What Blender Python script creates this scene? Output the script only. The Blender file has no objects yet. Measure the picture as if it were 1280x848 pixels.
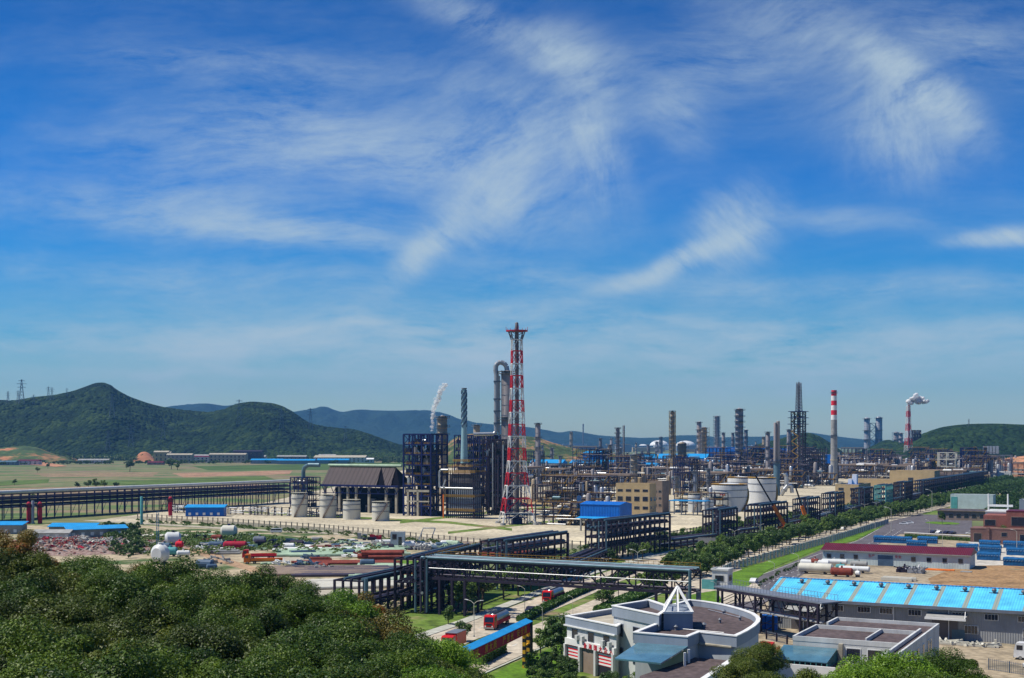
import bpy, math, random
import numpy as np
from mathutils import Vector, Matrix, noise as mnoise

# ---------------------------------------------------------------- camera, sky, sun, exposure
S = bpy.context.scene
COL = S.collection
F, CY, H = 1600.0, 552.0, 42.0          # focal length in pixels of the 1280 wide photo, horizon row, eye height
cam_d = bpy.data.cameras.new("camera"); cam = bpy.data.objects.new("camera", cam_d); COL.objects.link(cam)
cam.location = (0, 0, H); cam.rotation_euler = (math.radians(90), 0, 0)
cam_d.sensor_width = 36.0; cam_d.lens = 36.0 * F / 1280.0
cam_d.shift_y = (CY - 424.0) / 1280.0
cam_d.clip_start = 1.0; cam_d.clip_end = 60000
S.camera = cam

SUN_EL = math.radians(57)
sun_dir = Vector((-0.985, 0.0, 0)).normalized() * math.cos(SUN_EL) + Vector((0, 0, math.sin(SUN_EL)))
sun_d = bpy.data.lights.new("sun", 'SUN'); sun_d.energy = 5.0; sun_d.angle = math.radians(0.53); sun_d.color = (1.0, 0.94, 0.82)
sun = bpy.data.objects.new("sun", sun_d); COL.objects.link(sun)
sun.rotation_euler = sun_dir.to_track_quat('Z', 'Y').to_euler()

S.view_settings.view_transform = 'Standard'; S.view_settings.look = 'None'
S.view_settings.gamma = 1.0; S.view_settings.exposure = 0.25
S.cycles.max_bounces = 5; S.cycles.diffuse_bounces = 2; S.cycles.glossy_bounces = 2
S.cycles.transmission_bounces = 3; S.cycles.volume_bounces = 0; S.cycles.transparent_max_bounces = 16
S.cycles.caustics_reflective = False; S.cycles.caustics_refractive = False

def make_world():
    w = bpy.data.worlds.new("World"); S.world = w; w.use_nodes = True
    nt = w.node_tree; N = nt.nodes; L = nt.links
    for n in list(N): N.remove(n)
    out = N.new('ShaderNodeOutputWorld'); bg = N.new('ShaderNodeBackground'); bg.inputs[1].default_value = 0.085
    sky = N.new('ShaderNodeTexSky'); sky.sky_type = 'NISHITA'; sky.sun_disc = False
    sky.sun_elevation = SUN_EL; sky.sun_rotation = math.atan2(sun_dir.x, sun_dir.y)
    sky.altitude = 0; sky.air_density = 1.0; sky.dust_density = 0.4; sky.ozone_density = 5.0
    def M(op, a, b=None, c=None):
        n = N.new('ShaderNodeMath'); n.operation = op
        for i, v in enumerate((a, b, c)):
            if v is None: continue
            if isinstance(v, (int, float)): n.inputs[i].default_value = v
            else: L.new(v, n.inputs[i])
        return n.outputs[0]
    geo = N.new('ShaderNodeTexCoord'); sep = N.new('ShaderNodeSeparateXYZ'); L.new(geo.outputs['Generated'], sep.inputs[0])
    ay = M('MAXIMUM', M('ABSOLUTE', sep.outputs[1]), 0.05)
    s = M('DIVIDE', sep.outputs[0], ay); t = M('DIVIDE', sep.outputs[2], ay)     # slope left-right and slope up of the view ray
    cmb = N.new('ShaderNodeCombineXYZ'); L.new(s, cmb.inputs[0]); L.new(t, cmb.inputs[1])
    # slow warp so that veils bend
    wn = N.new('ShaderNodeTexNoise'); wn.inputs['Scale'].default_value = 4.5; wn.inputs['Detail'].default_value = 3; L.new(cmb.outputs[0], wn.inputs[0])
    wv = N.new('ShaderNodeVectorMath'); wv.operation = 'MULTIPLY_ADD'; L.new(wn.outputs['Color'], wv.inputs[0])
    wv.inputs[1].default_value = (0.09, 0.05, 0); wv.inputs[2].default_value = (-0.045, -0.025, 0)
    P = N.new('ShaderNodeVectorMath'); P.operation = 'ADD'; L.new(cmb.outputs[0], P.inputs[0]); L.new(wv.outputs[0], P.inputs[1])
    def streak(ang, sx, sy, det, off, rough=0.6):
        mp = N.new('ShaderNodeMapping'); mp.inputs['Rotation'].default_value = (0, 0, math.radians(ang))
        mp.inputs['Location'].default_value = (off, off * .7, 0)
        L.new(P.outputs[0], mp.inputs[0])
        sc = N.new('ShaderNodeVectorMath'); sc.operation = 'MULTIPLY'; L.new(mp.outputs[0], sc.inputs[0]); sc.inputs[1].default_value = (sx, sy, 1)
        n = N.new('ShaderNodeTexNoise'); n.inputs['Scale'].default_value = 1; n.inputs['Detail'].default_value = det; n.inputs['Roughness'].default_value = rough
        L.new(sc.outputs[0], n.inputs[0]); return n.outputs[0]
    def contrast(x, lo, hi): return M('MINIMUM', M('MAXIMUM', M('MULTIPLY', M('SUBTRACT', x, lo), 1 / (hi - lo)), 0), 1)
    def fibre(ang, sx, sy, off):
        return M('ADD', M('MULTIPLY', contrast(streak(ang, sx, sy, 9, off, .62), .34, .70), .62), M('MULTIPLY', contrast(streak(ang + 7, sx * 4, sy * 2.6, 6, off + 4, .7), .36, .66), .38))
    fib = {0: fibre(-5, 5, 30, 3.1), 1: fibre(-33, 7, 26, 8.3), 2: fibre(26, 7, 30, 5.7), 3: fibre(78, 9, 26, 1.9)}
    soft = contrast(streak(-10, 7, 12, 7, 11.0, .6), .32, .68)
    # cirrus patches: photo px,py centre, half sizes, angle (deg, counter-clockwise), strength, which fibre
    blobs = [(330, 195, 190, 38, -3, .50, 0), (470, 190, 150, 40, -14, .62, 0), (590, 228, 100, 42, -20, .75, 1), (655, 160, 105, 58, -15, .75, 1), (748, 195, 30, 62, 14, .75, 3),
             (230, 262, 230, 26, -5, .50, 0), (350, 292, 150, 12, -7, 1.0, 0), (525, 312, 50, 14, 48, 1.7, 2), (590, 270, 60, 30, 30, .55, 2),
             (600, 20, 130, 22, -25, .65, 1), (722, 62, 46, 30, -35, .85, 1), (330, 88, 150, 18, -2, .40, 0),
             (930, 75, 130, 42, 10, .42, 0), (1010, 45, 120, 34, -22, .45, 1), (1130, 108, 80, 22, -34, 1.3, 1), (1118, 165, 48, 52, 10, .90, 3), (1090, 135, 90, 48, -20, .40, 1),
             (855, 148, 26, 38, 28, .60, 2), (1210, 50, 110, 34, -6, .50, 0), (1185, 140, 42, 26, -35, .45, 1),
             (925, 285, 50, 30, 24, 1.2, 2), (845, 324, 76, 8, 21, 2.2, 2), (1262, 296, 62, 9, 8, 1.6, 2), (1060, 278, 70, 12, -6, .30, 0),
             (250, 345, 330, 20, -2, .34, 0), (1000, 358, 330, 14, -2, .65, 0), (640, 428, 560, 30, -1, .80, 0), (900, 405, 420, 18, -2, .60, 0), (330, 425, 300, 16, 1, .80, 0), (760, 470, 500, 22, 0, .55, 0), (430, 408, 90, 6, 2, .9, 0), (560, 440, 160, 7, 0, .7, 0),
             (180, 466, 150, 7, 1, .55, 0), (230, 497, 34, 12, 0, .75, 2), (620, 378, 220, 10, -3, .30, 0), (1060, 440, 380, 18, 0, .40, 0)]
    total = None
    for (px, py, hx, hy, ang, k, fi) in blobs:
        d = N.new('ShaderNodeVectorMath'); d.operation = 'SUBTRACT'; L.new(P.outputs[0], d.inputs[0])
        d.inputs[1].default_value = ((px - 640) / F, (CY - py) / F, 0)
        a = math.radians(ang); ca, sa = math.cos(a), math.sin(a)
        d1 = N.new('ShaderNodeVectorMath'); d1.operation = 'DOT_PRODUCT'; L.new(d.outputs[0], d1.inputs[0]); d1.inputs[1].default_value = (ca * F / hx, sa * F / hx, 0)
        d2 = N.new('ShaderNodeVectorMath'); d2.operation = 'DOT_PRODUCT'; L.new(d.outputs[0], d2.inputs[0]); d2.inputs[1].default_value = (-sa * F / hy, ca * F / hy, 0)
        q = M('ADD', M('POWER', d1.outputs['Value'], 2), M('POWER', d2.outputs['Value'], 2))
        g = M('EXPONENT', M('MULTIPLY', q, -0.75))
        term = M('MULTIPLY', M('MULTIPLY', g, k), fib[fi])
        total = term if total is None else M('ADD', total, term)
    dens = M('MULTIPLY', total, M('ADD', M('MULTIPLY', soft, 0.75), 0.42))
    base = M('MULTIPLY', fib[0], 0.10)
    dens = M('ADD', M('MULTIPLY', dens, 0.98), M('MULTIPLY', base, soft))
    dens = M('SUBTRACT', 1.0, M('EXPONENT', M('MULTIPLY', dens, -1.9)))
    # sky colour: Nishita, tinted the way the polarised sky looks
    tint = N.new('ShaderNodeValToRGB'); el = tint.color_ramp.elements; L.new(M('MULTIPLY', M('MAXIMUM', t, 0.0), 3.0), tint.inputs[0])
    TT = [(0.0, .95, 1.12, 1.02), (.04, .93, 1.10, 1.02), (.10, .82, 1.02, 1.0), (.18, .56, .90, 1.0), (.285, .25, .77, 1.07), (.45, .10, .66, 1.15), (.62, .09, .59, 1.16), (.81, .07, .53, 1.05), (1.0, .045, .44, .93)]
    el[0].position = 0; el[0].color = (TT[0][1] / 2, TT[0][2] / 2, TT[0][3] / 2, 1); el[1].position = 1; el[1].color = (TT[-1][1] / 2, TT[-1][2] / 2, TT[-1][3] / 2, 1)
    for q in TT[1:-1]: e_ = el.new(q[0]); e_.color = (q[1] / 2, q[2] / 2, q[3] / 2, 1)
    m0 = N.new('ShaderNodeVectorMath'); m0.operation = 'MULTIPLY'; L.new(sky.outputs[0], m0.inputs[0]); L.new(tint.outputs[0], m0.inputs[1])
    veil = N.new('ShaderNodeVectorMath'); veil.operation = 'SCALE'; veil.inputs['Scale'].default_value = 2.0; L.new(m0.outputs[0], veil.inputs[0])
    mix = N.new('ShaderNodeMix'); mix.data_type = 'RGBA'; L.new(dens, mix.inputs[0]); L.new(veil.outputs[0], mix.inputs[6])
    mix.inputs[7].default_value = (4.9, 6.1, 6.8, 1)
    L.new(mix.outputs[2], bg.inputs[0]); L.new(bg.outputs[0], out.inputs[0])
make_world()

# ---------------------------------------------------------------- helpers
U = Vector((0.465, 0.885, 0)); V = Vector((0.885, -0.465, 0))     # along the main road, and across it
GRID = math.atan2(V.y, V.x)
def G(px, py, z=0.0):
    Y = F * (H - z) / (py - CY)
    return Vector(((px - 640) / F * Y, Y, z))
def A(px, py, Y):
    return Vector(((px - 640) / F * Y, Y, H - (py - CY) / F * Y))

def setp(o, label=None, cat=None, group=None, kind=None):
    if label: o['label'] = label
    if cat: o['category'] = cat
    if group: o['group'] = group
    if kind: o['kind'] = kind
    return o
def thing(name, label, cat, loc, rz=GRID, group=None):
    o = bpy.data.objects.new(name, None); COL.objects.link(o)
    o.location = loc; o.rotation_euler = (0, 0, rz); o.empty_display_size = 1
    return setp(o, label, cat, group, 'thing')

class MB:
    def __init__(s): s.v = []; s.f = []
    def add(s, vs, fs):
        b = len(s.v); s.v.extend([tuple(p) for p in vs]); s.f.extend([tuple(b + i for i in f) for f in fs]); return s
    def box(s, x0, x1, y0, y1, z0, z1):
        return s.add([(x0, y0, z0), (x1, y0, z0), (x1, y1, z0), (x0, y1, z0), (x0, y0, z1), (x1, y0, z1), (x1, y1, z1), (x0, y1, z1)],
                     [(0, 3, 2, 1), (4, 5, 6, 7), (0, 1, 5, 4), (1, 2, 6, 5), (2, 3, 7, 6), (3, 0, 4, 7)])
    def beam(s, p, q, w, h=None):
        p = Vector(p); q = Vector(q); h = h or w; d = (q - p)
        if d.length < 1e-6: return s
        d.normalize(); up = Vector((0, 0, 1)) if abs(d.z) < .95 else Vector((1, 0, 0))
        a = d.cross(up).normalized(); b = a.cross(d).normalized(); a *= w / 2; b *= h / 2
        return s.add([p - a - b, p + a - b, p + a + b, p - a + b, q - a - b, q + a - b, q + a + b, q - a + b],
                     [(0, 3, 2, 1), (4, 5, 6, 7), (0, 1, 5, 4), (1, 2, 6, 5), (2, 3, 7, 6), (3, 0, 4, 7)])
    def tube(s, p, q, r, n=8, r2=None):
        p = Vector(p); q = Vector(q); r2 = r if r2 is None else r2; d = (q - p).normalized()
        up = Vector((0, 0, 1)) if abs(d.z) < .95 else Vector((1, 0, 0))
        a = d.cross(up).normalized(); b = a.cross(d).normalized(); vs = []
        for c, rr in ((p, r), (q, r2)):
            for i in range(n):
                t = 2 * math.pi * i / n; vs.append(c + a * math.cos(t) * rr + b * math.sin(t) * rr)
        fs = [(i, (i + 1) % n, n + (i + 1) % n, n + i) for i in range(n)]
        fs += [tuple(range(n))[::-1], tuple(range(n, 2 * n))]
        return s.add(vs, fs)
    def path(s, pts, r, n=8):
        for i in range(len(pts) - 1): s.tube(pts[i], pts[i + 1], r, n)
        return s
    def lathe(s, prof, n=24, c=(0, 0, 0), axis='z'):
        vs = []; fs = []; m = len(prof)
        for (r, z) in prof:
            for i in range(n):
                t = 2 * math.pi * i / n; x, y = r * math.cos(t), r * math.sin(t)
                vs.append((c[0] + x, c[1] + y, c[2] + z) if axis == 'z' else ((c[0] + z, c[1] + x, c[2] + y) if axis == 'x' else (c[0] + y, c[1] + z, c[2] + x)))
        for k in range(m - 1):
            for i in range(n):
                j = (i + 1) % n; fs.append((k * n + i, k * n + j, (k + 1) * n + j, (k + 1) * n + i))
        if prof[0][0] > .001: fs.append(tuple(range(n))[::-1])
        if prof[-1][0] > .001: fs.append(tuple(range((m - 1) * n, m * n)))
        return s.add(vs, fs)
    def prism(s, poly, z0, z1):
        n = len(poly)
        vs = [(p[0], p[1], z0) for p in poly] + [(p[0], p[1], z1) for p in poly]
        ar = sum(poly[i][0] * poly[(i + 1) % n][1] - poly[(i + 1) % n][0] * poly[i][1] for i in range(n))
        fs = [tuple(range(n, 2 * n)), tuple(range(n))[::-1]] + [(i, (i + 1) % n, n + (i + 1) % n, n + i) for i in range(n)]
        if ar < 0: fs = [f[::-1] for f in fs]
        return s.add(vs, fs)
    def vessel(s, p, q, r, n=12):                      # horizontal or vertical drum with dished ends
        p = Vector(p); q = Vector(q); d = (q - p).normalized()
        s.tube(p, q, r, n)
        s.tube(q, q + d * r * .35, r, n, r * .62); s.tube(p - d * r * .35, p, r * .62, n, r)
        return s
    def build(s, name, m, parent=None, smooth=False, loc=None):
        me = bpy.data.meshes.new(name); me.from_pydata(s.v, [], s.f); me.materials.append(m)
        if smooth:
            me.shade_smooth(); me.set_sharp_from_angle(angle=math.radians(38))
        o = bpy.data.objects.new(name, me); COL.objects.link(o)
        if parent: o.parent = parent
        if loc: o.location = loc
        return o
def copy_tree(o, parent=None):
    c = o.copy(); COL.objects.link(c)
    if parent: c.parent = parent
    for ch in list(o.children): copy_tree(ch, c)
    return c
def again(o, loc, rz=None, label=None, group=None, sc=None):
    c = copy_tree(o); c.location = loc
    if rz is not None: c.rotation_euler = (0, 0, rz)
    if label: c['label'] = label
    if group: c['group'] = group
    if sc is not None: c.scale = (sc, sc, sc) if isinstance(sc, (int, float)) else sc
    return c
def dupe_part(o, loc, parent):
    c = o.copy(); COL.objects.link(c); c.parent = parent; c.location = loc; return c

# ---------------------------------------------------------------- materials
def mat(name, col, rough=.6, metal=0, var=.18, scale=.35, streak=False, bump=0, spec=.22, col2=None, thr=.55, fine=None):
    m = bpy.data.materials.new(name); m.use_nodes = True; nt = m.node_tree; N = nt.nodes; L = nt.links
    b = N['Principled BSDF']; b.inputs['Roughness'].default_value = rough; b.inputs['Metallic'].default_value = metal
    b.inputs['Specular IOR Level'].default_value = spec
    tc = N.new('ShaderNodeTexCoord'); mp = N.new('ShaderNodeMapping'); L.new(tc.outputs['Object'], mp.inputs[0])
    mp.inputs['Scale'].default_value = (scale, scale, scale * (.12 if streak else 1))
    n = N.new('ShaderNodeTexNoise'); n.inputs['Scale'].default_value = 1; n.inputs['Detail'].default_value = 6; n.inputs['Roughness'].default_value = .65
    L.new(mp.outputs[0], n.inputs[0])
    r = N.new('ShaderNodeValToRGB'); e = r.color_ramp.elements
    lo = tuple(c * (1 - var * 1.6) for c in col); hi = tuple(min(1, c * (1 + var)) for c in col)
    e[0].position = .3; e[0].color = (*lo, 1); e[1].position = .7; e[1].color = (*hi, 1)
    if col2:
        x = e.new(thr); x.color = (*hi, 1); e[-1].position = min(1, thr + .12); e[-1].color = (*col2, 1)
    L.new(n.outputs[0], r.inputs[0]); src = r.outputs[0]
    if fine:
        n2 = N.new('ShaderNodeTexNoise'); n2.inputs['Scale'].default_value = fine; n2.inputs['Detail'].default_value = 4; L.new(tc.outputs['Object'], n2.inputs[0])
        mr = N.new('ShaderNodeMapRange'); mr.inputs[1].default_value = .3; mr.inputs[2].default_value = .7; mr.inputs[3].default_value = .65; mr.inputs[4].default_value = 1.3
        L.new(n2.outputs[0], mr.inputs[0]); mx = N.new('ShaderNodeMix'); mx.data_type = 'RGBA'; mx.blend_type = 'MULTIPLY'; mx.inputs[0].default_value = 1
        L.new(src, mx.inputs[6]); L.new(mr.outputs[0], mx.inputs[7]); src = mx.outputs[2]
    L.new(src, b.inputs['Base Color'])
    if bump:
        bp = N.new('ShaderNodeBump'); bp.inputs['Strength'].default_value = bump; bp.inputs['Distance'].default_value = .3; L.new(n.outputs[0], bp.inputs['Height']); L.new(bp.outputs[0], b.inputs['Normal'])
    return m
def ribbed(name, col, axis, period, rough=.45, depth=.5, var=.12, col2=None, band=None, bandw=.1):
    """corrugated sheet: ribs across `axis` (object space); optional strips of another colour every `band` metres"""
    m = mat(name, col, rough, 0, var, .25); nt = m.node_tree; N = nt.nodes; L = nt.links; b = N['Principled BSDF']
    tc = N.new('ShaderNodeTexCoord'); sp = N.new('ShaderNodeSeparateXYZ'); L.new(tc.outputs['Object'], sp.inputs[0])
    w = N.new('ShaderNodeMath'); w.operation = 'MULTIPLY'; w.inputs[1].default_value = 2 * math.pi / period; L.new(sp.outputs[axis], w.inputs[0])
    sn = N.new('ShaderNodeMath'); sn.operation = 'SINE'; L.new(w.outputs[0], sn.inputs[0])
    bp = N.new('ShaderNodeBump'); bp.inputs['Strength'].default_value = depth; bp.inputs['Distance'].default_value = period * .3
    L.new(sn.outputs[0], bp.inputs['Height']); L.new(bp.outputs[0], b.inputs['Normal'])
    if band:
        fr = N.new('ShaderNodeMath'); fr.operation = 'WRAP'; L.new(sp.outputs[axis], fr.inputs[0]); fr.inputs[1].default_value = band; fr.inputs[2].default_value = 0
        lt = N.new('ShaderNodeMath'); lt.operation = 'LESS_THAN'; L.new(fr.outputs[0], lt.inputs[0]); lt.inputs[1].default_value = bandw
        src = b.inputs['Base Color'].links[0].from_socket; mx = N.new('ShaderNodeMix'); mx.data_type = 'RGBA'
        L.new(lt.outputs[0], mx.inputs[0]); L.new(src, mx.inputs[6]); mx.inputs[7].default_value = (*col2, 1); L.new(mx.outputs[2], b.inputs['Base Color'])
    return m
def leafmat(name, cols, rough=.4, spec=.5, trans=.25):
    m = bpy.data.materials.new(name); m.use_nodes = True; nt = m.node_tree; N = nt.nodes; L = nt.links; b = N['Principled BSDF']
    b.inputs['Roughness'].default_value = rough; b.inputs['Specular IOR Level'].default_value = spec
    g = N.new('ShaderNodeNewGeometry'); oi = N.new('ShaderNodeObjectInfo'); tc = N.new('ShaderNodeTexCoord')
    n = N.new('ShaderNodeTexNoise'); n.inputs['Scale'].default_value = .45; n.inputs['Detail'].default_value = 2; L.new(tc.outputs['Object'], n.inputs[0])
    ad = N.new('ShaderNodeMath'); ad.operation = 'MULTIPLY_ADD'; L.new(g.outputs['Random Per Island'], ad.inputs[0]); ad.inputs[1].default_value = .42
    sb = N.new('ShaderNodeMath'); sb.operation = 'MULTIPLY_ADD'; L.new(oi.outputs['Random'], sb.inputs[0]); sb.inputs[1].default_value = .45; 
    s2 = N.new('ShaderNodeMath'); s2.operation = 'MULTIPLY_ADD'; L.new(n.outputs[0], s2.inputs[0]); s2.inputs[1].default_value = .9; s2.inputs[2].default_value = -.40
    L.new(s2.outputs[0], sb.inputs[2]); L.new(sb.outputs[0], ad.inputs[2])
    r = N.new('ShaderNodeValToRGB'); e = r.color_ramp.elements
    e[0].position = 0; e[0].color = (*cols[0], 1); e[1].position = 1; e[1].color = (*cols[-1], 1)
    for i, c in enumerate(cols[1:-1]): x = e.new((i + 1) / (len(cols) - 1)); x.color = (*c, 1)
    L.new(ad.outputs[0], r.inputs[0]); L.new(r.outputs[0], b.inputs['Base Color'])
    tr = N.new('ShaderNodeBsdfTranslucent'); L.new(r.outputs[0], tr.inputs[0]); mx = N.new('ShaderNodeMixShader'); mx.inputs[0].default_value = trans
    L.new(b.outputs[0], mx.inputs[1]); L.new(tr.outputs[0], mx.inputs[2]); L.new(mx.outputs[0], N['Material Output'].inputs[0])
    return m

M_ = dict(
 navy=mat('navy_steel', (.008, .014, .085), .5), purple=mat('dark_steel', (.026, .020, .038), .6), grey_steel=mat('grey_steel', (.16, .18, .22), .5),
 silver=mat('aluminium_cladding', (.46, .47, .48), .38, .55, .15, .5), pipe_blue=mat('blue_grey_pipe', (.10, .17, .21), .42, .2), pipe_dark=mat('dark_pipe', (.07, .06, .09), .5, .2),
 conc=mat('beige_concrete', (.40, .36, .28), .85, 0, .2, .3, bump=.1), conc_grey=mat('grey_concrete', (.30, .30, .29), .85, 0, .2, .3),
 paving=mat('pale_paving', (.48, .42, .30), .9, 0, .22, .035, fine=.5), road=mat('concrete_road', (.46, .40, .31), .9, 0, .14, .06, fine=.6), asphalt=mat('asphalt', (.115, .105, .115), .88, 0, .18, .08, fine=.7),
 kerb=mat('kerb_stone', (.42, .42, .36), .85), line=mat('road_paint', (.72, .72, .70), .7), line_y=mat('yellow_road_paint', (.62, .42, .08), .7),
 grass=mat('mown_grass', (.095, .19, .012), .95, 0, .3, .12, fine=1.2), rough_grass=mat('rough_grass', (.085, .135, .02), .95, 0, .4, .05, col2=(.21, .16, .09), thr=.52, fine=.4),
 dry=mat('dry_ground', (.21, .15, .085), .95, 0, .3, .04, col2=(.10, .12, .04), thr=.56, fine=.3), soil=mat('bare_soil', (.34, .20, .12), .95, 0, .3, .03, fine=.2),
 redsoil=mat('red_soil', (.40, .19, .10), .95, 0, .25, .02, col2=(.07, .09, .03), thr=.58, fine=.1), yard=mat('yard_ground', (.33, .27, .18), .95, 0, .3, .035, col2=(.06, .10, .025), thr=.46, fine=.5),
 tank=mat('tank_paint', (.56, .54, .46), .5, 0, .12, .25, True), tank_w=mat('white_tank_paint', (.60, .61, .60), .45, 0, .1, .2, True), white=mat('white_paint', (.74, .74, .72), .5, 0, .08), red=mat('red_paint', (.68, .018, .035), .5, 0, .12),
 rust=mat('rust_pipe', (.22, .045, .03), .75, 0, .25, .6), col=mat('column_cladding', (.29, .26, .255), .5, .1, .2, .4, True), col_tan=mat('tan_column', (.34, .27, .18), .55, .15, .2, .4, True), col_pale=mat('pale_column', (.33, .34, .36), .45, .35, .15, .4, True), col_dark=mat('dark_column', (.135, .125, .13), .5, .2, .2, .4, True),
 yellow=mat('yellow_handrail', (.36, .21, .03), .6), roof_blue=ribbed('blue_sheet', (.008, .13, .50), 0, .8), roof_sky=ribbed('sky_blue_sheet', (.02, .30, .66), 0, .8),
 roof_cyan=ribbed('cyan_roof_sheet', (.095, .50, .78), 0, .55, .5, .22, .2, (.25, .29, .25), 5.95, 1.0), roof_red=ribbed('maroon_roof_sheet', (.115, .013, .024), 0, .6), shed_wall=ribbed('pale_wall_sheet', (.50, .58, .58), 0, .5, .5, .2), grey_wall=ribbed('grey_wall_sheet', (.27, .28, .29), 0, .5, .5, .3),
 tan=mat('tan_render', (.44, .33, .18), .8, 0, .12, .2), brown=mat('brown_render', (.25, .19, .15), .8), brick=mat('brick_wall', (.25, .095, .075), .85, 0, .15, .3, fine=3), brick2=mat('brown_brick_wall', (.19, .105, .09), .85, 0, .15, .3, fine=3), plaster_grey=mat('pale_grey_plaster', (.42, .45, .48), .75, 0, .1, .3, True), plaster=mat('white_plaster', (.56, .57, .56), .75, 0, .16, .3, True), plaster_blue=mat('blue_grey_plaster', (.25, .29, .35), .75, 0, .1, .3, True),
 window=mat('dark_window_glass', (.015, .018, .03), .12, 0, .2, .5, spec=.8), glass_blue=mat('blue_glass', (.07, .17, .23), .15, 0, .2, .3, spec=.8), flat_roof=mat('dark_flat_roof', (.10, .075, .075), .9, 0, .2, .15, fine=1.0),
 dark=mat('dark_panel', (.02, .02, .028), .6), tyre=mat('tyre_rubber', (.015, .015, .015), .9), trunk=mat('bark', (.11, .08, .055), .9), orange=mat('orange_paint', (.85, .20, .02), .45), teal=mat('teal_paint', (.10, .33, .33), .5),
 tarp=mat('blue_tarpaulin', (.012, .10, .26), .5, 0, .3, .9, bump=.5), tarp_rim=mat('pale_tarpaulin_edge', (.35, .45, .52), .6), car_white=mat('white_car_paint', (.70, .70, .70), .25), car_dark=mat('dark_car_paint', (.03, .03, .06), .2, .2), car_red=mat('red_truck_paint', (.55, .015, .015), .3), chrome=mat('tanker_steel', (.36, .38, .40), .3, .7),
 maroon=mat('maroon_banner', (.38, .010, .035), .7), gold=mat('gold_lettering', (.75, .40, .03), .6), green_pipe=mat('pale_green_steel', (.36, .48, .34), .6), blueparts=mat('dull_blue_parts', (.07, .12, .19), .6), rail_grey=mat('pale_rail', (.34, .32, .24), .6), matte_black=mat('matte_black', (.008, .007, .010), 1, spec=.02), shed_dark=ribbed('dark_panels', (.060, .042, .042), 0, 3.0, .5, .4),
 hedge=leafmat('hedge_leaves', [(.03, .07, .008), (.06, .14, .012), (.11, .20, .02)], .5),
)
# ---------------------------------------------------------------- ground
def sheet(name, pts, m, z, step=None):
    """flat polygon sheet; pts are photo-plane ground marks turned to world metres"""
    vs = [(p.x, p.y, z) for p in pts]; n = len(vs)
    ar = sum(vs[i][0] * vs[(i + 1) % n][1] - vs[(i + 1) % n][0] * vs[i][1] for i in range(n))
    f = tuple(range(n)); f = f if ar > 0 else f[::-1]
    me = bpy.data.meshes.new(name); me.from_pydata(vs, [], [f]); me.materials.append(m)
    o = bpy.data.objects.new(name, me); COL.objects.link(o); o['kind'] = 'structure'; return o
def slab(name, pts, m, z0, z1):
    o = MB().prism([(p.x, p.y) for p in pts], z0, z1).build(name, m); o['kind'] = 'structure'; return o
def gs(*pp): return [G(*p) for p in pp]
def ribbon(pix, w0, w1=None):
    """left and right edges of a strip along a pixel polyline, widths in metres"""
    P = [G(*p) for p in pix]; L = []; R = []
    for i, p in enumerate(P):
        d = (P[min(i + 1, len(P) - 1)] - P[max(i - 1, 0)]).normalized(); nrm = Vector((d.y, -d.x, 0))
        L.append(p - nrm * w0 / 2); R.append(p + nrm * w0 / 2)
    return L + R[::-1]
def strip(name, pix, w, m, z, z0=None):
    if z0 is None: z0 = -.5
    P = ribbon(pix, w); n = len(P) // 2; vs = []; fs = []
    for i in range(n):
        a, b = P[i], P[2 * n - 1 - i]; vs += [(a.x, a.y, z), (b.x, b.y, z), (a.x, a.y, z0), (b.x, b.y, z0)]
    for i in range(n - 1):
        k = 4 * i; fs += [(k, k + 1, k + 5, k + 4), (k + 2, k, k + 4, k + 6), (k + 1, k + 3, k + 7, k + 5)]
    fs += [(0, 2, 3, 1), (4 * n - 4, 4 * n - 3, 4 * n - 1, 4 * n - 2)]
    return MB().add(vs, fs).build(name, m)

M_['land'] = mat('far_land', (.10, .12, .05), .95, 0, .35, .004, col2=(.19, .17, .11), thr=.54, fine=.03)
g = MB()
xs = [-26000, -9000, -4000, -2000, -1000, 0, 1000, 2000, 4000, 9000, 26000]; ys = [-3000, -500, 0, 500, 1500, 3000, 6000, 12000, 26000]
g.add([(x, y, 0) for y in ys for x in xs], [(j * 11 + i, j * 11 + i + 1, (j + 1) * 11 + i + 1, (j + 1) * 11 + i) for j in range(8) for i in range(10)])
g.build('ground', M_['land'])['kind'] = 'structure'

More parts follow.
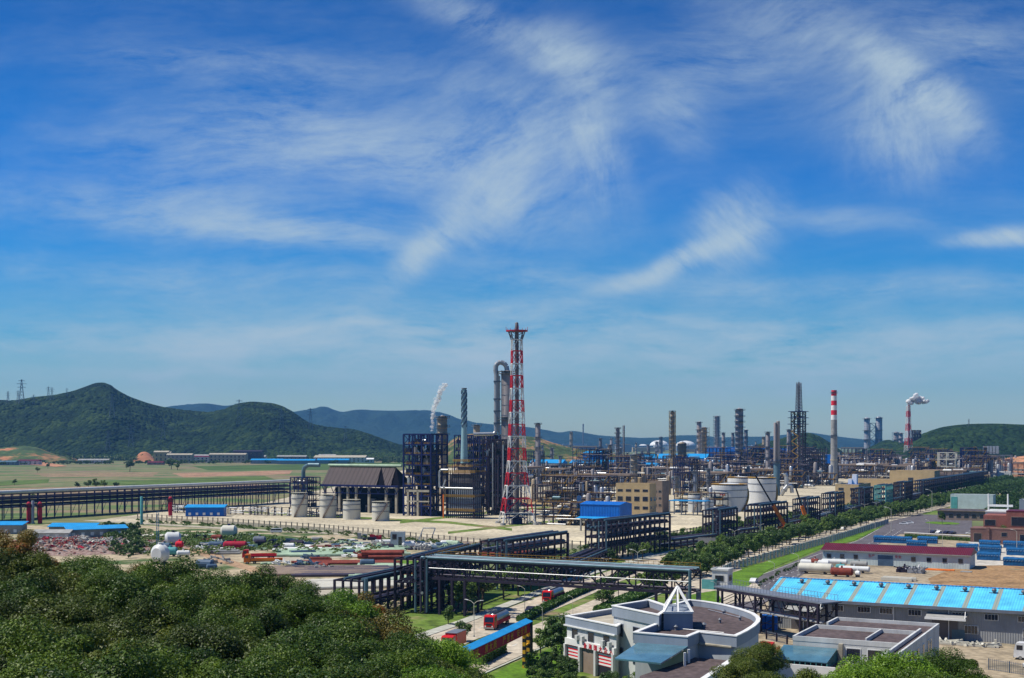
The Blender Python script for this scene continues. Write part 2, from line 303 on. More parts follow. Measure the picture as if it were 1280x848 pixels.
def field_mat():
    m = bpy.data.materials.new('field_grass'); m.use_nodes = True; nt = m.node_tree; N = nt.nodes; L = nt.links; b = N['Principled BSDF']; b.inputs['Roughness'].default_value = .95
    tc = N.new('ShaderNodeTexCoord'); mp = N.new('ShaderNodeMapping'); mp.inputs['Scale'].default_value = (.009, .02, 1); L.new(tc.outputs['Object'], mp.inputs[0])
    n = N.new('ShaderNodeTexNoise'); n.inputs['Scale'].default_value = 1; n.inputs['Detail'].default_value = 7; n.inputs['Roughness'].default_value = .62; L.new(mp.outputs[0], n.inputs[0])
    r = N.new('ShaderNodeValToRGB'); e = r.color_ramp.elements
    e[0].position = .32; e[0].color = (.035, .075, .015, 1); e[1].position = .75; e[1].color = (.20, .115, .07, 1)
    for p, c in ((.43, (.07, .125, .018)), (.49, (.14, .145, .045)), (.56, (.19, .155, .07)), (.63, (.17, .11, .065))): x = e.new(p); x.color = (*c, 1)
    n2 = N.new('ShaderNodeTexNoise'); n2.inputs['Scale'].default_value = .08; n2.inputs['Detail'].default_value = 5; L.new(tc.outputs['Object'], n2.inputs[0])
    mr = N.new('ShaderNodeMapRange'); mr.inputs[1].default_value = .3; mr.inputs[2].default_value = .7; mr.inputs[3].default_value = .7; mr.inputs[4].default_value = 1.25; L.new(n2.outputs[0], mr.inputs[0])
    mx = N.new('ShaderNodeMix'); mx.data_type = 'RGBA'; mx.blend_type = 'MULTIPLY'; mx.inputs[0].default_value = 1
    L.new(n.outputs[0], r.inputs[0]); L.new(r.outputs[0], mx.inputs[6]); L.new(mr.outputs[0], mx.inputs[7]); L.new(mx.outputs[2], b.inputs['Base Color']); return m
M_['field'] = field_mat(); M_['meadow2'] = mat('field_grass_dark', (.065, .105, .018), .95, 0, .4, .015, col2=(.13, .13, .05), thr=.58, fine=.1)
sheet('field', gs((-260, 578), (620, 576), (620, 612), (360, 640), (-260, 672)), M_['field'], .04)
sheet('field_green', gs((110, 603), (330, 595), (345, 600), (230, 607), (120, 609)), M_['meadow2'], .06)
sheet('field_green', gs((-80, 606), (62, 599), (60, 604), (-60, 612)), M_['meadow2'], .07)
sheet('field_green', gs((240, 583), (520, 578), (540, 582), (420, 588), (260, 588)), mat('meadow', (.06, .11, .02), .95, 0, .3, .02), .065)
sheet('field_soil', gs((215, 592), (366, 588), (362, 593), (230, 597)), M_['soil'], .08)
sheet('plant_paving', gs((110, 652), (260, 656), (400, 661), (520, 672), (660, 686), (760, 684), (850, 671), (1000, 651), (1130, 622), (1275, 598), (1200, 580), (900, 571), (560, 575), (430, 606), (330, 629), (200, 640)), M_['paving'], .10)
sheet('yard', gs((-150, 662), (110, 654), (330, 664), (560, 676), (660, 690), (560, 716), (480, 770), (380, 900), (-400, 900)), M_['yard'], .05)
sheet('verge', gs((480, 772), (560, 716), (700, 702), (860, 682), (1060, 652), (1290, 600), (1420, 600), (1330, 622), (1130, 664), (1000, 712), (940, 760), (900, 900), (380, 900)), M_['rough_grass'], .075)
sheet('right_yard', gs((960, 752), (1000, 716), (1070, 690), (1085, 668), (1120, 664), (1500, 680), (1500, 900), (880, 900), (900, 760)), mat('yard_dirt', (.29, .235, .16), .95, 0, .25, .06, col2=(.18, .155, .11), thr=.52, fine=.6), .085)
sheet('orange_dirt', gs((1160, 724), (1210, 703), (1300, 700), (1400, 722), (1300, 745), (1170, 741)), mat('orange_dirt', (.27, .165, .08), .95, 0, .3, .12, col2=(.16, .15, .09), thr=.58, fine=.9), .13)
sheet('concrete_apron', gs((1206, 708), (1210, 680), (1330, 682), (1340, 706)), mat('apron_concrete', (.47, .44, .38), .9, 0, .12, .1, fine=.5), .14)
# roads
RA = [(500, 826), (560, 799), (620, 779), (690, 752), (750, 727), (820, 703), (880, 688), (960, 670), (1050, 651), (1130, 634), (1220, 614), (1300, 598)]
RB = [(470, 862), (560, 842), (640, 809), (700, 783), (775, 749), (840, 725), (890, 706), (970, 683), (1060, 661), (1140, 642), (1230, 620), (1310, 603)]
strip('road', RA, 12, M_['road'], .16, .02)['kind'] = 'structure'
strip('road', RB, 11.5, M_['road'], .164, .02)['kind'] = 'structure'
strip('pavement', [(p[0] - 40, p[1] - 1) if i < 5 else (p[0] - 24, p[1] - 2) for i, p in enumerate(RA)], 3.2, M_['kerb'], .28, .02)['kind'] = 'structure'
strip('kerb', [(p[0] + 13 * (p[1] - 552) / 200, p[1] + 9 * (p[1] - 552) / 200) for p in RB[:9]], .5, M_['kerb'], .29, .02)['kind'] = 'structure'
sheet('crossroad', gs((800, 712), (850, 690), (905, 690), (950, 735), (960, 750), (900, 757), (860, 745)), M_['road'], .172)
sheet('crossroad', gs((760, 690), (800, 686), (830, 698), (800, 712)), M_['road'], .18)
sheet('back_road', gs((860, 662), (1010, 640), (1040, 640), (890, 672)), M_['rough_grass'], .11)
strip('perimeter_road', [(110, 651), (200, 656), (300, 662), (420, 667.5), (520, 674), (640, 683)], 7, M_['conc'], .15, .02)['kind'] = 'structure'
# asphalt road and forecourt on the right
sheet('asphalt_road', gs((860, 770), (905, 747), (960, 716), (1027, 688), (1070, 677), (1096, 663), (1128, 643), (1215, 645), (1215, 668), (1125, 668), (1100, 680), (1025, 706), (985, 730), (950, 760), (900, 800)), M_['asphalt'], .15)
sheet('lawn', gs((898, 735), (905, 720), (985, 694), (1030, 681), (1092, 662), (1100, 661), (1066, 677), (1026, 686), (960, 713), (935, 734)), M_['grass'], .19)
sheet('lawn', gs((860, 745), (895, 739), (903, 752), (890, 762), (855, 758)), M_['grass'], .2)
sheet('lawn', gs((640, 831), (712, 802), (716, 845), (660, 870), (560, 880)), M_['grass'], .19)
sheet('lawn_island', [G(1178, 654.5) + Vector((math.cos(a) * 8, math.sin(a) * 12, 0)) for a in [i * .4 for i in range(16)]], M_['grass'], .21)
mk = MB()
def dashes(pix, wide, dash, gap, z, off=0):
    P = [G(*p) for p in pix]; s = 0.0
    for i in range(len(P) - 1):
        a, b = P[i], P[i + 1]; L = (b - a).length; d = (b - a) / L; nrm = Vector((d.y, -d.x, 0)); t = 0
        while t < L:
            p = a + d * t + nrm * off; q = a + d * min(L, t + dash) + nrm * off; w = nrm * wide / 2
            mk.add([p - w + Vector((0, 0, z)), p + w + Vector((0, 0, z)), q + w + Vector((0, 0, z)), q - w + Vector((0, 0, z))], [(0, 1, 2, 3)]); t += dash + gap
for off in (0,): dashes(RA, .18, 3, 5, .176, off); dashes(RB, .18, 3, 5, .186, off)
AR = [(925, 752), (975, 722), (1048, 694), (1096, 676), (1118, 662)]
dashes(AR, .2, 3.2, 4, .162, 0); dashes(AR, .15, 40, .1, .162, -7.0); dashes(AR, .2, 3.2, 4, .162, 3.6)
mk.build('lane_marking', M_['line'])['kind'] = 'structure'

# ---------------------------------------------------------------- hills and far mountains
def hillmat(name, c0, c1, c2, sc=.012):
    m = bpy.data.materials.new(name); m.use_nodes = True; nt = m.node_tree; N = nt.nodes; L = nt.links; b = N['Principled BSDF']; b.inputs['Roughness'].default_value = .95; b.inputs['Specular IOR Level'].default_value = .1
    tc = N.new('ShaderNodeTexCoord')
    n = N.new('ShaderNodeTexNoise'); n.inputs['Scale'].default_value = sc; n.inputs['Detail'].default_value = 5; L.new(tc.outputs['Object'], n.inputs[0])
    v = N.new('ShaderNodeTexVoronoi'); v.inputs['Scale'].default_value = sc * 8; L.new(tc.outputs['Object'], v.inputs[0])
    ad = N.new('ShaderNodeMath'); ad.operation = 'MULTIPLY_ADD'; L.new(v.outputs['Color'], ad.inputs[0]); ad.inputs[1].default_value = .3; L.new(n.outputs[0], ad.inputs[2])
    r = N.new('ShaderNodeValToRGB'); e = r.color_ramp.elements; e[0].position = .42; e[0].color = (*c0, 1); e[1].position = .9; e[1].color = (*c2, 1); x = e.new(.64); x.color = (*c1, 1)
    L.new(ad.outputs[0], r.inputs[0]); L.new(r.outputs[0], b.inputs['Base Color'])
    bp = N.new('ShaderNodeBump'); bp.inputs['Strength'].default_value = .9; bp.inputs['Distance'].default_value = 9; L.new(v.outputs['Distance'], bp.inputs['Height']); bp.invert = True; L.new(bp.outputs[0], b.inputs['Normal'])
    return m
def hill(name, prof, Yr, Yf, Yb, m, step, amp, rows=60, seed=0, gully=1.0):
    """ridge whose crest follows prof; front slope with gullies and tree-sized bumps"""
    pxs = np.arange(prof[0][0], prof[-1][0] + step, step); pys = np.interp(pxs, [p[0] for p in prof], [p[1] for p in prof])
    k = np.ones(3) / 3; pys = np.convolve(np.pad(pys, 1, mode='edge'), k, 'valid')
    vs = []; nC = len(pxs); rb = rows // 3; tot = rows + rb + 1
    for j in range(tot):
        for i in range(nC):
            zr = H - (pys[i] - CY) / F * Yr; X = (pxs[i] - 640) / F * Yr
            if j <= rows: t = j / rows; Y = Yf + (Yr - Yf) * t; h = zr * (1 - (1 - t) ** 1.6 * (1 - .25 * math.sin(t * 3.1)))
            else: t = 1 - (j - rows) / rb; Y = Yr + (Yb - Yr) * (1 - t); h = zr * t ** 1.3
            X = (pxs[i] - 640) / F * (Y if j <= rows else Yr + (Y - Yr) * .3)
            env = 4 * t * (1 - t) if j <= rows else 0
            cap_ = H + (zr - H) * Y / Yr - (1 - t) * 3
            if gully: 
                gx = mnoise.noise(Vector((X / 190 + seed, Y / 700, 1.3))) + .5 * mnoise.noise(Vector((X / 80, Y / 300 + seed, 4)))
                h *= 1 + .42 * gully * gx * env
                h += .10 * gully * zr * mnoise.noise(Vector((X / 60, Y / 60, seed))) * env
            h += amp * (mnoise.noise(Vector((X / 9, Y / 11, seed + 7))) + .6 * mnoise.noise(Vector((X / 24, Y / 26, seed)))) * min(1, t * 6)
            if j <= rows: h = min(h, max(cap_, 1))
            vs.append((X, Y, max(h, -1.0 if t < .02 else -2)))
    fs = [(j * nC + i, j * nC + i + 1, (j + 1) * nC + i + 1, (j + 1) * nC + i) for j in range(tot - 1) for i in range(nC - 1)]
    o = MB().add(vs, fs).build(name, m, smooth=False); o.data.shade_smooth(); o['kind'] = 'structure'; return o
HM = hillmat('wooded_hillside', (.004, .011, .006), (.010, .025, .008), (.034, .058, .014))
HMr = hillmat('right_wooded_hillside', (.006, .016, .006), (.013, .032, .010), (.034, .062, .015))
HILLS = []
HILLS.append(hill('hill', [(-330, 512), (-200, 498), (-120, 506), (-40, 503), (0, 500), (20, 500.5), (41, 496.5), (67, 494), (91, 489), (112, 481.5), (118, 479), (128, 478), (137, 480), (147, 488), (162, 496), (183, 503.5), (203, 508.7), (223, 511.5), (245, 514), (262, 515), (281, 511), (292, 506), (301, 503.7), (315, 502), (341, 504), (354, 508), (366, 514.5), (382, 526), (394, 531), (423, 535), (443, 536.5), (463, 543), (484, 550.5), (500, 556), (540, 566)], 3500, 2780, 4300, HM, 2.8, 6, 100, 3))
HILLS.append(hill('hill', [(1100, 570), (1130, 556), (1150, 545), (1160, 539.5), (1177, 534), (1195, 531.5), (1212, 530), (1245, 529.5), (1280, 531), (1330, 528), (1400, 534), (1500, 545)], 2500, 2000, 3100, HMr, 3.2, 5, 60, 11, .6))
hill('hill', [(920, 575), (945, 556), (965, 551), (985, 546), (1003, 541.5), (1012, 541), (1024, 545), (1040, 555), (1055, 566), (1060, 572)], 2700, 2350, 3100, HMr, 3, 4, 36, 21, .6)
hill('hill', [(1070, 566), (1090, 558), (1102, 551), (1112, 549.5), (1125, 553), (1140, 562), (1150, 566)], 3000, 2700, 3300, HMr, 3, 4, 26, 27, .5)
hill('hill', [(540, 566), (556, 557), (565, 549), (575, 544), (590, 542), (640, 543.5), (672, 547), (690, 553), (715, 560), (745, 564), (770, 568)], 2300, 2020, 2700, mat('quarry_hillside', (.045, .07, .02), .95, 0, .3, .02, col2=(.34, .17, .09), thr=.5, fine=.1), 3, 4, 40, 31, .8)
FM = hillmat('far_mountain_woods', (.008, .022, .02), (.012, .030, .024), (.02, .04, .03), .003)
hill('mountain', [(150, 520), (195, 511), (215, 507.5), (232, 505.5), (250, 504.5), (262, 504.3), (270, 506), (284, 508), (296, 505), (310, 509), (366, 515.5), (380, 512.5), (392, 510.5), (401, 508), (407, 507.5), (415, 511), (425, 515.5), (433, 515), (441, 512.5), (452, 512), (480, 513.5), (500, 513.5), (530, 512.5), (543, 513.5), (560, 518), (575, 524), (600, 529), (630, 532), (660, 534), (685, 538), (700, 541.5), (709, 539), (716, 538.3), (728, 540.5), (745, 544), (770, 546), (800, 547.5), (830, 547), (850, 544), (870, 544), (900, 547), (930, 546), (960, 546), (985, 543), (1003, 540.5), (1015, 541), (1040, 545), (1075, 549), (1110, 551), (1160, 553)], 9500, 8000, 11500, FM, 5, 7, 30, 41, .8)

# red earth tracks and clearings on the slopes
def track(px0, py0, pts, w, Y, m, name='dirt_track'):
    pass
sheet('bare_slope', gs((-60, 579), (20, 577.5), (60, 579), (84, 583), (70, 584), (30, 581), (-20, 581)), M_['redsoil'], .6)

sheet('yard_grass', gs((190, 664), (330, 668), (470, 681), (420, 690), (330, 686), (250, 690), (200, 680)), mat('weedy_grass', (.05, .09, .018), .95, 0, .35, .08, col2=(.16, .15, .07), thr=.56, fine=1.0), .09)
sheet('yard_grass', gs((480, 700), (560, 703), (510, 712), (445, 712)), M_['grass'], .095)
strip('dirt_path', [(225, 684), (250, 690), (285, 703), (330, 716), (300, 735)], 6, mat('path_dirt', (.38, .25, .15), .95, 0, .2, .1, fine=1), .10, .0)['kind'] = 'structure'
sheet('yard_concrete', gs((350, 738), (400, 728), (560, 706), (575, 712), (470, 738), (390, 752)), M_['conc'], .10)
sheet('yard_concrete', gs((320, 697), (420, 683), (520, 677), (560, 680), (470, 694), (360, 703)), M_['conc'], .105)
for k_, q_ in enumerate((((300, 641), (560, 655), (640, 664), (640, 661), (560, 652), (300, 639)), ((560, 668), (700, 652), (760, 642), (760, 640.5), (700, 650), (560, 665)), ((500, 655), (630, 640), (700, 634), (700, 632.5), (630, 638), (500, 652)))):
    sheet('drain_strip', gs(*q_), M_['rough_grass'], .12 + k_ * .01)
for k_, q_ in enumerate((((690, 676), (840, 657), (880, 658), (730, 682)), ((640, 622), (735, 620), (735, 632), (660, 634)), ((985, 640), (1040, 630), (1110, 613), (1150, 606), (1150, 611), (1060, 633)))):
    sheet('paved_area', gs(*q_), mat('pale_slab', (.60, .52, .36), .9, 0, .08, .08, fine=.4) if k_ != 1 else mat('tan_gravel', (.34, .24, .12), .95, 0, .2, .05, fine=.5), .15 + k_ * .004)

hill('mound', [(-120, 574), (-60, 566), (0, 560), (30, 557), (48, 560), (62, 566), (84, 572), (100, 578)], 2740, 2560, 2900, mat('cut_slope', (.045, .075, .02), .95, 0, .3, .014, col2=(.42, .17, .08), thr=.50, fine=.05), 2.5, 2.5, 24, 71, .6)
hill('mound', [(166, 577), (172, 568), (178, 564), (186, 566), (192, 572), (196, 577)], 2760, 2660, 2850, mat('orange_cut', (.36, .15, .07), .95, 0, .25, .03), 2.5, 1, 12, 75, .3)

sheet('field_soil', gs((-60, 612), (150, 607), (230, 610), (100, 617), (-60, 622)), M_['dry'], .075)
sheet('field_soil', gs((40, 592), (200, 590), (190, 596), (60, 597)), M_['dry'], .085)
# ---------------------------------------------------------------- pipe racks and the pipe bridge
def rz_of(P, Q): d = Q - P; return math.atan2(d.y, d.x)
def rack(label, P, Q, width, tiers, bay, steel, pipes, group=None, name='pipe_rack', post=.35, rail=False, risers=(), brace=True, seed=0):
    P = Vector(P); Q = Vector(Q); L = (Q - P).length
    r = thing(name, label, 'pipe rack', P, rz_of(P, Q), group)
    n = max(2, int(round(L / bay)) + 1); fr = MB(); top = tiers[-1]; rnd = random.Random(seed)
    for i in range(n):
        x = L * i / (n - 1)
        for y in (0, width):
            fr.beam((x, y, 0), (x, y, top), post)
        for z in tiers: fr.beam((x, 0, z - .15), (x, width, z - .15), post * .8)
        if brace and i % 3 == 0 and i < n - 1:
            x2 = L * (i + 1) / (n - 1)
            for y in (0, width): fr.beam((x, y, .3), (x2, y, tiers[0] if len(tiers) == 1 else tiers[-2]), .18)
    for z in tiers:
        for y in (0, width): fr.beam((0, y, z - .2), (L, y, z - .2), post * .8, .45)
    fr.build('steel_frame', M_[steel], r)
    for (z, y, rad, m) in pipes:
        MB().tube((-.3, y, z + rad), (L + .3, y, z + rad), rad, 10).build('pipe', M_[m], r, True)
    for (x, y, rad, z0, z1, m) in risers:
        MB().tube((x * L, y, z0), (x * L, y, z1), rad, 10).build('riser_pipe', M_[m], r, True)
    for k, z in enumerate(tiers[:-1]):
        MB().box(0, L, width * (.12 + .3 * (k % 2)), width * (.45 + .3 * (k % 2)), z + .1, z + (1.1 if bay > 5.3 and L > 150 else .8)).build('cable_tray', M_['purple'], r)
    if rail:
        h = MB()
        for i in range(n * 2): h.beam((L * i / (n * 2 - 1), 0, top), (L * i / (n * 2 - 1), 0, top + 1.1), .07)
        h.beam((0, 0, top + 1.1), (L, 0, top + 1.1), .08); h.build('handrail', M_['yellow'], r)
    return r
def pset(width, tiers, seed, big=None, n=6):
    rnd = random.Random(seed); out = []
    for z in tiers:
        for k in range(n):
            out.append((z, width * (k + .6) / n + rnd.uniform(-.2, .2), rnd.choice((.16, .22, .28, .36)), rnd.choice(('pipe_dark', 'pipe_blue', 'silver', 'pipe_dark', 'purple'))))
    if big: out.append((tiers[-1], .6, big, 'pipe_blue'))
    return out
# long rack along the fields on the left
P0, P1 = G(0, 652), G(362, 629); d = (P1 - P0).normalized()
PA = P0 - d * 55; LR = (P1 - PA).length; nseg = 1
tz = [7.2, 9.4, 11.6, 14.2]
rack('long navy pipe rack on many posts along the fields at far left', PA, P1, 13, tz, 5.6, 'navy', pset(13, tz[:3], 3, None, 11) + [(14.2, .2, 1.0, 'tank_w'), (14.2, 4, .3, 'pipe_blue'), (14.2, 8, .4, 'silver')], post=.42)
# main corridor : raised spans and low runs
spans = [((303, -35), (333, -22.9), 9.0, 'raised pipe rack span lowest and nearest, rising out of the hill trees'),
         ((311, -21), (352, -8.8), 13.4, 'raised pipe rack span joining the left end of the truss bridge'),
         ((358, -1.8), (393, 17), 14.0, 'raised pipe rack span with pale riser pipes behind the truss bridge'),
         ((450, 32.9), (494, 60.8), 14.0, 'raised pipe rack span beside the bright blue roofed shed'),
         ((521, 82), (546, 95), 14.0, 'raised pipe rack span right in front of the left white tank'),
         ((562, 106.5), (600, 129), 14.0, 'raised pipe rack span behind the left orange crane'),
         ((622, 141), (650, 155), 14.0, 'raised pipe rack span behind the right orange crane'),
         ((688, 171), (712, 183), 14.0, 'raised pipe rack span in front of the beige block with blue roof'),
         ((759, 206), (782, 218), 14.0, 'raised pipe rack span just right of the beige block with blue roof'),
         ((814, 235), (836, 246), 14.0, 'raised pipe rack span with a teal canopy left of the big tan block'),
         ((873, 265), (898, 278), 14.0, 'raised pipe rack span in front of the big tan block'),
         ((940, 299), (1244, 460), 13.0, 'long dark raised pipe rack running away towards the red earth slope')]
for i, (p, q, h, lab) in enumerate(spans):
    P = Vector((p[1], p[0], 0)); Q = Vector((q[1], q[0], 0)); w = 8 if i < 4 else 7
    if i > 3: P += V * 2.5; Q += V * 2.5
    if 3 < i < 8: Q = P + (Q - P) * .82
    if i > 2: h = h
    tz = [h * .36, h * .58, h * .8, h] if i else [3.2, h]
    # width extends to the left of travel (away from the road)
    rack(lab, P, Q, w, tz, 4.2 if i < 11 else 9, 'purple' if i != 9 else 'teal', pset(w, tz[:-1] if i else [3.2], 20 + i, None, 5 if i < 8 else 4) + [(tz[-1], .3, .34, 'pipe_blue'), (tz[-1], 3.4, .28, 'pipe_dark'), (tz[-1], 5.2, .3, 'pipe_blue')],
         'raised spans of the roadside pipe rack', post=.5 if i < 8 else .6, rail=(i in (1,)), risers=[(0, -.3, .3, .5, h, 'pipe_blue'), (0, 1.2, .3, .5, h, 'pipe_dark'), (0, 2.6, .3, .5, h, 'pipe_blue'), (1, -.3, .28, 1, h, 'pipe_dark')] if i > 0 else [(0, -.5, .5, 2, h + .5, 'pipe_blue')], seed=i)
lows = [((393, 17), (450, 32.9), 'left of the bright blue shed'), ((494, 60.8), (521, 82), 'left of the white tanks'), ((546, 95), (562, 106.5), 'below the white tanks'), ((600, 129), (622, 141), 'between the two orange cranes'),
        ((650, 155), (688, 171), 'left of the beige block'), ((712, 183), (759, 206), 'right under the beige block'), ((782, 218), (814, 235), 'left of the teal canopied span'), ((836, 246), (873, 265), 'left of the big tan block'), ((898, 278), (940, 299), 'farthest of its run')]
for i, (p, q, lab) in enumerate(lows):
    P = Vector((p[1], p[0], 0)); Q = Vector((q[1], q[0], 0))
    P += V * 2; Q += V * 2
    rack('low dark pipe rack run ' + lab, P, Q, 9, [1.6, 4.0], 5, 'purple', pset(9, [1.6, 4.0], 50 + i, .3, 6), 'low runs of the roadside pipe rack', post=.45, brace=False, seed=40 + i)
rack('low pipe run dropping from the lowest raised span into the trees', Vector((-52, 270, 0)), Vector((-35, 303, 0)), 8, [4.5], 5, 'purple', pset(8, [4.5], 77, .5, 4))

def pipe_bridge():
    P = Vector((-21.5, 312, 0)); Q = Vector((39, 280, 0)); L = (Q - P).length
    r = thing('pipe_bridge', 'long dark steel truss bridge carrying blue grey pipes over the road', 'bridge', P, rz_of(P, Q))
    z0, z1, W = 8.8, 13.2, 6.5; t = MB(); n = 16
    for y in (0, W):
        t.beam((0, y, z0), (L, y, z0), .5, .6); t.beam((0, y, z1), (L, y, z1), .4, .5)
        for i in range(n):
            x = L * i / n; x2 = L * (i + 1) / n
            t.beam((x, y, z0), (x, y, z1), .28)
            if i % 2: t.beam((x, y, z0), (x2, y, z1), .26)
            else: t.beam((x, y, z1), (x2, y, z0), .26)
        t.beam((L, y, z0), (L, y, z1), .3)
    for i in range(n + 1): t.beam((L * i / n, 0, z0), (L * i / n, W, z0), .22); t.beam((L * i / n, 0, z1), (L * i / n, W, z1), .22)
    t.build('truss', M_['purple'], r)
    for xs in ((1, 4.5, 8, 11.5), (L - 8, L - 4.5), (L - .4,)):
        for x in xs:
            b = MB()
            for y in (0, W): b.beam((x, y, 0), (x, y, z0 + .2), .55 if x < L - 1 else .9)
            b.beam((x, 0, 4), (x, W, 4), .3); b.beam((x, 0, .5), (x, W, 4), .2); b.build('leg', M_['purple' if x < L - 1 else 'grey_steel'], r)
    for (y, z, rad, m) in ((-.2, z1 + .55, .36, 'pipe_blue'), (2, z1 + .55, .3, 'pipe_dark'), (4.2, z1 + .5, .22, 'pipe_blue'), (5.8, z1 + .6, .3, 'pipe_blue'), (-.5, 11.3, .12, 'silver'), (3, z0 + .6, .22, 'pipe_dark')):
        MB().tube((-.5, y, z), (L, y, z), rad, 10).build('pipe', M_[m], r, True)
    MB().tube((L, -.3, z1 + .55), (L, -.3, 1), .36, 10).build('riser_pipe', M_['pipe_blue'], r, True)
    MB().tube((-.5, -.3, z1 + .55), (-.5, -.3, 8.5), .36, 10).build('riser_pipe', M_['pipe_blue'], r, True)
    h = MB()
    for i in range(56): h.beam((L * i / 55, W + .2, z1 + .3), (L * i / 55, W + .2, z1 + 1.6), .06)
    h.beam((0, W + .2, z1 + 1.6), (L, W + .2, z1 + 1.6), .1); h.beam((0, W + .2, z1 + 1.0), (L, W + .2, z1 + 1.0), .07); h.build('handrail', M_['yellow'], r)
pipe_bridge()
def right_gantry():
    P = Vector((46, 287, 0)); Q = Vector((62, 258.5, 0)); L = (Q - P).length
    r = thing('pipe_gantry', 'short pipe gantry with railed walkway between the round building and the blue roofed hall', 'pipe rack', P, rz_of(P, Q))
    W = 5; h = 9.2; t = MB()
    for y in (0, W):
        t.beam((0, y, h - .3), (L, y, h - .3), .35, .6); t.beam((6, y, h - 3.2), (L, y, h - 3.2), .2)
        for i in range(12):
            x = 6 + (L - 6) * i / 12; x2 = 6 + (L - 6) * (i + 1) / 12; t.beam((x, y, h - 3.2 if i % 2 else h), (x2, y, h if i % 2 else h - 3.2), .16)
    t.build('truss', M_['purple'], r)
    for x in (.3, 1.8, 9, 13, L - 5.5, L - 3.2, L - .3):
        b = MB()
        for y in (0, W): b.beam((x, y, 0), (x, y, h - .3), .4)
        for k in range(5): b.beam((x, 0, 1.5 * k + .3), (x, W, 1.5 * k + 1.8), .12)
        b.build('leg', M_['purple'], r)
    MB().box(-1, L + 1, -.2, W + .2, h, h + .3).build('walkway', M_['grey_steel'], r)
    b = MB()
    for y in (-.1, W + .1):
        for i in range(34): b.beam((L * i / 33, y, h + .35), (L * i / 33, y, h + 1.5), .05)
        b.beam((0, y, h + 1.5), (L, y, h + 1.5), .07)
    b.build('handrail', M_['grey_steel'], r)
    for y, z, m in ((1, 5.2, 'silver'), (2.2, 5.2, 'silver'), (3.4, 4.8, 'pipe_blue')): MB().tube((4, y, z), (L, y, z), .22, 8).build('pipe', M_[m], r, True)
right_gantry()

# ---------------------------------------------------------------- the tall landmarks of the plant
def lattice_sections(root, tab, sides=4, base_rot=0, w=.35, thin=.22, inner=None):
    """tab rows: (z0, z1, half0, half1, mat, style)"""
    for (z0, z1, h0, h1, m, st) in tab:
        b = MB(); c0 = [(h0, h0), (-h0, h0), (-h0, -h0), (h0, -h0)]; c1 = [(h1, h1), (-h1, h1), (-h1, -h1), (h1, -h1)]
        for i in range(4):
            j = (i + 1) % 4; p0, p1 = Vector((*c0[i], z0)), Vector((*c1[i], z1)); q0, q1 = Vector((*c0[j], z0)), Vector((*c1[j], z1))
            b.beam(p0, p1, w); b.beam(p1, q1, w * .8)
            if st == 'A': mid = (p1 + q1) / 2; b.beam(p0, mid, thin); b.beam(q0, mid, thin); b.beam((p0 + p1) / 2, p0 * .5 + mid * .5, thin * .8); b.beam((q0 + q1) / 2, q0 * .5 + mid * .5, thin * .8)
            elif st == 'X': b.beam(p0, q1, thin); b.beam(q0, p1, thin)
            elif st == 'D': m2 = (p1 + q1) / 2; n2 = (p0 + q0) / 2; b.beam(m2, p0, thin); b.beam(m2, q0, thin); b.beam(n2, p1, thin); b.beam(n2, q1, thin); b.beam(p0, q0, w * .7)
        b.build('lattice_section', M_[m], root)
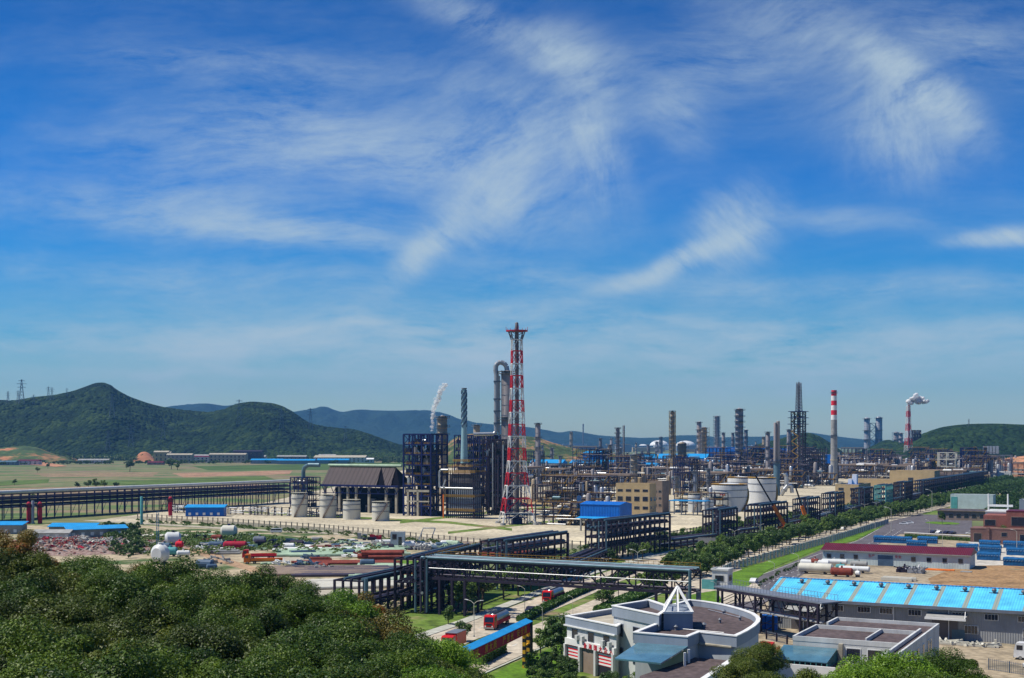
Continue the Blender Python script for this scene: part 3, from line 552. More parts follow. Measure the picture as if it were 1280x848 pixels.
def flare_tower():
    r = thing('flare_tower', 'tall red and white lattice flare tower standing in the paved plant yard', 'flare tower', G(646, 655.5), math.radians(9))
    k = .404; zz = lambda py: (655.5 - py) * k
    pts = [(656, 22.5), (640.5, 20), (623, 18), (607, 16), (591, 14.4), (576, 13.2), (560, 12.6), (545, 12.0), (530, 11.3), (515, 10.6), (500, 9.8), (485, 9.2), (469, 8.7), (454, 8.4), (438, 8.1), (424, 7.9)]
    hw = lambda w: w * k * (.76 + .017 * max(0, w - 13))
    tab = []
    for i in range(len(pts) - 1):
        (a, wa), (b, wb) = pts[i], pts[i + 1]; red = i % 2 == 1
        tab.append((zz(a), zz(b), hw(wa), hw(wb), 'red' if red else 'white', 'A' if i < 5 else ('D' if red else 'A')))
    tab.append((zz(424), zz(413.5), hw(7.9), hw(11.8), 'grey_steel', 'X'))
    lattice_sections(r, tab, w=.46, thin=.2)
    MB().lathe([(5.6, 0), (5.6, .5)], 20, (0, 0, zz(413.5))).build('top_platform', M_['maroon'], r)
    b = MB()
    for i in range(16): t = i * math.pi / 8; b.beam((5.5 * math.cos(t), 5.5 * math.sin(t), zz(413)), (5.5 * math.cos(t), 5.5 * math.sin(t), zz(413) + (2.2 if i % 4 == 0 else 1.1)), .16)
    b.build('railing', M_['red'], r)
    s = MB().lathe([(1.3, 0), (1.2, zz(560)), (1.05, zz(470)), (1.0, zz(410)), (.85, zz(403)), (.5, zz(402))], 14).build('riser_stack', M_['col_dark'], r, True)
    b = MB()
    for i in range(14): b.lathe([(1.5, 0), (1.5, .35)], 14, (0, 0, 5 + i * 6.7))
    b.build('stack_band', M_['grey_steel'], r)
    b = MB()
    for (x, y) in ((4.6, 4.6), (-4.6, 4.6), (-4.6, -4.6), (4.6, -4.6)): b.beam((x, y, 0), (x, y, 13), .4)
    for z in (3.5, 7, 10.5, 13):
        for s1, s2 in (((-4.6, -4.6), (4.6, -4.6)), ((4.6, -4.6), (4.6, 4.6)), ((4.6, 4.6), (-4.6, 4.6)), ((-4.6, 4.6), (-4.6, -4.6))): b.beam((*s1, z), (*s2, z), .35); b.beam((*s1, z - 3.5), (*s2, z), .2)
    b.box(-3.4, 3.4, -3.4, 3.4, 3.3, 3.5).box(-2.5, 2.5, -2.5, 2.5, .1, 3)
    b.build('base_frame', M_['navy'], r)
    for (x, y) in ((1, 1), (-1, 1), (-1, -1), (1, -1)): MB().lathe([(1.5, 0), (1.3, 1.2)], 10).build('footing', M_['conc_grey'], r, loc=(x * hw(22.5), y * hw(22.5), 0))
flare_tower()

def ring_platform(r, w, m='grey_steel'):
    b = MB().lathe([(r, 0), (r + w, 0), (r + w, .3), (r, .3)], 18)
    for i in range(12):
        t = i * math.pi / 6; b.beam(((r + w) * math.cos(t), (r + w) * math.sin(t), .3), ((r + w) * math.cos(t), (r + w) * math.sin(t), 1.5), .16)
    b.lathe([(r + w - .08, 1.4), (r + w + .08, 1.4), (r + w + .08, 1.6), (r + w - .08, 1.6)], 18)
    return b
def column(label, px, top, base, wpx, m='col', plats=6, kind='plain', group='process columns of the plant', name='process_column', pm='grey_steel', taper=1.0, z_skirt=True, p0=.35):
    loc = G(px, base); Y = loc.y; k = Y / F; h = (base - top) * k; r = wpx * k / 2; rnd = random.Random(int(px * 7 + top))
    t = thing(name, label, 'column' if 'stack' not in name and 'chimney' not in name else 'chimney', loc, rnd.uniform(0, 6), group)
    prof = [(r * 1.04, 0), (r * 1.04, h * .06), (r, h * .07)]
    if taper != 1: prof += [(r, h * .55), (r * taper, h * .62)]
    prof += [(r * taper, h - r * .5), (r * taper * .8, h - r * .15), (r * .3, h)]
    MB().lathe(prof, 18).build('shell', M_[m], t, True)
    bands = MB()
    n = max(3, int(h / 6))
    for i in range(n):
        z = h * (i + .5) / n; rr = r if (taper == 1 or z < h * .58) else r * taper
        bands.lathe([(rr + .02, z), (rr + .13, z + .1), (rr + .13, z + .35), (rr + .02, z + .45)], 18)
    bands.build('stiffening_ring', M_['grey_steel'], t)
    if plats:
        w = max(1.3, r * .55); pf = None
        for i in range(plats):
            z = h * (p0 + (1 - p0) * (i + .5) / plats) if i < plats - 1 else h - max(1.2, r * .6); rr = r * (taper if z > h * .6 else 1)
            if pf is None or abs(rr - pf[1]) > .01: o = ring_platform(rr, w).build('platform', M_[pm], t, loc=(0, 0, z)); pf = (o, rr)
            else: dupe_part(pf[0], (0, 0, z), t)
    b = MB(); x = r + .5
    b.beam((x, 0, 1), (x, 0, h), .14); b.beam((x, .6, 1), (x, .6, h), .14)
    for i in range(int(h / 3)): b.beam((x, 0, 2 + i * 3), (x, .6, 2 + i * 3), .12)
    b.build('ladder', M_[pm], t)
    b = MB().tube((0, -r - .5, h * .1), (0, -r - .5, h * .97), max(.25, r * .16), 8); b.tube((0, -r - .5, h * .97), (0, 0, h + .3), max(.25, r * .16), 8)
    b.build('overhead_pipe', M_['silver'], t, True)
    if kind == 'scaffold':
        b = MB(); s = r * 1.5
        for (sx, sy) in ((1, 1), (-1, 1), (-1, -1), (1, -1)): b.beam((sx * s, sy * s, 0), (sx * s, sy * s, h), .3)
        m2 = int(h / 5)
        for i in range(m2):
            z = 5 * (i + 1)
            for (a, c) in (((-s, -s), (s, -s)), ((s, -s), (s, s)), ((s, s), (-s, s)), ((-s, s), (-s, -s))):
                b.beam((*a, z), (*c, z), .22); b.beam((*(a if i % 2 else c), z - 5), (*(c if i % 2 else a), z), .18)
        b.build('ladder_frame', M_['yellow' if m == 'col_tan' else 'grey_steel'], t)
    return t
column('widest pale grey column with dark bands, beside the red and white flare tower', 634, 463, 640, 15.2, 'col', 3, p0=.3, group='tallest columns')
def swan_neck():
    Y = G(633.5, 640).y; k = Y / F; X = lambda px: (px - 620.5) * k; Z = lambda py: (640 - py) * k
    r = thing('swan_neck_pipe', 'thick silver pipe bent over in a hook at the top of the widest column', 'pipe', A(620.5, 640, Y) * 1, 0); r.location.z = 0
    p = [(X(620.5), 0, Z(540)), (X(620.5), 0, Z(468)), (X(619.5), 0, Z(462)), (X(620), 0, Z(457)), (X(622.5), 0, Z(453.8)), (X(626), 0, Z(453)), (X(630), 0, Z(454.5)), (X(633), 0, Z(458)), (X(634), 0, Z(464))]
    MB().path(p, 1.45, 12).build('hook_pipe', M_['col_pale'], r, True)
    MB().path([(X(623.8), 0, Z(545)), (X(623.8), 0, Z(470))], .7, 10).build('parallel_pipe', M_['silver'], r, True)
    MB().path([(X(620.5), 0, Z(540)), (X(617), 0, Z(542.5)), (X(592), 0, Z(543))], 1.1, 10).build('branch_pipe', M_['silver'], r, True)
    for py in (478, 500, 515, 530): MB().box(X(617), X(626), -1.6, 1.6, Z(py), Z(py) + .8).build('clamp', M_['grey_steel'], r)
    MB().box(X(618), X(623), -1, 1, 0, Z(545)).build('support', M_['purple'], r)
swan_neck()

def open_frame(label, px, py, Lv, Lu, h, nv, nu, levels, steel, rail='yellow', group=None, name='steel_structure', fill=None, brace=True, post=.55, clutter=0, seed=0, skip_low=0, extra=None, rz=GRID):
    r = thing(name, label, 'structure', G(px, py), rz, group); b = MB(); rnd = random.Random(seed)
    X = [Lv * i / nv for i in range(nv + 1)]; Yv = [Lu * i / nu for i in range(nu + 1)]; Z = [h * (i + 1) / levels for i in range(levels)]
    for x in X:
        for y in Yv: b.beam((x, y, 0), (x, y, h), post)
    for z in Z:
        for y in Yv: b.beam((0, y, z), (Lv, y, z), post * .7, post)
        for x in X: b.beam((x, 0, z), (x, Lu, z), post * .7, post)
    if brace:
        for k, z in enumerate(Z):
            z0 = z - h / levels
            for i in range(nv):
                if (i + k) % 2 == 0 or k == levels - 1: b.beam((X[i], 0, z0), (X[i + 1], 0, z), post * .35); b.beam((X[i + 1], 0, z0), (X[i], 0, z), post * .35)
            for j in range(nu):
                if (j + k) % 2 == 0: b.beam((Lv, Yv[j], z0), (Lv, Yv[j + 1], z), post * .35)
    b.build('steel_frame', M_[steel], r)
    if clutter > 9:
        eq = MB()
        for k in range(levels - 1):
            for i in range(nv):
                for j in range(nu):
                    if rnd.random() < .42: x = X[i] + rnd.uniform(.2, 1); y = Yv[j] + rnd.uniform(.6, 1.4); z = (h / levels) * (k + (1 if k or skip_low else 0)); eq.box(x, x + (Lv / nv) * rnd.uniform(.4, .75), y, y + (Lu / nu) * .6, z + .1, z + h / levels * rnd.uniform(.3, .75))
        eq.build('equipment', M_['col_dark'], r)
    dk = None; rl = None
    for k, z in enumerate(Z[:-1] if levels > 2 else Z):
        if k < skip_low: continue
        if dk is None:
            dk = MB().box(.3, Lv - .3, .3, Lu - .3, -.1, .12).build('deck', M_['purple'], r, loc=(0, 0, z))
            q = MB()
            for y in (0, Lu):
                for zz in (.6, 1.2): q.beam((0, y, zz), (Lv, y, zz), .13)
                for i in range(nv * 3 + 1): q.beam((Lv * i / (nv * 3), y, 0), (Lv * i / (nv * 3), y, 1.2), .12)
            for zz in (.6, 1.2): q.beam((Lv, 0, zz), (Lv, Lu, zz), .13)
            rl = q.build('railing', M_[rail], r, loc=(0, 0, z))
        else: dupe_part(dk, (0, 0, z), r); dupe_part(rl, (0, 0, z), r)
    for c in range(clutter):
        z = rnd.choice([0] + Z[:-1]); x = rnd.uniform(.1, .8) * Lv; y = rnd.uniform(.05, .8) * Lu; hh = h / levels * .8
        if rnd.random() < .5: MB().vessel((x, y, z + hh * .45), (x + rnd.uniform(3, min(9, Lv * .4)), y, z + hh * .45), rnd.uniform(.6, hh * .28)).build('exchanger', M_[rnd.choice(('silver', 'silver', 'col_pale', 'tank'))], r, True)
        else: MB().lathe([(.1, 0), (1.2, .2), (1.2, hh - .3), (.2, hh)], 12, (x, y, z + .1)).build('drum', M_[rnd.choice(('silver', 'col', 'col_tan'))], r, True)
    if extra: extra(r)
    return r
def drums(r):
    for x in (4.4, 10.8):
        MB().lathe([(1.2, 15), (3.0, 19), (3.0, 36), (1.5, 39), (.5, 40)], 18, (x + 1.5, 9, 0)).build('coke_drum', M_['col_dark'], r, True)
    for (p, q, rad) in (((5, 1, 40), (9, 2, 36), .45), ((9, 2, 36), (9.5, 1.5, 31), .45), ((12, 1, 39), (13, 4, 33), .5)): MB().tube(p, q, rad, 8).build('slanted_pipe', M_['white'], r, True)
    c = MB()
    for x in (3, 9.5):
        for y in (.2, 9, 17): c.box(x - .6, x + .6, y - .6, y + .6, 0, 14.5)
    c.box(2, 17, -.4, .6, 13.6, 14.8).box(2, 17, -.4, .6, 8, 8.7).box(2, 3, 0, 17.5, 13.6, 14.8); c.build('concrete_frame', M_['conc'], r)
open_frame('tall navy open steel frame with yellow rails around coke drums left of the furnace', 504.5, 645, 18, 18, 46, 3, 3, 8, 'navy', extra=drums, clutter=10, seed=2, post=.75)
column('tan domed column rising behind the navy open frame', 553.3, 520, 628, 11.5, 'col_tan', 5, p0=.55, group='tallest columns')
column('small brown column with platforms right of the helical chimney', 596, 531, 612, 8, 'col_tan', 2, p0=.7, group='tallest columns')
open_frame('dense dark steel structure packed with pipes behind the furnace', 568, 632, 34, 22, 46, 7, 4, 9, 'navy', 'purple', clutter=46, seed=5, post=.6)
def pipes_mass(r):
    rnd = random.Random(8)
    for i in range(16):
        x = rnd.uniform(.5, 27); z = rnd.uniform(20, 42); MB().tube((x, -.4, rnd.uniform(2, 12)), (x, -.4, z), rnd.uniform(.2, .5), 8).build('vertical_pipe', M_[rnd.choice(('silver', 'pipe_dark', 'purple'))], r, True)
open_frame('lower dark pipe packed structure between furnace and widest column', 604, 644, 12, 16, 43, 3, 3, 9, 'purple', 'purple', clutter=18, seed=6, post=.6, extra=pipes_mass)

def furnace():
    r = thing('furnace', 'boxy grey furnace with yellow railed decks under the helical chimney', 'furnace', G(555.5, 648), GRID)
    Lv, Lu = 18.5, 11
    MB().box(2, Lv - 1.2, 1, Lu - 1, 3.5, 16).build('firebox', M_['plaster_blue'], r)
    b = MB()
    for i in range(14):
        x = 1.2 + (Lv - 1.6) * i / 13; b.beam((x, 0, 0), (x, 0, 30 if i % 3 == 0 else 24), .26); b.beam((x, Lu, 0), (x, Lu, 16), .34)
    for j in range(6): y = Lu * j / 5; b.beam((Lv, y, 0), (Lv, y, 26), .35); b.beam((1.2, y, 0), (1.2, y, 26), .35)
    for z in (3.4, 8, 12, 16, 20.5, 24, 28, 30): b.beam((1, -.1, z), (Lv, -.1, z), .35); b.beam((Lv + .1, 0, z), (Lv + .1, Lu, z), .35)
    b.build('steel_frame', M_['purple'], r)
    MB().box(2.2, Lv - 2, 1.5, Lu - 1.5, 16.1, 24).build('convection_box', M_['col_dark'], r)
    MB().add([(3.5, 2, 24), (Lv - 3, 2, 24), (Lv - 3, Lu - 2, 24), (3.5, Lu - 2, 24), (8, 4, 30), (12, 4, 30), (12, 8, 30), (8, 8, 30)], [(4, 5, 6, 7), (0, 1, 5, 4), (1, 2, 6, 5), (2, 3, 7, 6), (3, 0, 4, 7)]).build('hood', M_['brown'], r)
    for z, e in ((4.2, .6), (11.8, .6), (25, 1.2), (28, .6), (31, 0)):
        q = MB(); s = 3.5 if z > 30 else (1.5 if z > 27 else 0)
        q.box(1 - e + s, Lv + e - s, -e + s * .4, -e + s * .4 + .9, z, z + .2)
        for zz in (.6, 1.2): q.beam((1 - e + s, -e + s * .4, z + zz), (Lv + e - s, -e + s * .4, z + zz), .22); q.beam((Lv + e - s, -e, z + zz), (Lv + e - s, Lu, z + zz), .22)
        for i in range(15): x = 1 - e + s + (Lv + 2 * e - 1 - 2 * s) * i / 14; q.beam((x, -e + s * .4, z), (x, -e + s * .4, z + 1.2), .16)
        q.build('railed_deck', M_['yellow'], r)
    MB().path([(-2.5, -1, 17), (-2.5, -1, 25.5), (-1.5, -1, 26.5), (3, -1, 26.5)], .55, 10).build('silver_pipe', M_['silver'], r, True)
    MB().path([(1.5, -1.2, 21), (0, -1.2, 17.3), (1.5, -1.2, 16.6), (Lv, -1.2, 16.6)], .5, 10).build('silver_pipe', M_['silver'], r, True)
    MB().path([(-2.5, -1, 17), (-1, -1, 16.6), (2, -1, 16.6)], .5, 10).build('silver_pipe', M_['silver'], r, True)
    MB().beam((.3, -1.6, 0), (.3, -1.6, 13), .5).build('orange_pipe', M_['orange'], r)
    s = MB(); s.lathe([(2.0, 30), (1.9, 36), (1.35, 52), (1.15, 71), (1.0, 71)], 20, (9.6, 5, 0)); st = s.build('chimney', mat('cyan_stack_paint', (.26, .42, .47), .5, 0, .12, .4, True), r, True)
    hx = MB()
    for s0 in range(3):
        for i in range(40):
            t = i / 40 * math.pi * 4 + s0 * 2.094; t2 = (i + 1) / 40 * math.pi * 4 + s0 * 2.094; z = 50 + i * .5; rr = 1.32
            p = Vector((9.6 + rr * math.cos(t), 5 + rr * math.sin(t), z)); q = Vector((9.6 + rr * math.cos(t2), 5 + rr * math.sin(t2), z + .5)); hx.beam(p, q, .75, .9)
    c = hx.build('helical_strake', M_['blueparts'], st)
    MB().lathe([(1.5, 0), (1.5, .6)], 16, (9.6, 5, 70.6)).build('top_rim', M_['grey_steel'], st)
furnace()

def tank(label, px, base, wpx, top, m='tank', group=None, n=40, stair=1, rail=True, text=None, name='storage_tank', hoops=2, a0=-2.2):
    loc = G(px, base); k = loc.y / F; r = wpx * k / 2; h = (base - top) * k * .97; loc = loc + Vector((0, r * .85, 0))
    t = thing(name, label, 'tank', loc, 0, group)
    MB().lathe([(r, 0), (r, h), (r * .97, h + r * .03), (r * .5, h + r * .13), (.01, h + r * .17)], n).build('shell', M_[m], t, True)
    for i in range(hoops):
        z = h * (.55 + .28 * i); MB().lathe([(r + .01, z), (r + .22, z), (r + .22, z + .35), (r + .01, z + .35)], n).build('wind_girder', M_['grey_steel'], t)
    if rail:
        b = MB(); nn = int(r * 5)
        for i in range(nn): a = 2 * math.pi * i / nn; b.beam((r * math.cos(a), r * math.sin(a), h), (r * math.cos(a), r * math.sin(a), h + 1.1), .1)
        b.lathe([(r - .06, h + 1.05), (r + .06, h + 1.05), (r + .06, h + 1.2), (r - .06, h + 1.2)], n); b.build('railing', M_['yellow' if r > 8 else 'rail_grey'], t)
    if stair:
        b = MB(); N = 22
        for i in range(N):
            a = a0 + stair * 1.35 * i / N + .15; a2 = a + stair * 1.35 / N; z = h * i / N; z2 = h * (i + 1) / N; q = r + .55
            p1 = Vector((q * math.cos(a), q * math.sin(a), z)); p2 = Vector((q * math.cos(a2), q * math.sin(a2), z2))
            b.beam(p1, p2, 1.0, .35); b.beam(p1 + Vector((0, 0, 1.1)), p2 + Vector((0, 0, 1.1)), .14)
        b.build('stair', M_['yellow'] if r > 8 else M_['brown'], t)
    return t, r, h
tank('pale grey tank leftmost in the row of four before the dark cooler hall', 373, 647, 20, 618, group='row of four small tanks')
tank('cream tank second from the left with a zigzag stair on its front', 409, 648, 21, 620, 'tank', 'row of four small tanks')
tank('lower brown grey tank third from the left in the row of four', 438.5, 650, 22, 627, 'tank', 'row of four small tanks', stair=0)
tank('lower brown grey tank rightmost of four, a stair climbing its front', 475, 652, 22, 629.5, 'tank', 'row of four small tanks')

def cooler_hall():
    r = thing('cooler_hall', 'long dark air cooler hall with slanted panel roof on concrete legs', 'building', G(402, 640), GRID)
    k = .45; Z = 16.5; T = 27; L1 = 39; D = 17
    def unit(x0, x1, x2, x3):    # front slope parallelogram x0..x1 at eave, x2..x3 at ridge
        return MB().add([(x0, 0, Z), (x1, 0, Z), (x3, D / 2, T), (x2, D / 2, T)], [(0, 1, 2, 3)]).add([(x0, D, Z), (x1, D, Z), (x3, D / 2, T), (x2, D / 2, T)], [(3, 2, 1, 0)])
    unit(0, L1, 0, L1 - 2).build('sloped_panels', M_['shed_dark'], r)
    unit(L1 + 6, L1 + 10, L1 - 2, L1 + 8).build('sloped_panels', M_['shed_dark'], r)
    for a, b2 in ((L1 - .1, L1 + 6), (L1 + 10, L1 + 15)):
        MB().add([(a - .3, 1.2, Z), (b2 + .3, 1.2, Z), (a - 2, D / 2 + .3, T - .2), (a, D, Z), (b2, D, Z)], [(0, 1, 2), (3, 2, 4), (1, 4, 2)]).build('gable_infill', M_['matte_black'], r)
    MB().tube((-1, D / 2, T + .7), (L1 + 12, D / 2, T + .7), .85, 10).build('ridge_pipe', M_['green_pipe'], r, True)
    b = MB().box(-.5, L1 + 15, -.4, D + .4, Z - 1.2, Z); 
    b.build('edge_beam', M_['navy'], r)
    b = MB()
    for i in range(9): b.beam((L1 * i / 8 * 1.3, .5, Z - 1), (L1 * i / 8 * 1.3 + 2, .5, Z - 5), .3); b.beam((L1 * i / 8 * 1.3 + 4, .5, Z - 1), (L1 * i / 8 * 1.3 + 2, .5, Z - 5), .3)
    b.beam((0, .5, Z - 5), (L1 + 14, .5, Z - 5), .4); b.build('under_truss', M_['navy'], r)
    leg = None
    for x in (1.5, 12, 18, 24, 33, 45, 52):
        for y in (1.5, 15):
            if leg is None: leg = MB().box(-.65, .65, -.65, .65, 0, Z - 1.2).build('leg', M_['conc'], r, loc=(x, y, 0))
            else: dupe_part(leg, (x, y, 0), r)
    MB().box(3, L1 + 12, 9.6, 10.4, 0, Z - 2).build('dark_back_wall', M_['matte_black'], r)  # black sheet added so the space between the legs stays dark, standing in for shade
    rnd = random.Random(3)
    for i in range(14): x = rnd.uniform(2, 48); MB().box(x, x + rnd.uniform(1, 4), rnd.uniform(5, 9), rnd.uniform(10, 13), 0, rnd.uniform(3, 9)).build('machinery', M_[rnd.choice(('purple', 'grey_steel', 'brown', 'col_dark'))], r)
cooler_hall()
open_frame('small navy frame with a bent silver duct left of the cooler hall', 363, 634, 13, 14, 19, 4, 2, 5, 'navy', 'purple', clutter=10, seed=9, post=.45,
           extra=lambda r: MB().path([(8, 3, 2), (8, 3, 23), (9, 3, 25.5), (12, 3, 27), (20, 4, 27)], 1.3, 12).build('bent_duct', M_['pipe_blue'], r, True))
column('tall grey column with light cap between flare tower and blue roofs', 672.5, 529, 606, 6.4, 'col', 3, p0=.5)
# ---------------------------------------------------------------- columns, stacks and chimneys across the plant
Ctab = [
 ('thin far stack with red tip on the mountain skyline', 729, 530, 562, 1.6, 'col_dark', 0, 'plain', 'stack'),
 ('slim dark stack above the leftmost blue box', 750.5, 548, 583, 4, 'col_dark', 3, 'plain', 'process_column'),
 ('tall column ringed with platforms left of the pencil thin stack', 772.2, 535, 606, 5, 'col', 9, 'plain', 'process_column'),
 ('pencil thin tall stack right of the platform ringed column', 780, 532, 609, 1.9, 'col_dark', 0, 'plain', 'stack'),
 ('stubby yellow railed column above the tan building', 793, 568, 612, 8, 'col_tan', 4, 'plain', 'process_column'),
 ('short dark column in front of the left white dome', 826, 546, 570, 4.5, 'col_dark', 3, 'plain', 'process_column'),
 ('tall laddered column caged in a frame, right of the left white dome', 840.5, 514, 605, 5, 'col_tan', 10, 'scaffold', 'process_column'),
 ('stout brown column with a crown of pipes beside the caged column', 852.5, 553, 598, 11, 'col_tan', 6, 'plain', 'process_column'),
 ('grey column just left of the big blue wall', 873.8, 527, 585, 6, 'col', 5, 'plain', 'process_column'),
 ('tan column touching the left end of the big blue wall', 880, 534, 588, 6.5, 'col_tan', 7, 'scaffold', 'process_column'),
 ('tall platformed column above the big blue wall', 896, 520, 575, 5.5, 'col', 8, 'scaffold', 'process_column'),
 ('short slim column in front of the big blue wall', 904, 541, 588, 3.6, 'col', 4, 'plain', 'process_column'),
 ('thin dark column between the blue wall and the stout tall column', 916, 541, 577, 3.6, 'col_dark', 4, 'plain', 'process_column'),
 ('stout tall column with white cap at the right end of the blue wall', 924.6, 510.5, 597, 9, 'col', 8, 'plain', 'process_column'),
 ('dark column half hidden right of the stout tall column', 932.5, 537, 575, 4.5, 'col_dark', 4, 'plain', 'process_column'),
 ('pale slim column left of the paired smokestacks', 954.5, 546, 580, 4, 'col_tan', 3, 'plain', 'process_column'),
 ('grey column with a tall thin front just before the paired smokestacks', 960, 540, 602, 5, 'col', 3, 'plain', 'process_column'),
 ('narrow column left of the tallest scaffolded tower', 986, 537, 592, 4.2, 'col', 3, 'plain', 'process_column'),
 ('low column right of the tallest scaffolded tower', 1020.5, 549, 575, 5, 'col', 2, 'plain', 'process_column'),
 ('left column of the far tall pair joined by stairs', 1083.6, 522, 574, 7.2, 'col_pale', 3, 'plain', 'process_column'),
 ('right column of the far tall pair joined by stairs', 1098.3, 521, 574, 7.2, 'col_pale', 3, 'plain', 'process_column'),
 ('stout grey column with pipes left of the smoking lattice chimney', 1120, 540, 572, 6, 'col', 3, 'scaffold', 'process_column'),
 ('pale column behind the smoking lattice chimney', 1126, 541, 573, 5, 'col', 4, 'plain', 'process_column'),
 ('squat silver column left of the tan building', 737, 594, 618, 9, 'col_pale', 2, 'plain', 'process_column'),
 ('blue grey column standing alone before the tan building', 711, 590, 626, 5, 'col', 1, 'plain', 'process_column'),
 ('small tan column among pipes below the leftmost blue box', 762, 556, 592, 5, 'col_tan', 5, 'plain', 'process_column'),
 ('squat grey column left of the tan office roof', 750, 600, 622, 7, 'col', 2, 'plain', 'process_column'),
 ('thin pale column by the light blue barrel roofs', 700, 570, 604, 3.4, 'col_pale', 3, 'plain', 'process_column'),
 ('short dark column behind the light blue barrel roofs', 690, 560, 588, 4.4, 'col_dark', 3, 'plain', 'process_column'),
 ('slender column right of the big blue wall, low', 945, 556, 590, 3.6, 'col', 3, 'plain', 'process_column'),
 ('pale standing drum below the big blue wall', 868, 590, 620, 4.2, 'col_pale', 2, 'plain', 'process_column'),
 ('dark standing column above the blue canopy', 886, 586, 616, 3.8, 'col_dark', 3, 'plain', 'process_column'),
 ('tan standing column above the small white tanks', 846, 596, 622, 4.4, 'col_tan', 3, 'plain', 'process_column'),
 ('slim column under the red banded chimney, left', 1030, 566, 600, 3.6, 'col', 3, 'plain', 'process_column'),
 ('low grey column right of the red banded chimney', 1062, 566, 588, 3.4, 'col_dark', 2, 'plain', 'process_column'),
 ('far thin column over the mountain foot', 810, 556, 574, 2.6, 'col_dark', 2, 'plain', 'process_column'),
 ('small far column left of the pencil thin stack', 764, 548, 574, 3, 'col', 3, 'plain', 'process_column'),
 ('far pale column right of the far tall pair', 1108, 552, 572, 2.6, 'col_pale', 2, 'plain', 'process_column'),
]
rc = random.Random(44)
for i in range(64):
    px = rc.uniform(652, 1010) if i < 50 else rc.uniform(1010, 1235); base = rc.choice((570, 575, 582, 590, 598, 606)) + rc.uniform(-2, 3)
    if 760 < px < 1000 and base > 604: base = 597
    if px > 1010: base = min(base, 592)
    hgt = rc.uniform(12, 34) * (.7 if px > 1010 else 1); m = rc.choice(('col', 'col_tan', 'col_dark', 'col_pale', 'col_tan', 'col')); nmz = {'col': 'grey', 'col_tan': 'tan', 'col_dark': 'dark', 'col_pale': 'pale'}[m]
    tall = 'tall' if hgt > 22 else 'short'; zn = 'left of the tan office block' if px < 770 else ('between tan office and white tanks' if px < 900 else ('around the white tanks and tallest tower' if px < 1010 else 'right of the banded chimney'))
    Ctab.append((f'slim {tall} {nmz} column in the pipe jungle {zn}', px, base - hgt, base, rc.uniform(1.8, 4.2), m, rc.randint(1, 5), 'plain', 'small_column'))
for (lab, px, top, base, w, m, pl, kd, nm) in Ctab: column(lab, px, top, base, w, m, pl, kd, name=nm, group=lab + 's' if nm == 'small_column' else 'process columns of the plant')
def paired_stacks():
    loc = G(971, 620); k = loc.y / F
    r = thing('smokestack', 'paired grey smokestacks merging into one dark shaft behind the white tanks', 'chimney', loc, 0)
    MB().lathe([(4.0 * k * 1.05, 0), (4.0 * k, 40 * k), (3.8 * k, 41 * k)], 20).build('lower_shaft', M_['pipe_blue'], r, True)
    MB().lathe([(2.0 * k, 40 * k), (1.9 * k, 91 * k), (1.6 * k, 91.5 * k)], 16, (-2.1 * k, 0, 0)).build('flue', M_['col'], r, True)
    MB().lathe([(2.4 * k, 40 * k), (2.3 * k, 93 * k), (1.9 * k, 93.5 * k)], 16, (1.9 * k, 1, 0)).build('flue', M_['col'], r, True)
    ring_platform(4 * k, .9).build('platform', M_['grey_steel'], r, loc=(0, 0, 41 * k))
    MB().path([(5 * k, -2, 6 * k), (9 * k, -2, 6 * k), (11 * k, -3, 12 * k), (11 * k, -3, 24 * k), (9 * k, -3, 28 * k)], 1.7, 12).build('bent_duct', M_['silver'], r, True)
    MB().path([(5 * k, -2, 1), (8 * k, -4, 8 * k), (12 * k, -4, 13 * k), (17 * k, -3, 13 * k), (18 * k, -3, 4 * k)], 1.5, 12).build('bent_duct', M_['silver'], r, True)
paired_stacks()
def banded_chimney():
    loc = G(1042.5, 604); k = loc.y / F
    r = thing('chimney', 'concrete chimney with red and white bands round its top', 'chimney', loc, 0)
    rad = lambda py: (3.3 + (py - 488) / 116 * 1.3) * k
    z = lambda py: (604 - py) * k
    MB().lathe([(rad(604), 0), (rad(525), z(525))], 24).build('shaft', M_['conc_grey'], r, True)
    for i, (a, b) in enumerate(((525, 519), (519, 513), (513, 507), (507, 501), (501, 495), (495, 488))):
        MB().lathe([(rad(a), z(a) + .002), (rad(b), z(b))], 24).build('painted_band', M_['white' if i % 2 == 0 else 'red'], r, True)
    for py in (546, 492): ring_platform(rad(py), .9).build('platform', M_['grey_steel'], r, loc=(0, 0, z(py)))
    MB().lathe([(rad(575), z(576)), (rad(575) + .3, z(576)), (rad(573) + .3, z(574)), (rad(573), z(574))], 24).build('shaft_ring', M_['conc'], r)
banded_chimney()
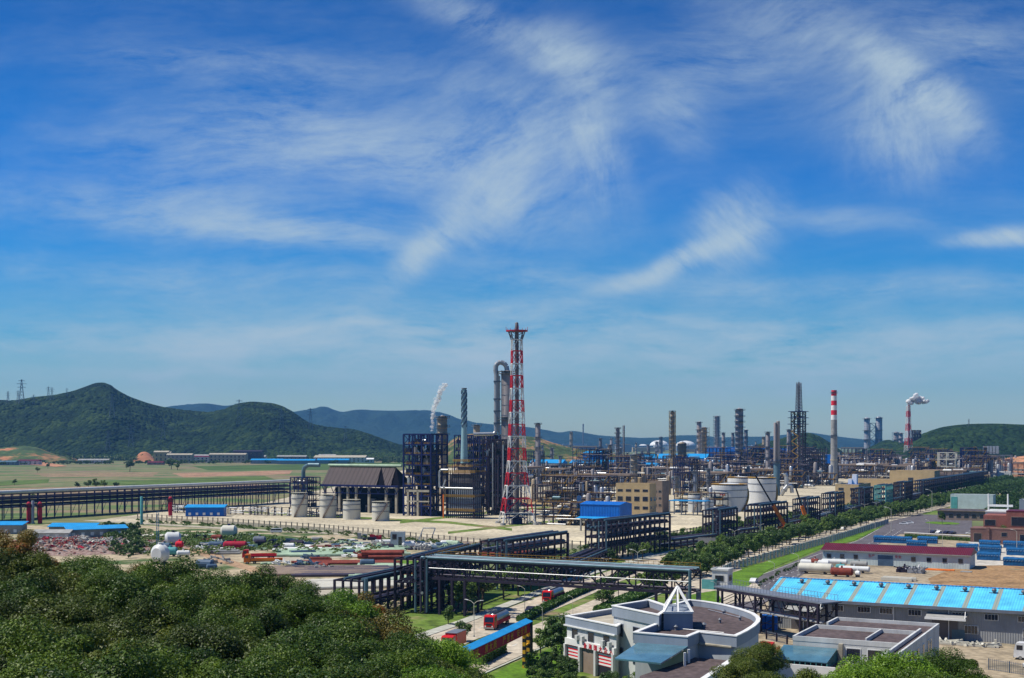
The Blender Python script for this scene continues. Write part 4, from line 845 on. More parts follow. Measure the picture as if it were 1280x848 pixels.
def scaffold_tower():
    loc = G(998, 607); k = loc.y / F
    r = thing('scaffolded_tower', 'tallest scaffolded steel tower with a thin top, left of the banded chimney', 'tower', loc, GRID)
    W = 7.2 * k; h0 = (607 - 515) * k; h1 = (607 - 478) * k; b = MB(); n = 15
    for (sx, sy) in ((1, 1), (-1, 1), (-1, -1), (1, -1)): b.beam((sx * W, sy * W, 0), (sx * W, sy * W, h0), .9)
    for sx in (-.33, .33):
        b.beam((sx * W, -W, 0), (sx * W, -W, h0), .3); b.beam((W, sx * W, 0), (W, sx * W, h0), .3)
    for i in range(n):
        z = h0 * (i + 1) / n
        for (a, c) in (((-W, -W), (W, -W)), ((W, -W), (W, W)), ((W, W), (-W, W)), ((-W, W), (-W, -W))): b.beam((*a, z), (*c, z), .6); b.beam((*(a if i % 2 else c), z - h0 / n), (*(c if i % 2 else a), z), .4)
    b.build('scaffold', M_['purple'], r)
    b = MB()
    for i in range(n):
        z = h0 * i / n; z2 = h0 * (i + 1) / n; b.beam((-W * .9 if i % 2 else W * .3, -W - .3, z), (W * .3 if i % 2 else -W * .9, -W - .3, z2), 1.2, .6)
    b.build('stair', M_['yellow'], r)
    MB().lathe([(2.4 * k, 0), (2.4 * k, h0)], 18, (.6 * k, 0, 0)).build('lower_shell', M_['col'], r, True)
    MB().lathe([(1.5 * k, h0), (1.3 * k, h1 - 4), (.6, h1)], 16, (.6 * k, 0, 0)).build('upper_shell', M_['col_dark'], r, True)
    for z, w in ((h0, 2.3), (h0 - 6, 2.6), (h0 - 12, 2.6)): MB().box(-W - w, W + w, -W - w, W + w, z, z + .5).build('wide_platform', M_['navy'], r)
    b = MB(); w = 3.4 * k
    for (sx, sy) in ((1, 1), (-1, 1), (-1, -1), (1, -1)): b.beam((sx * w + .6 * k, sy * w, h0), (sx * w * .7 + .6 * k, sy * w * .7, h1 - 1), .5)
    for i in range(10):
        z = h0 + (h1 - h0) * i / 10; ww = w * (1 - .3 * i / 10); cx = .6 * k
        for (a, c) in (((-ww, -ww), (ww, -ww)), ((ww, -ww), (ww, ww)), ((ww, ww), (-ww, ww)), ((-ww, ww), (-ww, -ww))): b.beam((a[0] + cx, a[1], z), (c[0] + cx, c[1], z), .55); b.beam((a[0] + cx, a[1], z), (c[0] + cx, c[1], z + (h1 - h0) / 10), .3)
    b.beam((.6 * k, 0, h1), (.6 * k, 0, h1 + 2), .2); b.build('top_cage', M_['grey_steel'], r)
scaffold_tower()
open_frame('dark cokehouse frame right of the tallest tower', 1004, 603, 18, 26, 34, 4, 3, 8, 'purple', 'purple', clutter=14, seed=31, post=.6)
open_frame('navy topped boiler frame touching the banded chimney', 1012, 598, 28, 18, 24, 4, 3, 5, 'purple', 'yellow', clutter=22, seed=32, post=.6,
           extra=lambda r: MB().box(14, 27.5, -.6, 17, 17, 27).build('navy_cladding', M_['roof_blue'], r))
def lattice_chimney():
    loc = G(1135.5, 583); k = loc.y / F; r = thing('lattice_chimney', 'red and white lattice tower around a smoking flue at the right', 'chimney', loc, .3)
    tab = []; z = lambda py: (583 - py) * k
    pts = [(583, 5.2), (575, 4.9), (566, 4.5), (557, 4.1), (548, 3.6), (539, 3.0), (530, 2.6), (522, 2.4), (514, 2.2), (507.5, 2.1)]
    for i in range(len(pts) - 1): tab.append((z(pts[i][0]), z(pts[i + 1][0]), pts[i][1] * k * .85, pts[i + 1][1] * k * .85, 'white' if i % 2 == 0 else 'red', 'D'))
    lattice_sections(r, tab, w=.45, thin=.24)
    MB().lathe([(1.6 * k, 0), (1.4 * k, z(506.5))], 16, (.9 * k, 0, 0)).build('flue', mat('flue_paint', (.20, .05, .07), .6), r, True)
lattice_chimney()
# stair lattice joining the far pair
def bridge_lattice():
    loc = G(1087.5, 574.2); k = loc.y / F; r = thing('stair_frame', 'zigzag stair frame between the far tall pair of columns', 'structure', loc, 0); b = MB(); W = 7 * k; h = 45 * k
    for x in (0, W):
        for y in (-2, 2): b.beam((x, y, 0), (x, y, h), 1.0)
    for i in range(9):
        z = h * (i + 1) / 9; b.beam((0, -2, z), (W, -2, z), 1.0); b.beam((0 if i % 2 else W, -2, z - h / 9), (W if i % 2 else 0, -2, z), 1.1)
    b.build('stair_flight', M_['grey_steel'], r)
bridge_lattice()
open_frame('dark navy boiler tower behind the smoking lattice chimney', 1139, 581, 14, 18, 62, 3, 3, 8, 'purple', 'navy', clutter=16, seed=35, post=.9)
def slat_tower():
    loc = G(1147.5, 578); r = thing('boiler_house', 'black boxy boiler house on the right hill skyline', 'building', loc, GRID)
    MB().box(0, 24, 0, 24, 22, 46).build('cladding', M_['dark'], r)
    b = MB()
    for i in range(7): b.box(-.5, 24.5, -.5, 24.5, 23 + i * 3.5, 23.8 + i * 3.5)
    b.build('floor_band', M_['navy'], r); MB().box(3, 14, 4, 20, 46, 52).build('roof_box', M_['purple'], r)
    b = MB()
    for x in (0, 12, 24):
        for y in (0, 24): b.beam((x, y, 0), (x, y, 22), 1)
    b.build('leg', M_['purple'], r)
slat_tower()

# big white tanks and small ones
def put_text(s, size, m, root, loc, rot, name='lettering', ext=.03):
    cu = bpy.data.curves.new(name, 'FONT'); cu.body = s; cu.size = size; cu.extrude = ext; cu.align_x = 'LEFT'
    t = bpy.data.objects.new(name, cu); COL.objects.link(t); dg = bpy.context.evaluated_depsgraph_get()
    me = bpy.data.meshes.new_from_object(t.evaluated_get(dg)); bpy.data.objects.remove(t); me.materials.clear(); me.materials.append(M_[m])
    o = bpy.data.objects.new(name, me); COL.objects.link(o); o.parent = root; o.location = loc; o.rotation_euler = rot; return o
t, r_, h_ = tank('large white tank behind and between the two front white tanks', 929, 627, 34, 598, 'tank_w', 'large white storage tanks', stair=0)
t, r_, h_ = tank('large white tank front left with red lettering on its side', 915, 640, 45, 607, 'tank_w', 'large white storage tanks', 56, a0=-1.2)
for i, ch in enumerate('T-608'):
    a = -2.3 + i * .06; put_text(ch, 2.1, 'red', t, ((r_ + .05) * math.cos(a), (r_ + .05) * math.sin(a), h_ * .64), (math.pi / 2, 0, a + math.pi / 2))
tank('large white tank on the right, in front of the paired stacks', 955.5, 634, 35, 598.5, 'tank_w', 'large white storage tanks', 56, a0=-1.0)
tank('small white tank with yellow railed roof beside the blue canopy', 869.5, 641, 17, 619, 'tank_w', 'small white tanks')
tank('narrow white tank between the blue canopy tank and large tank', 882.5, 643, 8, 622, 'tank_w', 'small white tanks', stair=0)
tank('very narrow white tank nearest the large white tank', 889.5, 643, 6, 625, 'tank_w', 'small white tanks', stair=0)
def dome(label, px, base, wpx, top):
    loc = G(px, base); k = loc.y / F; R = wpx * k / 2; h = (base - top) * k; r = thing('dome_tank', label, 'tank', loc, 0, 'white domed tanks')
    MB().lathe([(R, 0), (R, h * .45), (R * .93, h * .65), (R * .75, h * .82), (R * .45, h * .94), (.01, h)], 32).build('shell', M_['white'], r, True)
    MB().lathe([(R, h * .42), (R + .8, h * .42), (R + .8, h * .48), (R, h * .48)], 32).build('rim', M_['grey_steel'], r)
dome('white domed tank left of the caged column', 824, 563, 24, 550.5); dome('white domed tank right of the caged column', 857, 563, 25, 551); dome('low white domed tank far behind at left', 804, 561, 12, 555.5)

# ---------------------------------------------------------------- plant buildings
def building(label, px, py, Lv, Lu, h, wall, roof, parapet=.6, rows=(), side_rows=(), cat='building', name='building', group=None, rz=GRID, ov=0, gable=0, extra=None):
    """front-left ground corner at px,py. rows: (z0, z1, [(x0,x1)..]) windows of the front; side_rows likewise on the right face"""
    r = thing(name, label, cat, G(px, py), rz, group)
    MB().box(0, Lv, 0, Lu, 0, h).build('wall', M_[wall], r)
    if gable:
        b = MB(); e = ov
        b.add([(-e, -e, h), (Lv + e, -e, h), (Lv + e, Lu / 2, h + gable), (-e, Lu / 2, h + gable), (-e, Lu + e, h), (Lv + e, Lu + e, h), (-e, -e, h - .25), (Lv + e, -e, h - .25), (Lv + e, Lu + e, h - .25), (-e, Lu + e, h - .25)],
              [(0, 1, 2, 3), (3, 2, 5, 4), (0, 6, 7, 1), (1, 7, 8, 5, 2), (4, 5, 8, 9), (0, 3, 4, 9, 6), (6, 9, 8, 7)])
        b.build('roof', M_[roof], r)
    else:
        e = ov; MB().box(-e + .3, Lv + e - .3, -e + .3, Lu + e - .3, h + .01, h + .12).build('roof', M_[roof], r)
        if parapet:
            b = MB(); w = .3; t = h + parapet
            b.box(-e, Lv + e, -e, -e + w, h - .1, t).box(-e, Lv + e, Lu + e - w, Lu + e, h - .1, t).box(-e, -e + w, -e + w, Lu + e - w, h - .1, t).box(Lv + e - w, Lv + e, -e + w, Lu + e - w, h - .1, t); b.build('parapet', M_[wall], r)
    for (z0, z1, xs) in rows:
        for (a, c) in xs:
            f = MB().box(a - .12, c + .12, -.1, .05, z0 - .12, z1 + .12).build('window', M_['conc_grey'], r); MB().box(a, c, -.14, .02, z0, z1).build('pane', M_['window'], f)
    for (z0, z1, ys) in side_rows:
        for (a, c) in ys:
            f = MB().box(Lv - .05, Lv + .1, a - .12, c + .12, z0 - .12, z1 + .12).build('window', M_['conc_grey'], r); MB().box(Lv - .02, Lv + .14, a, c, z0, z1).build('pane', M_['window'], f)
    if extra: extra(r)
    return r
def W_(x0, x1, n, w): return [(x0 + (x1 - x0) * (i + .5) / n - w / 2, x0 + (x1 - x0) * (i + .5) / n + w / 2) for i in range(n)]
building('tan office block with rows of dark windows beside the bright blue shed', 770, 646, 20, 10, 18, 'tan', 'brown', .8, [(14.2, 15.4, W_(0, 20, 4, 3)), (9, 11.4, W_(0, 20, 4, 3)), (4.5, 6, W_(0, 20, 4, 3))], [(9, 11, W_(0, 10, 2, 2.5)), (4.5, 6, W_(0, 10, 2, 2.5))])
building('narrow brown rear wing right of the tan office block', 810, 641, 9, 11, 18, 'brown', 'yellow', .8, [(12, 13.2, W_(0, 9, 3, 1.6)), (8, 9.2, W_(0, 9, 3, 1.6)), (4, 5.2, W_(0, 9, 3, 1.6))])
def blue_shed():
    r = thing('blue_shed', 'bright blue open shed on pale columns beside the tan office block', 'shed', G(725, 664), GRID); Lv, Lu, z0, z1 = 20, 15, 6.5, 12.6
    MB().box(0, Lv, 0, Lu, z0, z1).build('cladding', M_['roof_blue'], r)
    MB().add([(-.3, -.3, z1), (Lv + .3, -.3, z1), (Lv + .3, Lu / 2, z1 + 1.2), (-.3, Lu / 2, z1 + 1.2), (-.3, Lu + .3, z1), (Lv + .3, Lu + .3, z1)], [(0, 1, 2, 3), (3, 2, 5, 4), (1, 5, 2), (0, 3, 4)]).build('roof', M_['roof_blue'], r)
    MB().add([(-1.5, -2.2, z0 - .3), (Lv + 1, -2.2, z0 - .3), (Lv, 0, z0 + .5), (0, 0, z0 + .5)], [(0, 1, 2, 3)]).add([(Lv + 1.8, -2, z0 - .3), (Lv + 1.8, Lu, z0 - .3), (Lv, Lu, z0 + .5), (Lv, 0, z0 + .5)], [(0, 1, 2, 3)]).build('canopy', M_['roof_sky'], r)
    leg = None
    for x in (.3, 6.7, 13.2, 19.7):
        for y in (.3, Lu - .3):
            if leg is None: leg = MB().box(-.35, .35, -.35, .35, 0, z0).build('leg', M_['conc_grey'], r, loc=(x, y, 0))
            else: dupe_part(leg, (x, y, 0), r)
    for i in range(6): MB().box(1 + i * 3.1, 3 + i * 3.1, 4, 8, 0, 2.6 + (i % 2)).build('machine', M_['blueparts'], r)
    MB().box(.5, Lv - .5, Lu - 1, Lu - .5, 0, z0).build('dark_back_wall', M_['dark'], r)
blue_shed()
def canopy(label, px, py, Lv, Lu, h, m='roof_sky', group='blue canopies'):
    r = thing('canopy', label, 'canopy', G(px, py), GRID, group); MB().box(0, Lv, 0, Lu, h, h + .5).build('roof', M_[m], r); leg = None
    for i in range(max(2, int(Lv / 6)) + 1):
        for y in (.4, Lu - .4):
            x = .4 + (Lv - .8) * i / max(2, int(Lv / 6))
            if leg is None: leg = MB().box(-.25, .25, -.25, .25, 0, h).build('leg', M_['grey_steel'], r, loc=(x, y, 0))
            else: dupe_part(leg, (x, y, 0), r)
canopy('light blue flat canopy left of the small white tanks', 836, 644, 22, 8, 8)
def blues(tab):
    for (label, px, py, Lv, Lu, h, gable, m) in tab:
        building(label, px, py, Lv, Lu, h, m, 'roof_sky' if gable else m, 0, name='blue_building', gable=gable, ov=.4, group='blue buildings of the plant')
blues([('leftmost blue box building with a sloping top', 728, 584, 28, 34, 23, 3, 'roof_blue'),
       ('light blue barrel roofed hall nearest the grey capped column', 662, 597, 42, 14, 17, 4, 'grey_wall'),
       ('light blue roofed hall below the leftmost blue box', 712, 597, 56, 16, 17, 3.5, 'grey_wall'),
       ('light blue roofed hall left of the short dark column', 762, 596, 40, 16, 16, 3.5, 'grey_wall'),
       ('small blue roofed hall left of the caged column', 796, 596, 24, 20, 13, 3.5, 'roof_blue'),
       ('pale blue hall behind the caged column, left piece', 802, 590, 46, 20, 19, 6, 'roof_blue'),
       ('pale blue hall behind the stout brown column', 832, 590, 26, 20, 19, 6, 'roof_blue'),
       ('pale blue hall left of the big blue wall', 857, 590, 30, 20, 19, 6, 'roof_blue'),
       ('big flat blue walled hall behind the column row', 882, 586, 58, 30, 33, 0, 'roof_blue'),
       ('low light blue hall in front of the big blue wall', 882, 591, 52, 10, 14, 3, 'roof_blue'),
       ('dark blue walled hall behind the paired smokestacks', 957, 586, 44, 26, 31, 0, 'roof_blue'),
       ('turquoise roofed shed left piece right of the banded chimney', 1073, 594, 16, 14, 7, 2, 'roof_sky'),
       ('turquoise roofed shed right piece right of the banded chimney', 1092, 594, 20, 14, 7, 2, 'roof_sky'),
       ('blue barrel roofed shed under the smoking lattice chimney', 1138, 587, 26, 10, 12, 5, 'roof_blue'),
       ('very small blue shed left of the smoking lattice chimney', 1126, 587, 10, 8, 8, 1, 'roof_blue')])
open_frame('blue roofed open frame right of the stout tall column', 939, 594, 26, 20, 32, 4, 2, 5, 'navy', 'navy', clutter=10, seed=51, post=.6, extra=lambda r: MB().box(-.6, 26.6, -.6, 20.6, 32.1, 33.6).build('roof', M_['roof_blue'], r))
building('beige block with blue roof beside the roadside rack', 1044, 633, 15, 36, 13.5, 'tan', 'roof_blue', .9, [(10.5, 12, W_(0, 15, 2, 3.2)), (6.3, 7.8, W_(0, 15, 2, 3.2)), (2.2, 3.8, W_(0, 15, 2, 3.2))], [(10.3, 11.6, W_(0, 36, 10, 1.8)), (6.3, 7.6, W_(0, 36, 10, 1.8)), (2.5, 3.8, W_(0, 36, 10, 1.8))],
         extra=lambda r: (MB().box(4, 7, 30, 34, 13.6, 20).build('roof_tank', M_['white'], r), MB().box(1.5, 4, 29, 33, 13.6, 17).build('roof_tank', M_['white'], r)))
building('long low beige building behind the beige block with blue roof', 1060, 612, 46, 16, 9, 'tan', 'conc', .4)
building('big tan block with a stair tower in its middle, right of the beige block', 1112, 615, 36, 26, 17, 'tan', 'conc', .8, [(9, 12, [(15, 19)]), (3, 7, [(15, 19)])])
building('long brown grey building on the far side of the rack', 1140, 606, 48, 20, 13, 'brown', 'conc_grey', .5)
open_frame('pale stair frame on posts at the far right plant edge', 1172, 601, 18, 12, 30, 2, 2, 4, 'tank', 'tank', clutter=6, seed=61, post=.7)
open_frame('dark gate shaped structure nearest the right hill', 1192, 592, 70, 24, 24, 7, 2, 3, 'grey_steel', 'purple', clutter=24, seed=62, post=.9,
           extra=lambda r: [MB().box(36 + i * 4, 39 + i * 4, 4, 9, 26, 36).build('roof_stack', M_['silver'], r) for i in range(5)])

# ---------------------------------------------------------------- process units filling the plant
def unit_proto(kind, seed):
    rnd = random.Random(seed); r = bpy.data.objects.new('process_unit', None); COL.objects.link(r)
    W, D = 40, 30
    f = MB(); rail = MB(); pipe = MB(); dark = MB()
    lv = {0: 3, 1: 4, 2: 2, 3: 2, 4: 5, 5: 2}[kind]; fh = {0: 5, 1: 5.5, 2: 5, 3: 7, 4: 6, 5: 6}[kind]
    nx = 6; x1 = W if kind in (0, 2, 3) else W * .6
    for i in range(nx + 1):
        for y in (2, D * .5): f.beam((x1 * i / nx, y, 0), (x1 * i / nx, y, lv * fh), .5)
    for k in range(1, lv + 1):
        for y in (2, D * .5): f.beam((0, y, k * fh), (x1, y, k * fh), .45)
        for i in range(nx + 1): f.beam((x1 * i / nx, 2, k * fh), (x1 * i / nx, D * .5, k * fh), .4)
        dark.box(0, x1, 2.3, D * .5 - .3, k * fh, k * fh + .15)
        for zz in (.6, 1.2): rail.beam((0, 1.9, k * fh + zz), (x1, 1.9, k * fh + zz), .17)
        for i in range(nx * 2): rail.beam((x1 * i / nx / 2, 1.9, k * fh), (x1 * i / nx / 2, 1.9, k * fh + 1.2), .14)
    for i in range(5): a = rnd.uniform(0, x1 * .9); f.beam((a, 1.8, rnd.randrange(lv) * fh), (a + 5, 1.8, fh * rnd.randint(1, lv)), .25)
    for i in range(22):
        z = rnd.uniform(.5, lv * fh); y = rnd.uniform(-1, D * .6); a = rnd.uniform(-2, W * .5); rr = rnd.uniform(.15, .4); pipe.tube((a, y, z), (a + rnd.uniform(6, 26), y, z), rr, 6)
    for i in range(14):
        x = rnd.uniform(0, W); y = rnd.uniform(-1, D); pipe.tube((x, y, 0), (x, y, rnd.uniform(4, lv * fh + 3)), rnd.uniform(.15, .35), 6)
    for i in range(9): x = rnd.uniform(0, x1); k = rnd.randrange(lv); rail.beam((x, 1.6, k * fh), (x + fh * .7, 1.6, (k + 1) * fh), .7, .25)
    f.build('steel_frame', M_['purple' if kind != 4 else 'navy'], r); dark.build('deck', M_['brown' if kind % 2 else 'purple'], r)
    rail.build('railing', M_['yellow'], r); pipe.build('pipework', M_[('col', 'silver', 'pipe_dark')[seed % 3]], r, True)
    for i in range(6):
        x = rnd.uniform(2, W - 8); y = rnd.uniform(0, D - 5); z = rnd.choice((1.2, fh + 1.4, 2 * fh + 1.4)) if x < x1 - 6 else 1.6
        MB().vessel((x, y, z), (x + rnd.uniform(5, 9), y, z), rnd.uniform(.8, 1.5), 10).build('exchanger', M_[rnd.choice(('silver', 'white', 'white', 'col_tan', 'pipe_blue'))], r, True)
    for i in range({0: 2, 1: 4, 2: 3, 3: 1, 4: 3, 5: 3}[kind]):
        x = rnd.uniform(x1 * .4, W); y = rnd.uniform(D * .5, D); h = rnd.uniform(9, 20); rr = rnd.uniform(.9, 2.0)
        MB().lathe([(rr, 0), (rr, h), (rr * .6, h + rr * .5), (.1, h + rr * .6)], 12, (x, y, 0)).build('standing_vessel', M_[rnd.choice(('col', 'col_tan', 'col_pale', 'silver'))], r, True)
    for i in range(8):
        x = rnd.uniform(0, W); y = rnd.uniform(-1, D); z = rnd.choice((0, 0, fh, 2 * fh)) if x < x1 and 2 < y < D / 2 else 0
        MB().box(0, rnd.uniform(1, 4), 0, rnd.uniform(.8, 1.8), 0, rnd.uniform(1, 2.6)).build('cabinet', M_[rnd.choice(('tank_w', 'tank', 'white'))], r, loc=(x, y, z))
    if kind == 3: MB().box(0, W, 1, D * .5, lv * fh + .4, lv * fh + 1.8).build('air_cooler_bank', M_['brown'], r)
    if kind == 5: MB().box(W * .6, W, 0, D * .6, 0, 7).build('equipment_room', M_['tan'], r); 
    if kind == 2:
        for i in range(4): MB().vessel((4 + i * 8, 20, 2.5), (9 + i * 8, 20, 2.5), 1.7, 12).build('horizontal_drum', M_['white'], r, True)
    return r
protos = []
for kd in range(6):
    for sd in (1, 2): protos.append((kd, unit_proto(kd, kd * 10 + sd)))
desc = {0: 'low three deck process unit', 1: 'four deck process unit with standing vessels', 2: 'low unit with white drums', 3: 'air cooler bank on tall legs', 4: 'five deck grey steel process unit', 5: 'process unit with a small tan equipment room'}
keep_out = [(735, 0), ]
rnd = random.Random(12); used = set(); nunit = 0
def zone(px, py):
    if py > 615: return 'near the flare tower' if px < 760 else 'near the tan office'
    if py > 597: return 'between flare tower and white tanks' if px < 900 else 'beside the banded chimney'
    if py > 580: return 'among the blue roofed halls' if px < 960 else 'around the turquoise roofed sheds'
    return 'at the hazy far end of the plant'
for a in range(560, 2400, 38):
    for b in range(-620, -176, 40 if a < 1500 else 50):
        aa = a + rnd.uniform(-5, 5); bb = b + rnd.uniform(-5, 5)
        X = U.x * aa + V.x * bb; Y = U.y * aa + V.y * bb
        px = 640 + F * X / Y; py = CY + F * H / Y
        if px < 655 or py > 636 or px > 1245: continue
        if px < 690 and py > 612: continue
        if py > 622 and (px > 735 or px < 690): continue
        if px > 760 and py > 611 and px < 842: continue
        if px > 840 and py > 624: continue
        if 875 < px < 1000 and py > 612: continue
        if 985 < px < 1150 and py > 599: continue
        if b > -215 and py > 594: continue
        if 660 < px < 730 and 604 < py < 616: continue
        kd, pr = rnd.choice(protos); lab = desc[kd] + ' ' + zone(px, py)
        grp = 'process units ' + zone(px, py)
        rot = GRID if rnd.random() < .6 else GRID + math.pi / 2
        sc = rnd.uniform(.85, 1.2)
        if id(pr) not in used: o = pr; used.add(id(pr)); o.location = (X, Y, 0); o.rotation_euler = (0, 0, rot); o.scale = (sc, sc, sc)
        else: o = again(pr, (X, Y, 0), rot, sc=sc)
        setp(o, lab, 'process unit', grp); nunit += 1
for (px, py, kd, rot, lab) in ((668, 656, 0, GRID, 'low pipework unit right beside the flare tower foot'), (690, 652, 2, GRID, 'low unit with white drums left of the bright blue shed'), (676, 634, 1, GRID, 'process unit directly behind the flare tower foot'), (705, 640, 0, GRID, 'low brown pipework unit behind the bright blue shed'), (842, 640, 0, GRID, 'pipework unit behind the light blue flat canopy')):
    pr = [p for k_, p in protos if k_ == kd][0]; o = again(pr, G(px, py), rot, sc=.75 if kd != 1 else .9); setp(o, lab, 'process unit', 'process units beside the flare tower and canopy')
for kd, pr in protos:
    if id(pr) not in used:
        for c in list(pr.children): bpy.data.objects.remove(c)
        bpy.data.objects.remove(pr)
print('process units', nunit)
# ---------------------------------------------------------------- buildings on the right side of the road
def hall():
    r = thing('factory_hall', 'long grey factory hall under a bright cyan roof with tan skylight strips', 'building', Vector((57.7, 288.5, 0)), GRID)
    L, D, h, rg = 74, 24, 7.0, 10.2
    MB().box(0, L, .4, D - .4, 0, h).build('wall', M_['grey_wall'], r)
    MB().add([(0, .4, h), (0, D - .4, h), (0, D / 2, rg - .1)], [(0, 2, 1)]).build('gable_wall', M_['grey_wall'], r)
    rf = MB().add([(-.6, -.6, h + .02), (L, -.6, h + .02), (L, D / 2, rg), (-.6, D / 2, rg), (-.6, D + .6, h + .02), (L, D + .6, h + .02)], [(0, 1, 2, 3), (3, 2, 5, 4)]).build('roof', M_['roof_cyan'], r)
    MB().box(-.5, L, D / 2 - .3, D / 2 + .3, rg - .02, rg + .12).build('ridge_cap', M_['roof_sky'], rf)
    for i in range(12):
        x = 5.3 + i * 5.95; v = MB().lathe([(.25, 0), (.25, .35), (.5, .45), (.55, .8), (.35, 1.05), (.02, 1.1)], 12, (0, 0, 0)); v.beam((-1.0, 0, .05), (.2, 0, .05), .3)
        v.build('roof_ventilator', M_['col_dark'], rf, True, loc=(x, D / 2 - 3.0, rg - .84))
    MB().box(-.7, L, -.85, -.45, h - .55, h + .1).build('gutter', M_['grey_steel'], r)
    for i, x in enumerate((8.0, 27.6, 39, 58)): MB().tube((x, -.1 + .2, 0), (x, .1, h - .5), .1, 6).build('downpipe', M_['white'], r)
    for x in (15.5, 21.3, 26, 32, 41, 47.5, 54): 
        f = MB().box(x - 1.4, x + 1.4, .25, .42, 4.7, 6.0).build('window', M_['white'], r); p = MB()
        for k in range(4): p.box(x - 1.3 + k * .66, x - .72 + k * .66, .2, .35, 4.8, 5.9)
        p.build('pane', M_['window'], f)
    for x in (1.5, 32.6, 43.5, 55, 60):
        f = MB().box(x - 1.4, x + 1.4, .25, .42, 1.6, 3.4).build('window', M_['white'], r); p = MB()
        for k in range(4): p.box(x - 1.3 + k * .66, x - .72 + k * .66, .2, .35, 1.7, 3.3)
        p.build('pane', M_['window'], f)
    for x0, x1 in ((4.3, 12.5), (34.6, 42.8)):
        MB().box(x0 + 1, x1 - 2, .22, .45, 0, 4.6).build('roller_door', M_['col_dark'], r)
        c = MB().add([(x0, .4, 5.6), (x1, .4, 5.6), (x1, -2.6, 4.9), (x0, -2.6, 4.9), (x0, .4, 5.3), (x1, .4, 5.3), (x1, -2.6, 4.6), (x0, -2.6, 4.6)], [(0, 3, 2, 1), (4, 5, 6, 7), (3, 7, 6, 2), (0, 1, 5, 4), (1, 2, 6, 5), (0, 4, 7, 3)]).build('door_canopy', M_['conc_grey'], r)
        MB().box(x0 - .05, x1 + .05, -2.8, -2.6, 4.55, 5.0).build('canopy_edge', M_['white'], c)
        MB().beam((x1 - .4, .3, 7), (x1 - .2, -2.5, 5.0), .12).build('tie_rod', M_['white'], c)
    MB().box(x1 - 3.2, x1 - .6, .2, .4, 0, 2.3).build('wall_panel', M_['pipe_blue'], r)
    b = MB().box(13, 33, -2.2, -1.8, .4, .7)
hall()
def red_roof_building():
    def text(r):
        put_text('生产', 1.1, 'red', r, (15.4, -.15, 2.9), (math.pi / 2, 0, 0)); put_text('安全', 1.1, 'red', r, (24.2, -.15, 2.9), (math.pi / 2, 0, 0))
        MB().box(18.6, 23.6, -.12, .03, 0, 3.6).build('sliding_door', M_['blueparts'], r)
        MB().box(17.8, 24.4, -.5, .3, 4.4, 5.0).build('door_gable', M_['roof_red'], r)
        MB().box(-.6, 48.6, -.75, -.5, 4.45, 4.75).build('eave', M_['conc_grey'], r)
    building('long low white workshop with maroon roof and small dark windows', 1028.5, 704.5, 48, 13, 4.8, 'shed_wall', 'roof_red', 0, [(2.1, 3.4, [(x, x + 1.3) for x in (1.5, 6, 10.6, 29.6, 34.6, 39.6, 44.6)])], name='workshop', gable=1.9, ov=.6, extra=text)
red_roof_building()
def tarp_box(label, px, py, first=[]):
    if not first:
        r = thing('container', label, 'container', G(px, py), GRID, 'blue tarpaulin covered containers'); rr = random.Random(4); r.scale = (.8, .62, 1.0)
        MB().box(0, 9.5, 0, 4.6, 0, 2.5).build('box', M_['tarp'], r)
        v = []; n = 14
        for i in range(n + 1):
            for (y, z) in ((-.15, 1.7), (-.12, 2.45), (1.2, 2.85), (2.3, 2.98), (3.4, 2.85), (4.72, 2.45), (4.75, 1.7)): v.append((-.15 + 9.8 * i / n, y, z + rr.uniform(-.09, .09)))
        f = [(i * 7 + j, (i + 1) * 7 + j, (i + 1) * 7 + j + 1, i * 7 + j + 1) for i in range(n) for j in range(6)]
        t = MB().add(v, f).build('tarpaulin', M_['tarp'], r, True)
        b = MB()
        for i in range(9): b.beam((.2 + i * 1.15, -.22, 1.75), (.75 + i * 1.15, -.22, 1.95), .12)
        b.build('rope_edge', M_['tarp_rim'], t); first.append(r); return r
    return again(first[0], G(px, py), GRID, label, sc=(.8, .62, 1.0))
for lab, px, py in (('blue tarpaulin container at the left end of the back row behind the maroon roof', 1092, 678.5), ('blue tarpaulin container second in the back row', 1115, 679.5), ('blue tarpaulin container behind the middle of the maroon roof', 1133, 684.5), ('blue tarpaulin container third in the back row', 1147, 679.5),
                    ('blue tarpaulin container just right of the maroon roof', 1195.5, 689), ('blue tarpaulin container topmost of the stack of three rows', 1224, 684.5), ('blue tarpaulin container middle of the three rows', 1224, 691), ('blue tarpaulin container lowest of the three rows', 1221, 700.5),
                    ('blue tarpaulin container farthest back at the right edge', 1254, 685.5), ('blue tarpaulin container in front of it at the right edge', 1258, 694.5), ('blue tarpaulin container at the lower right cut by the frame', 1254, 707.5)):
    tarp_box(lab, px, py)
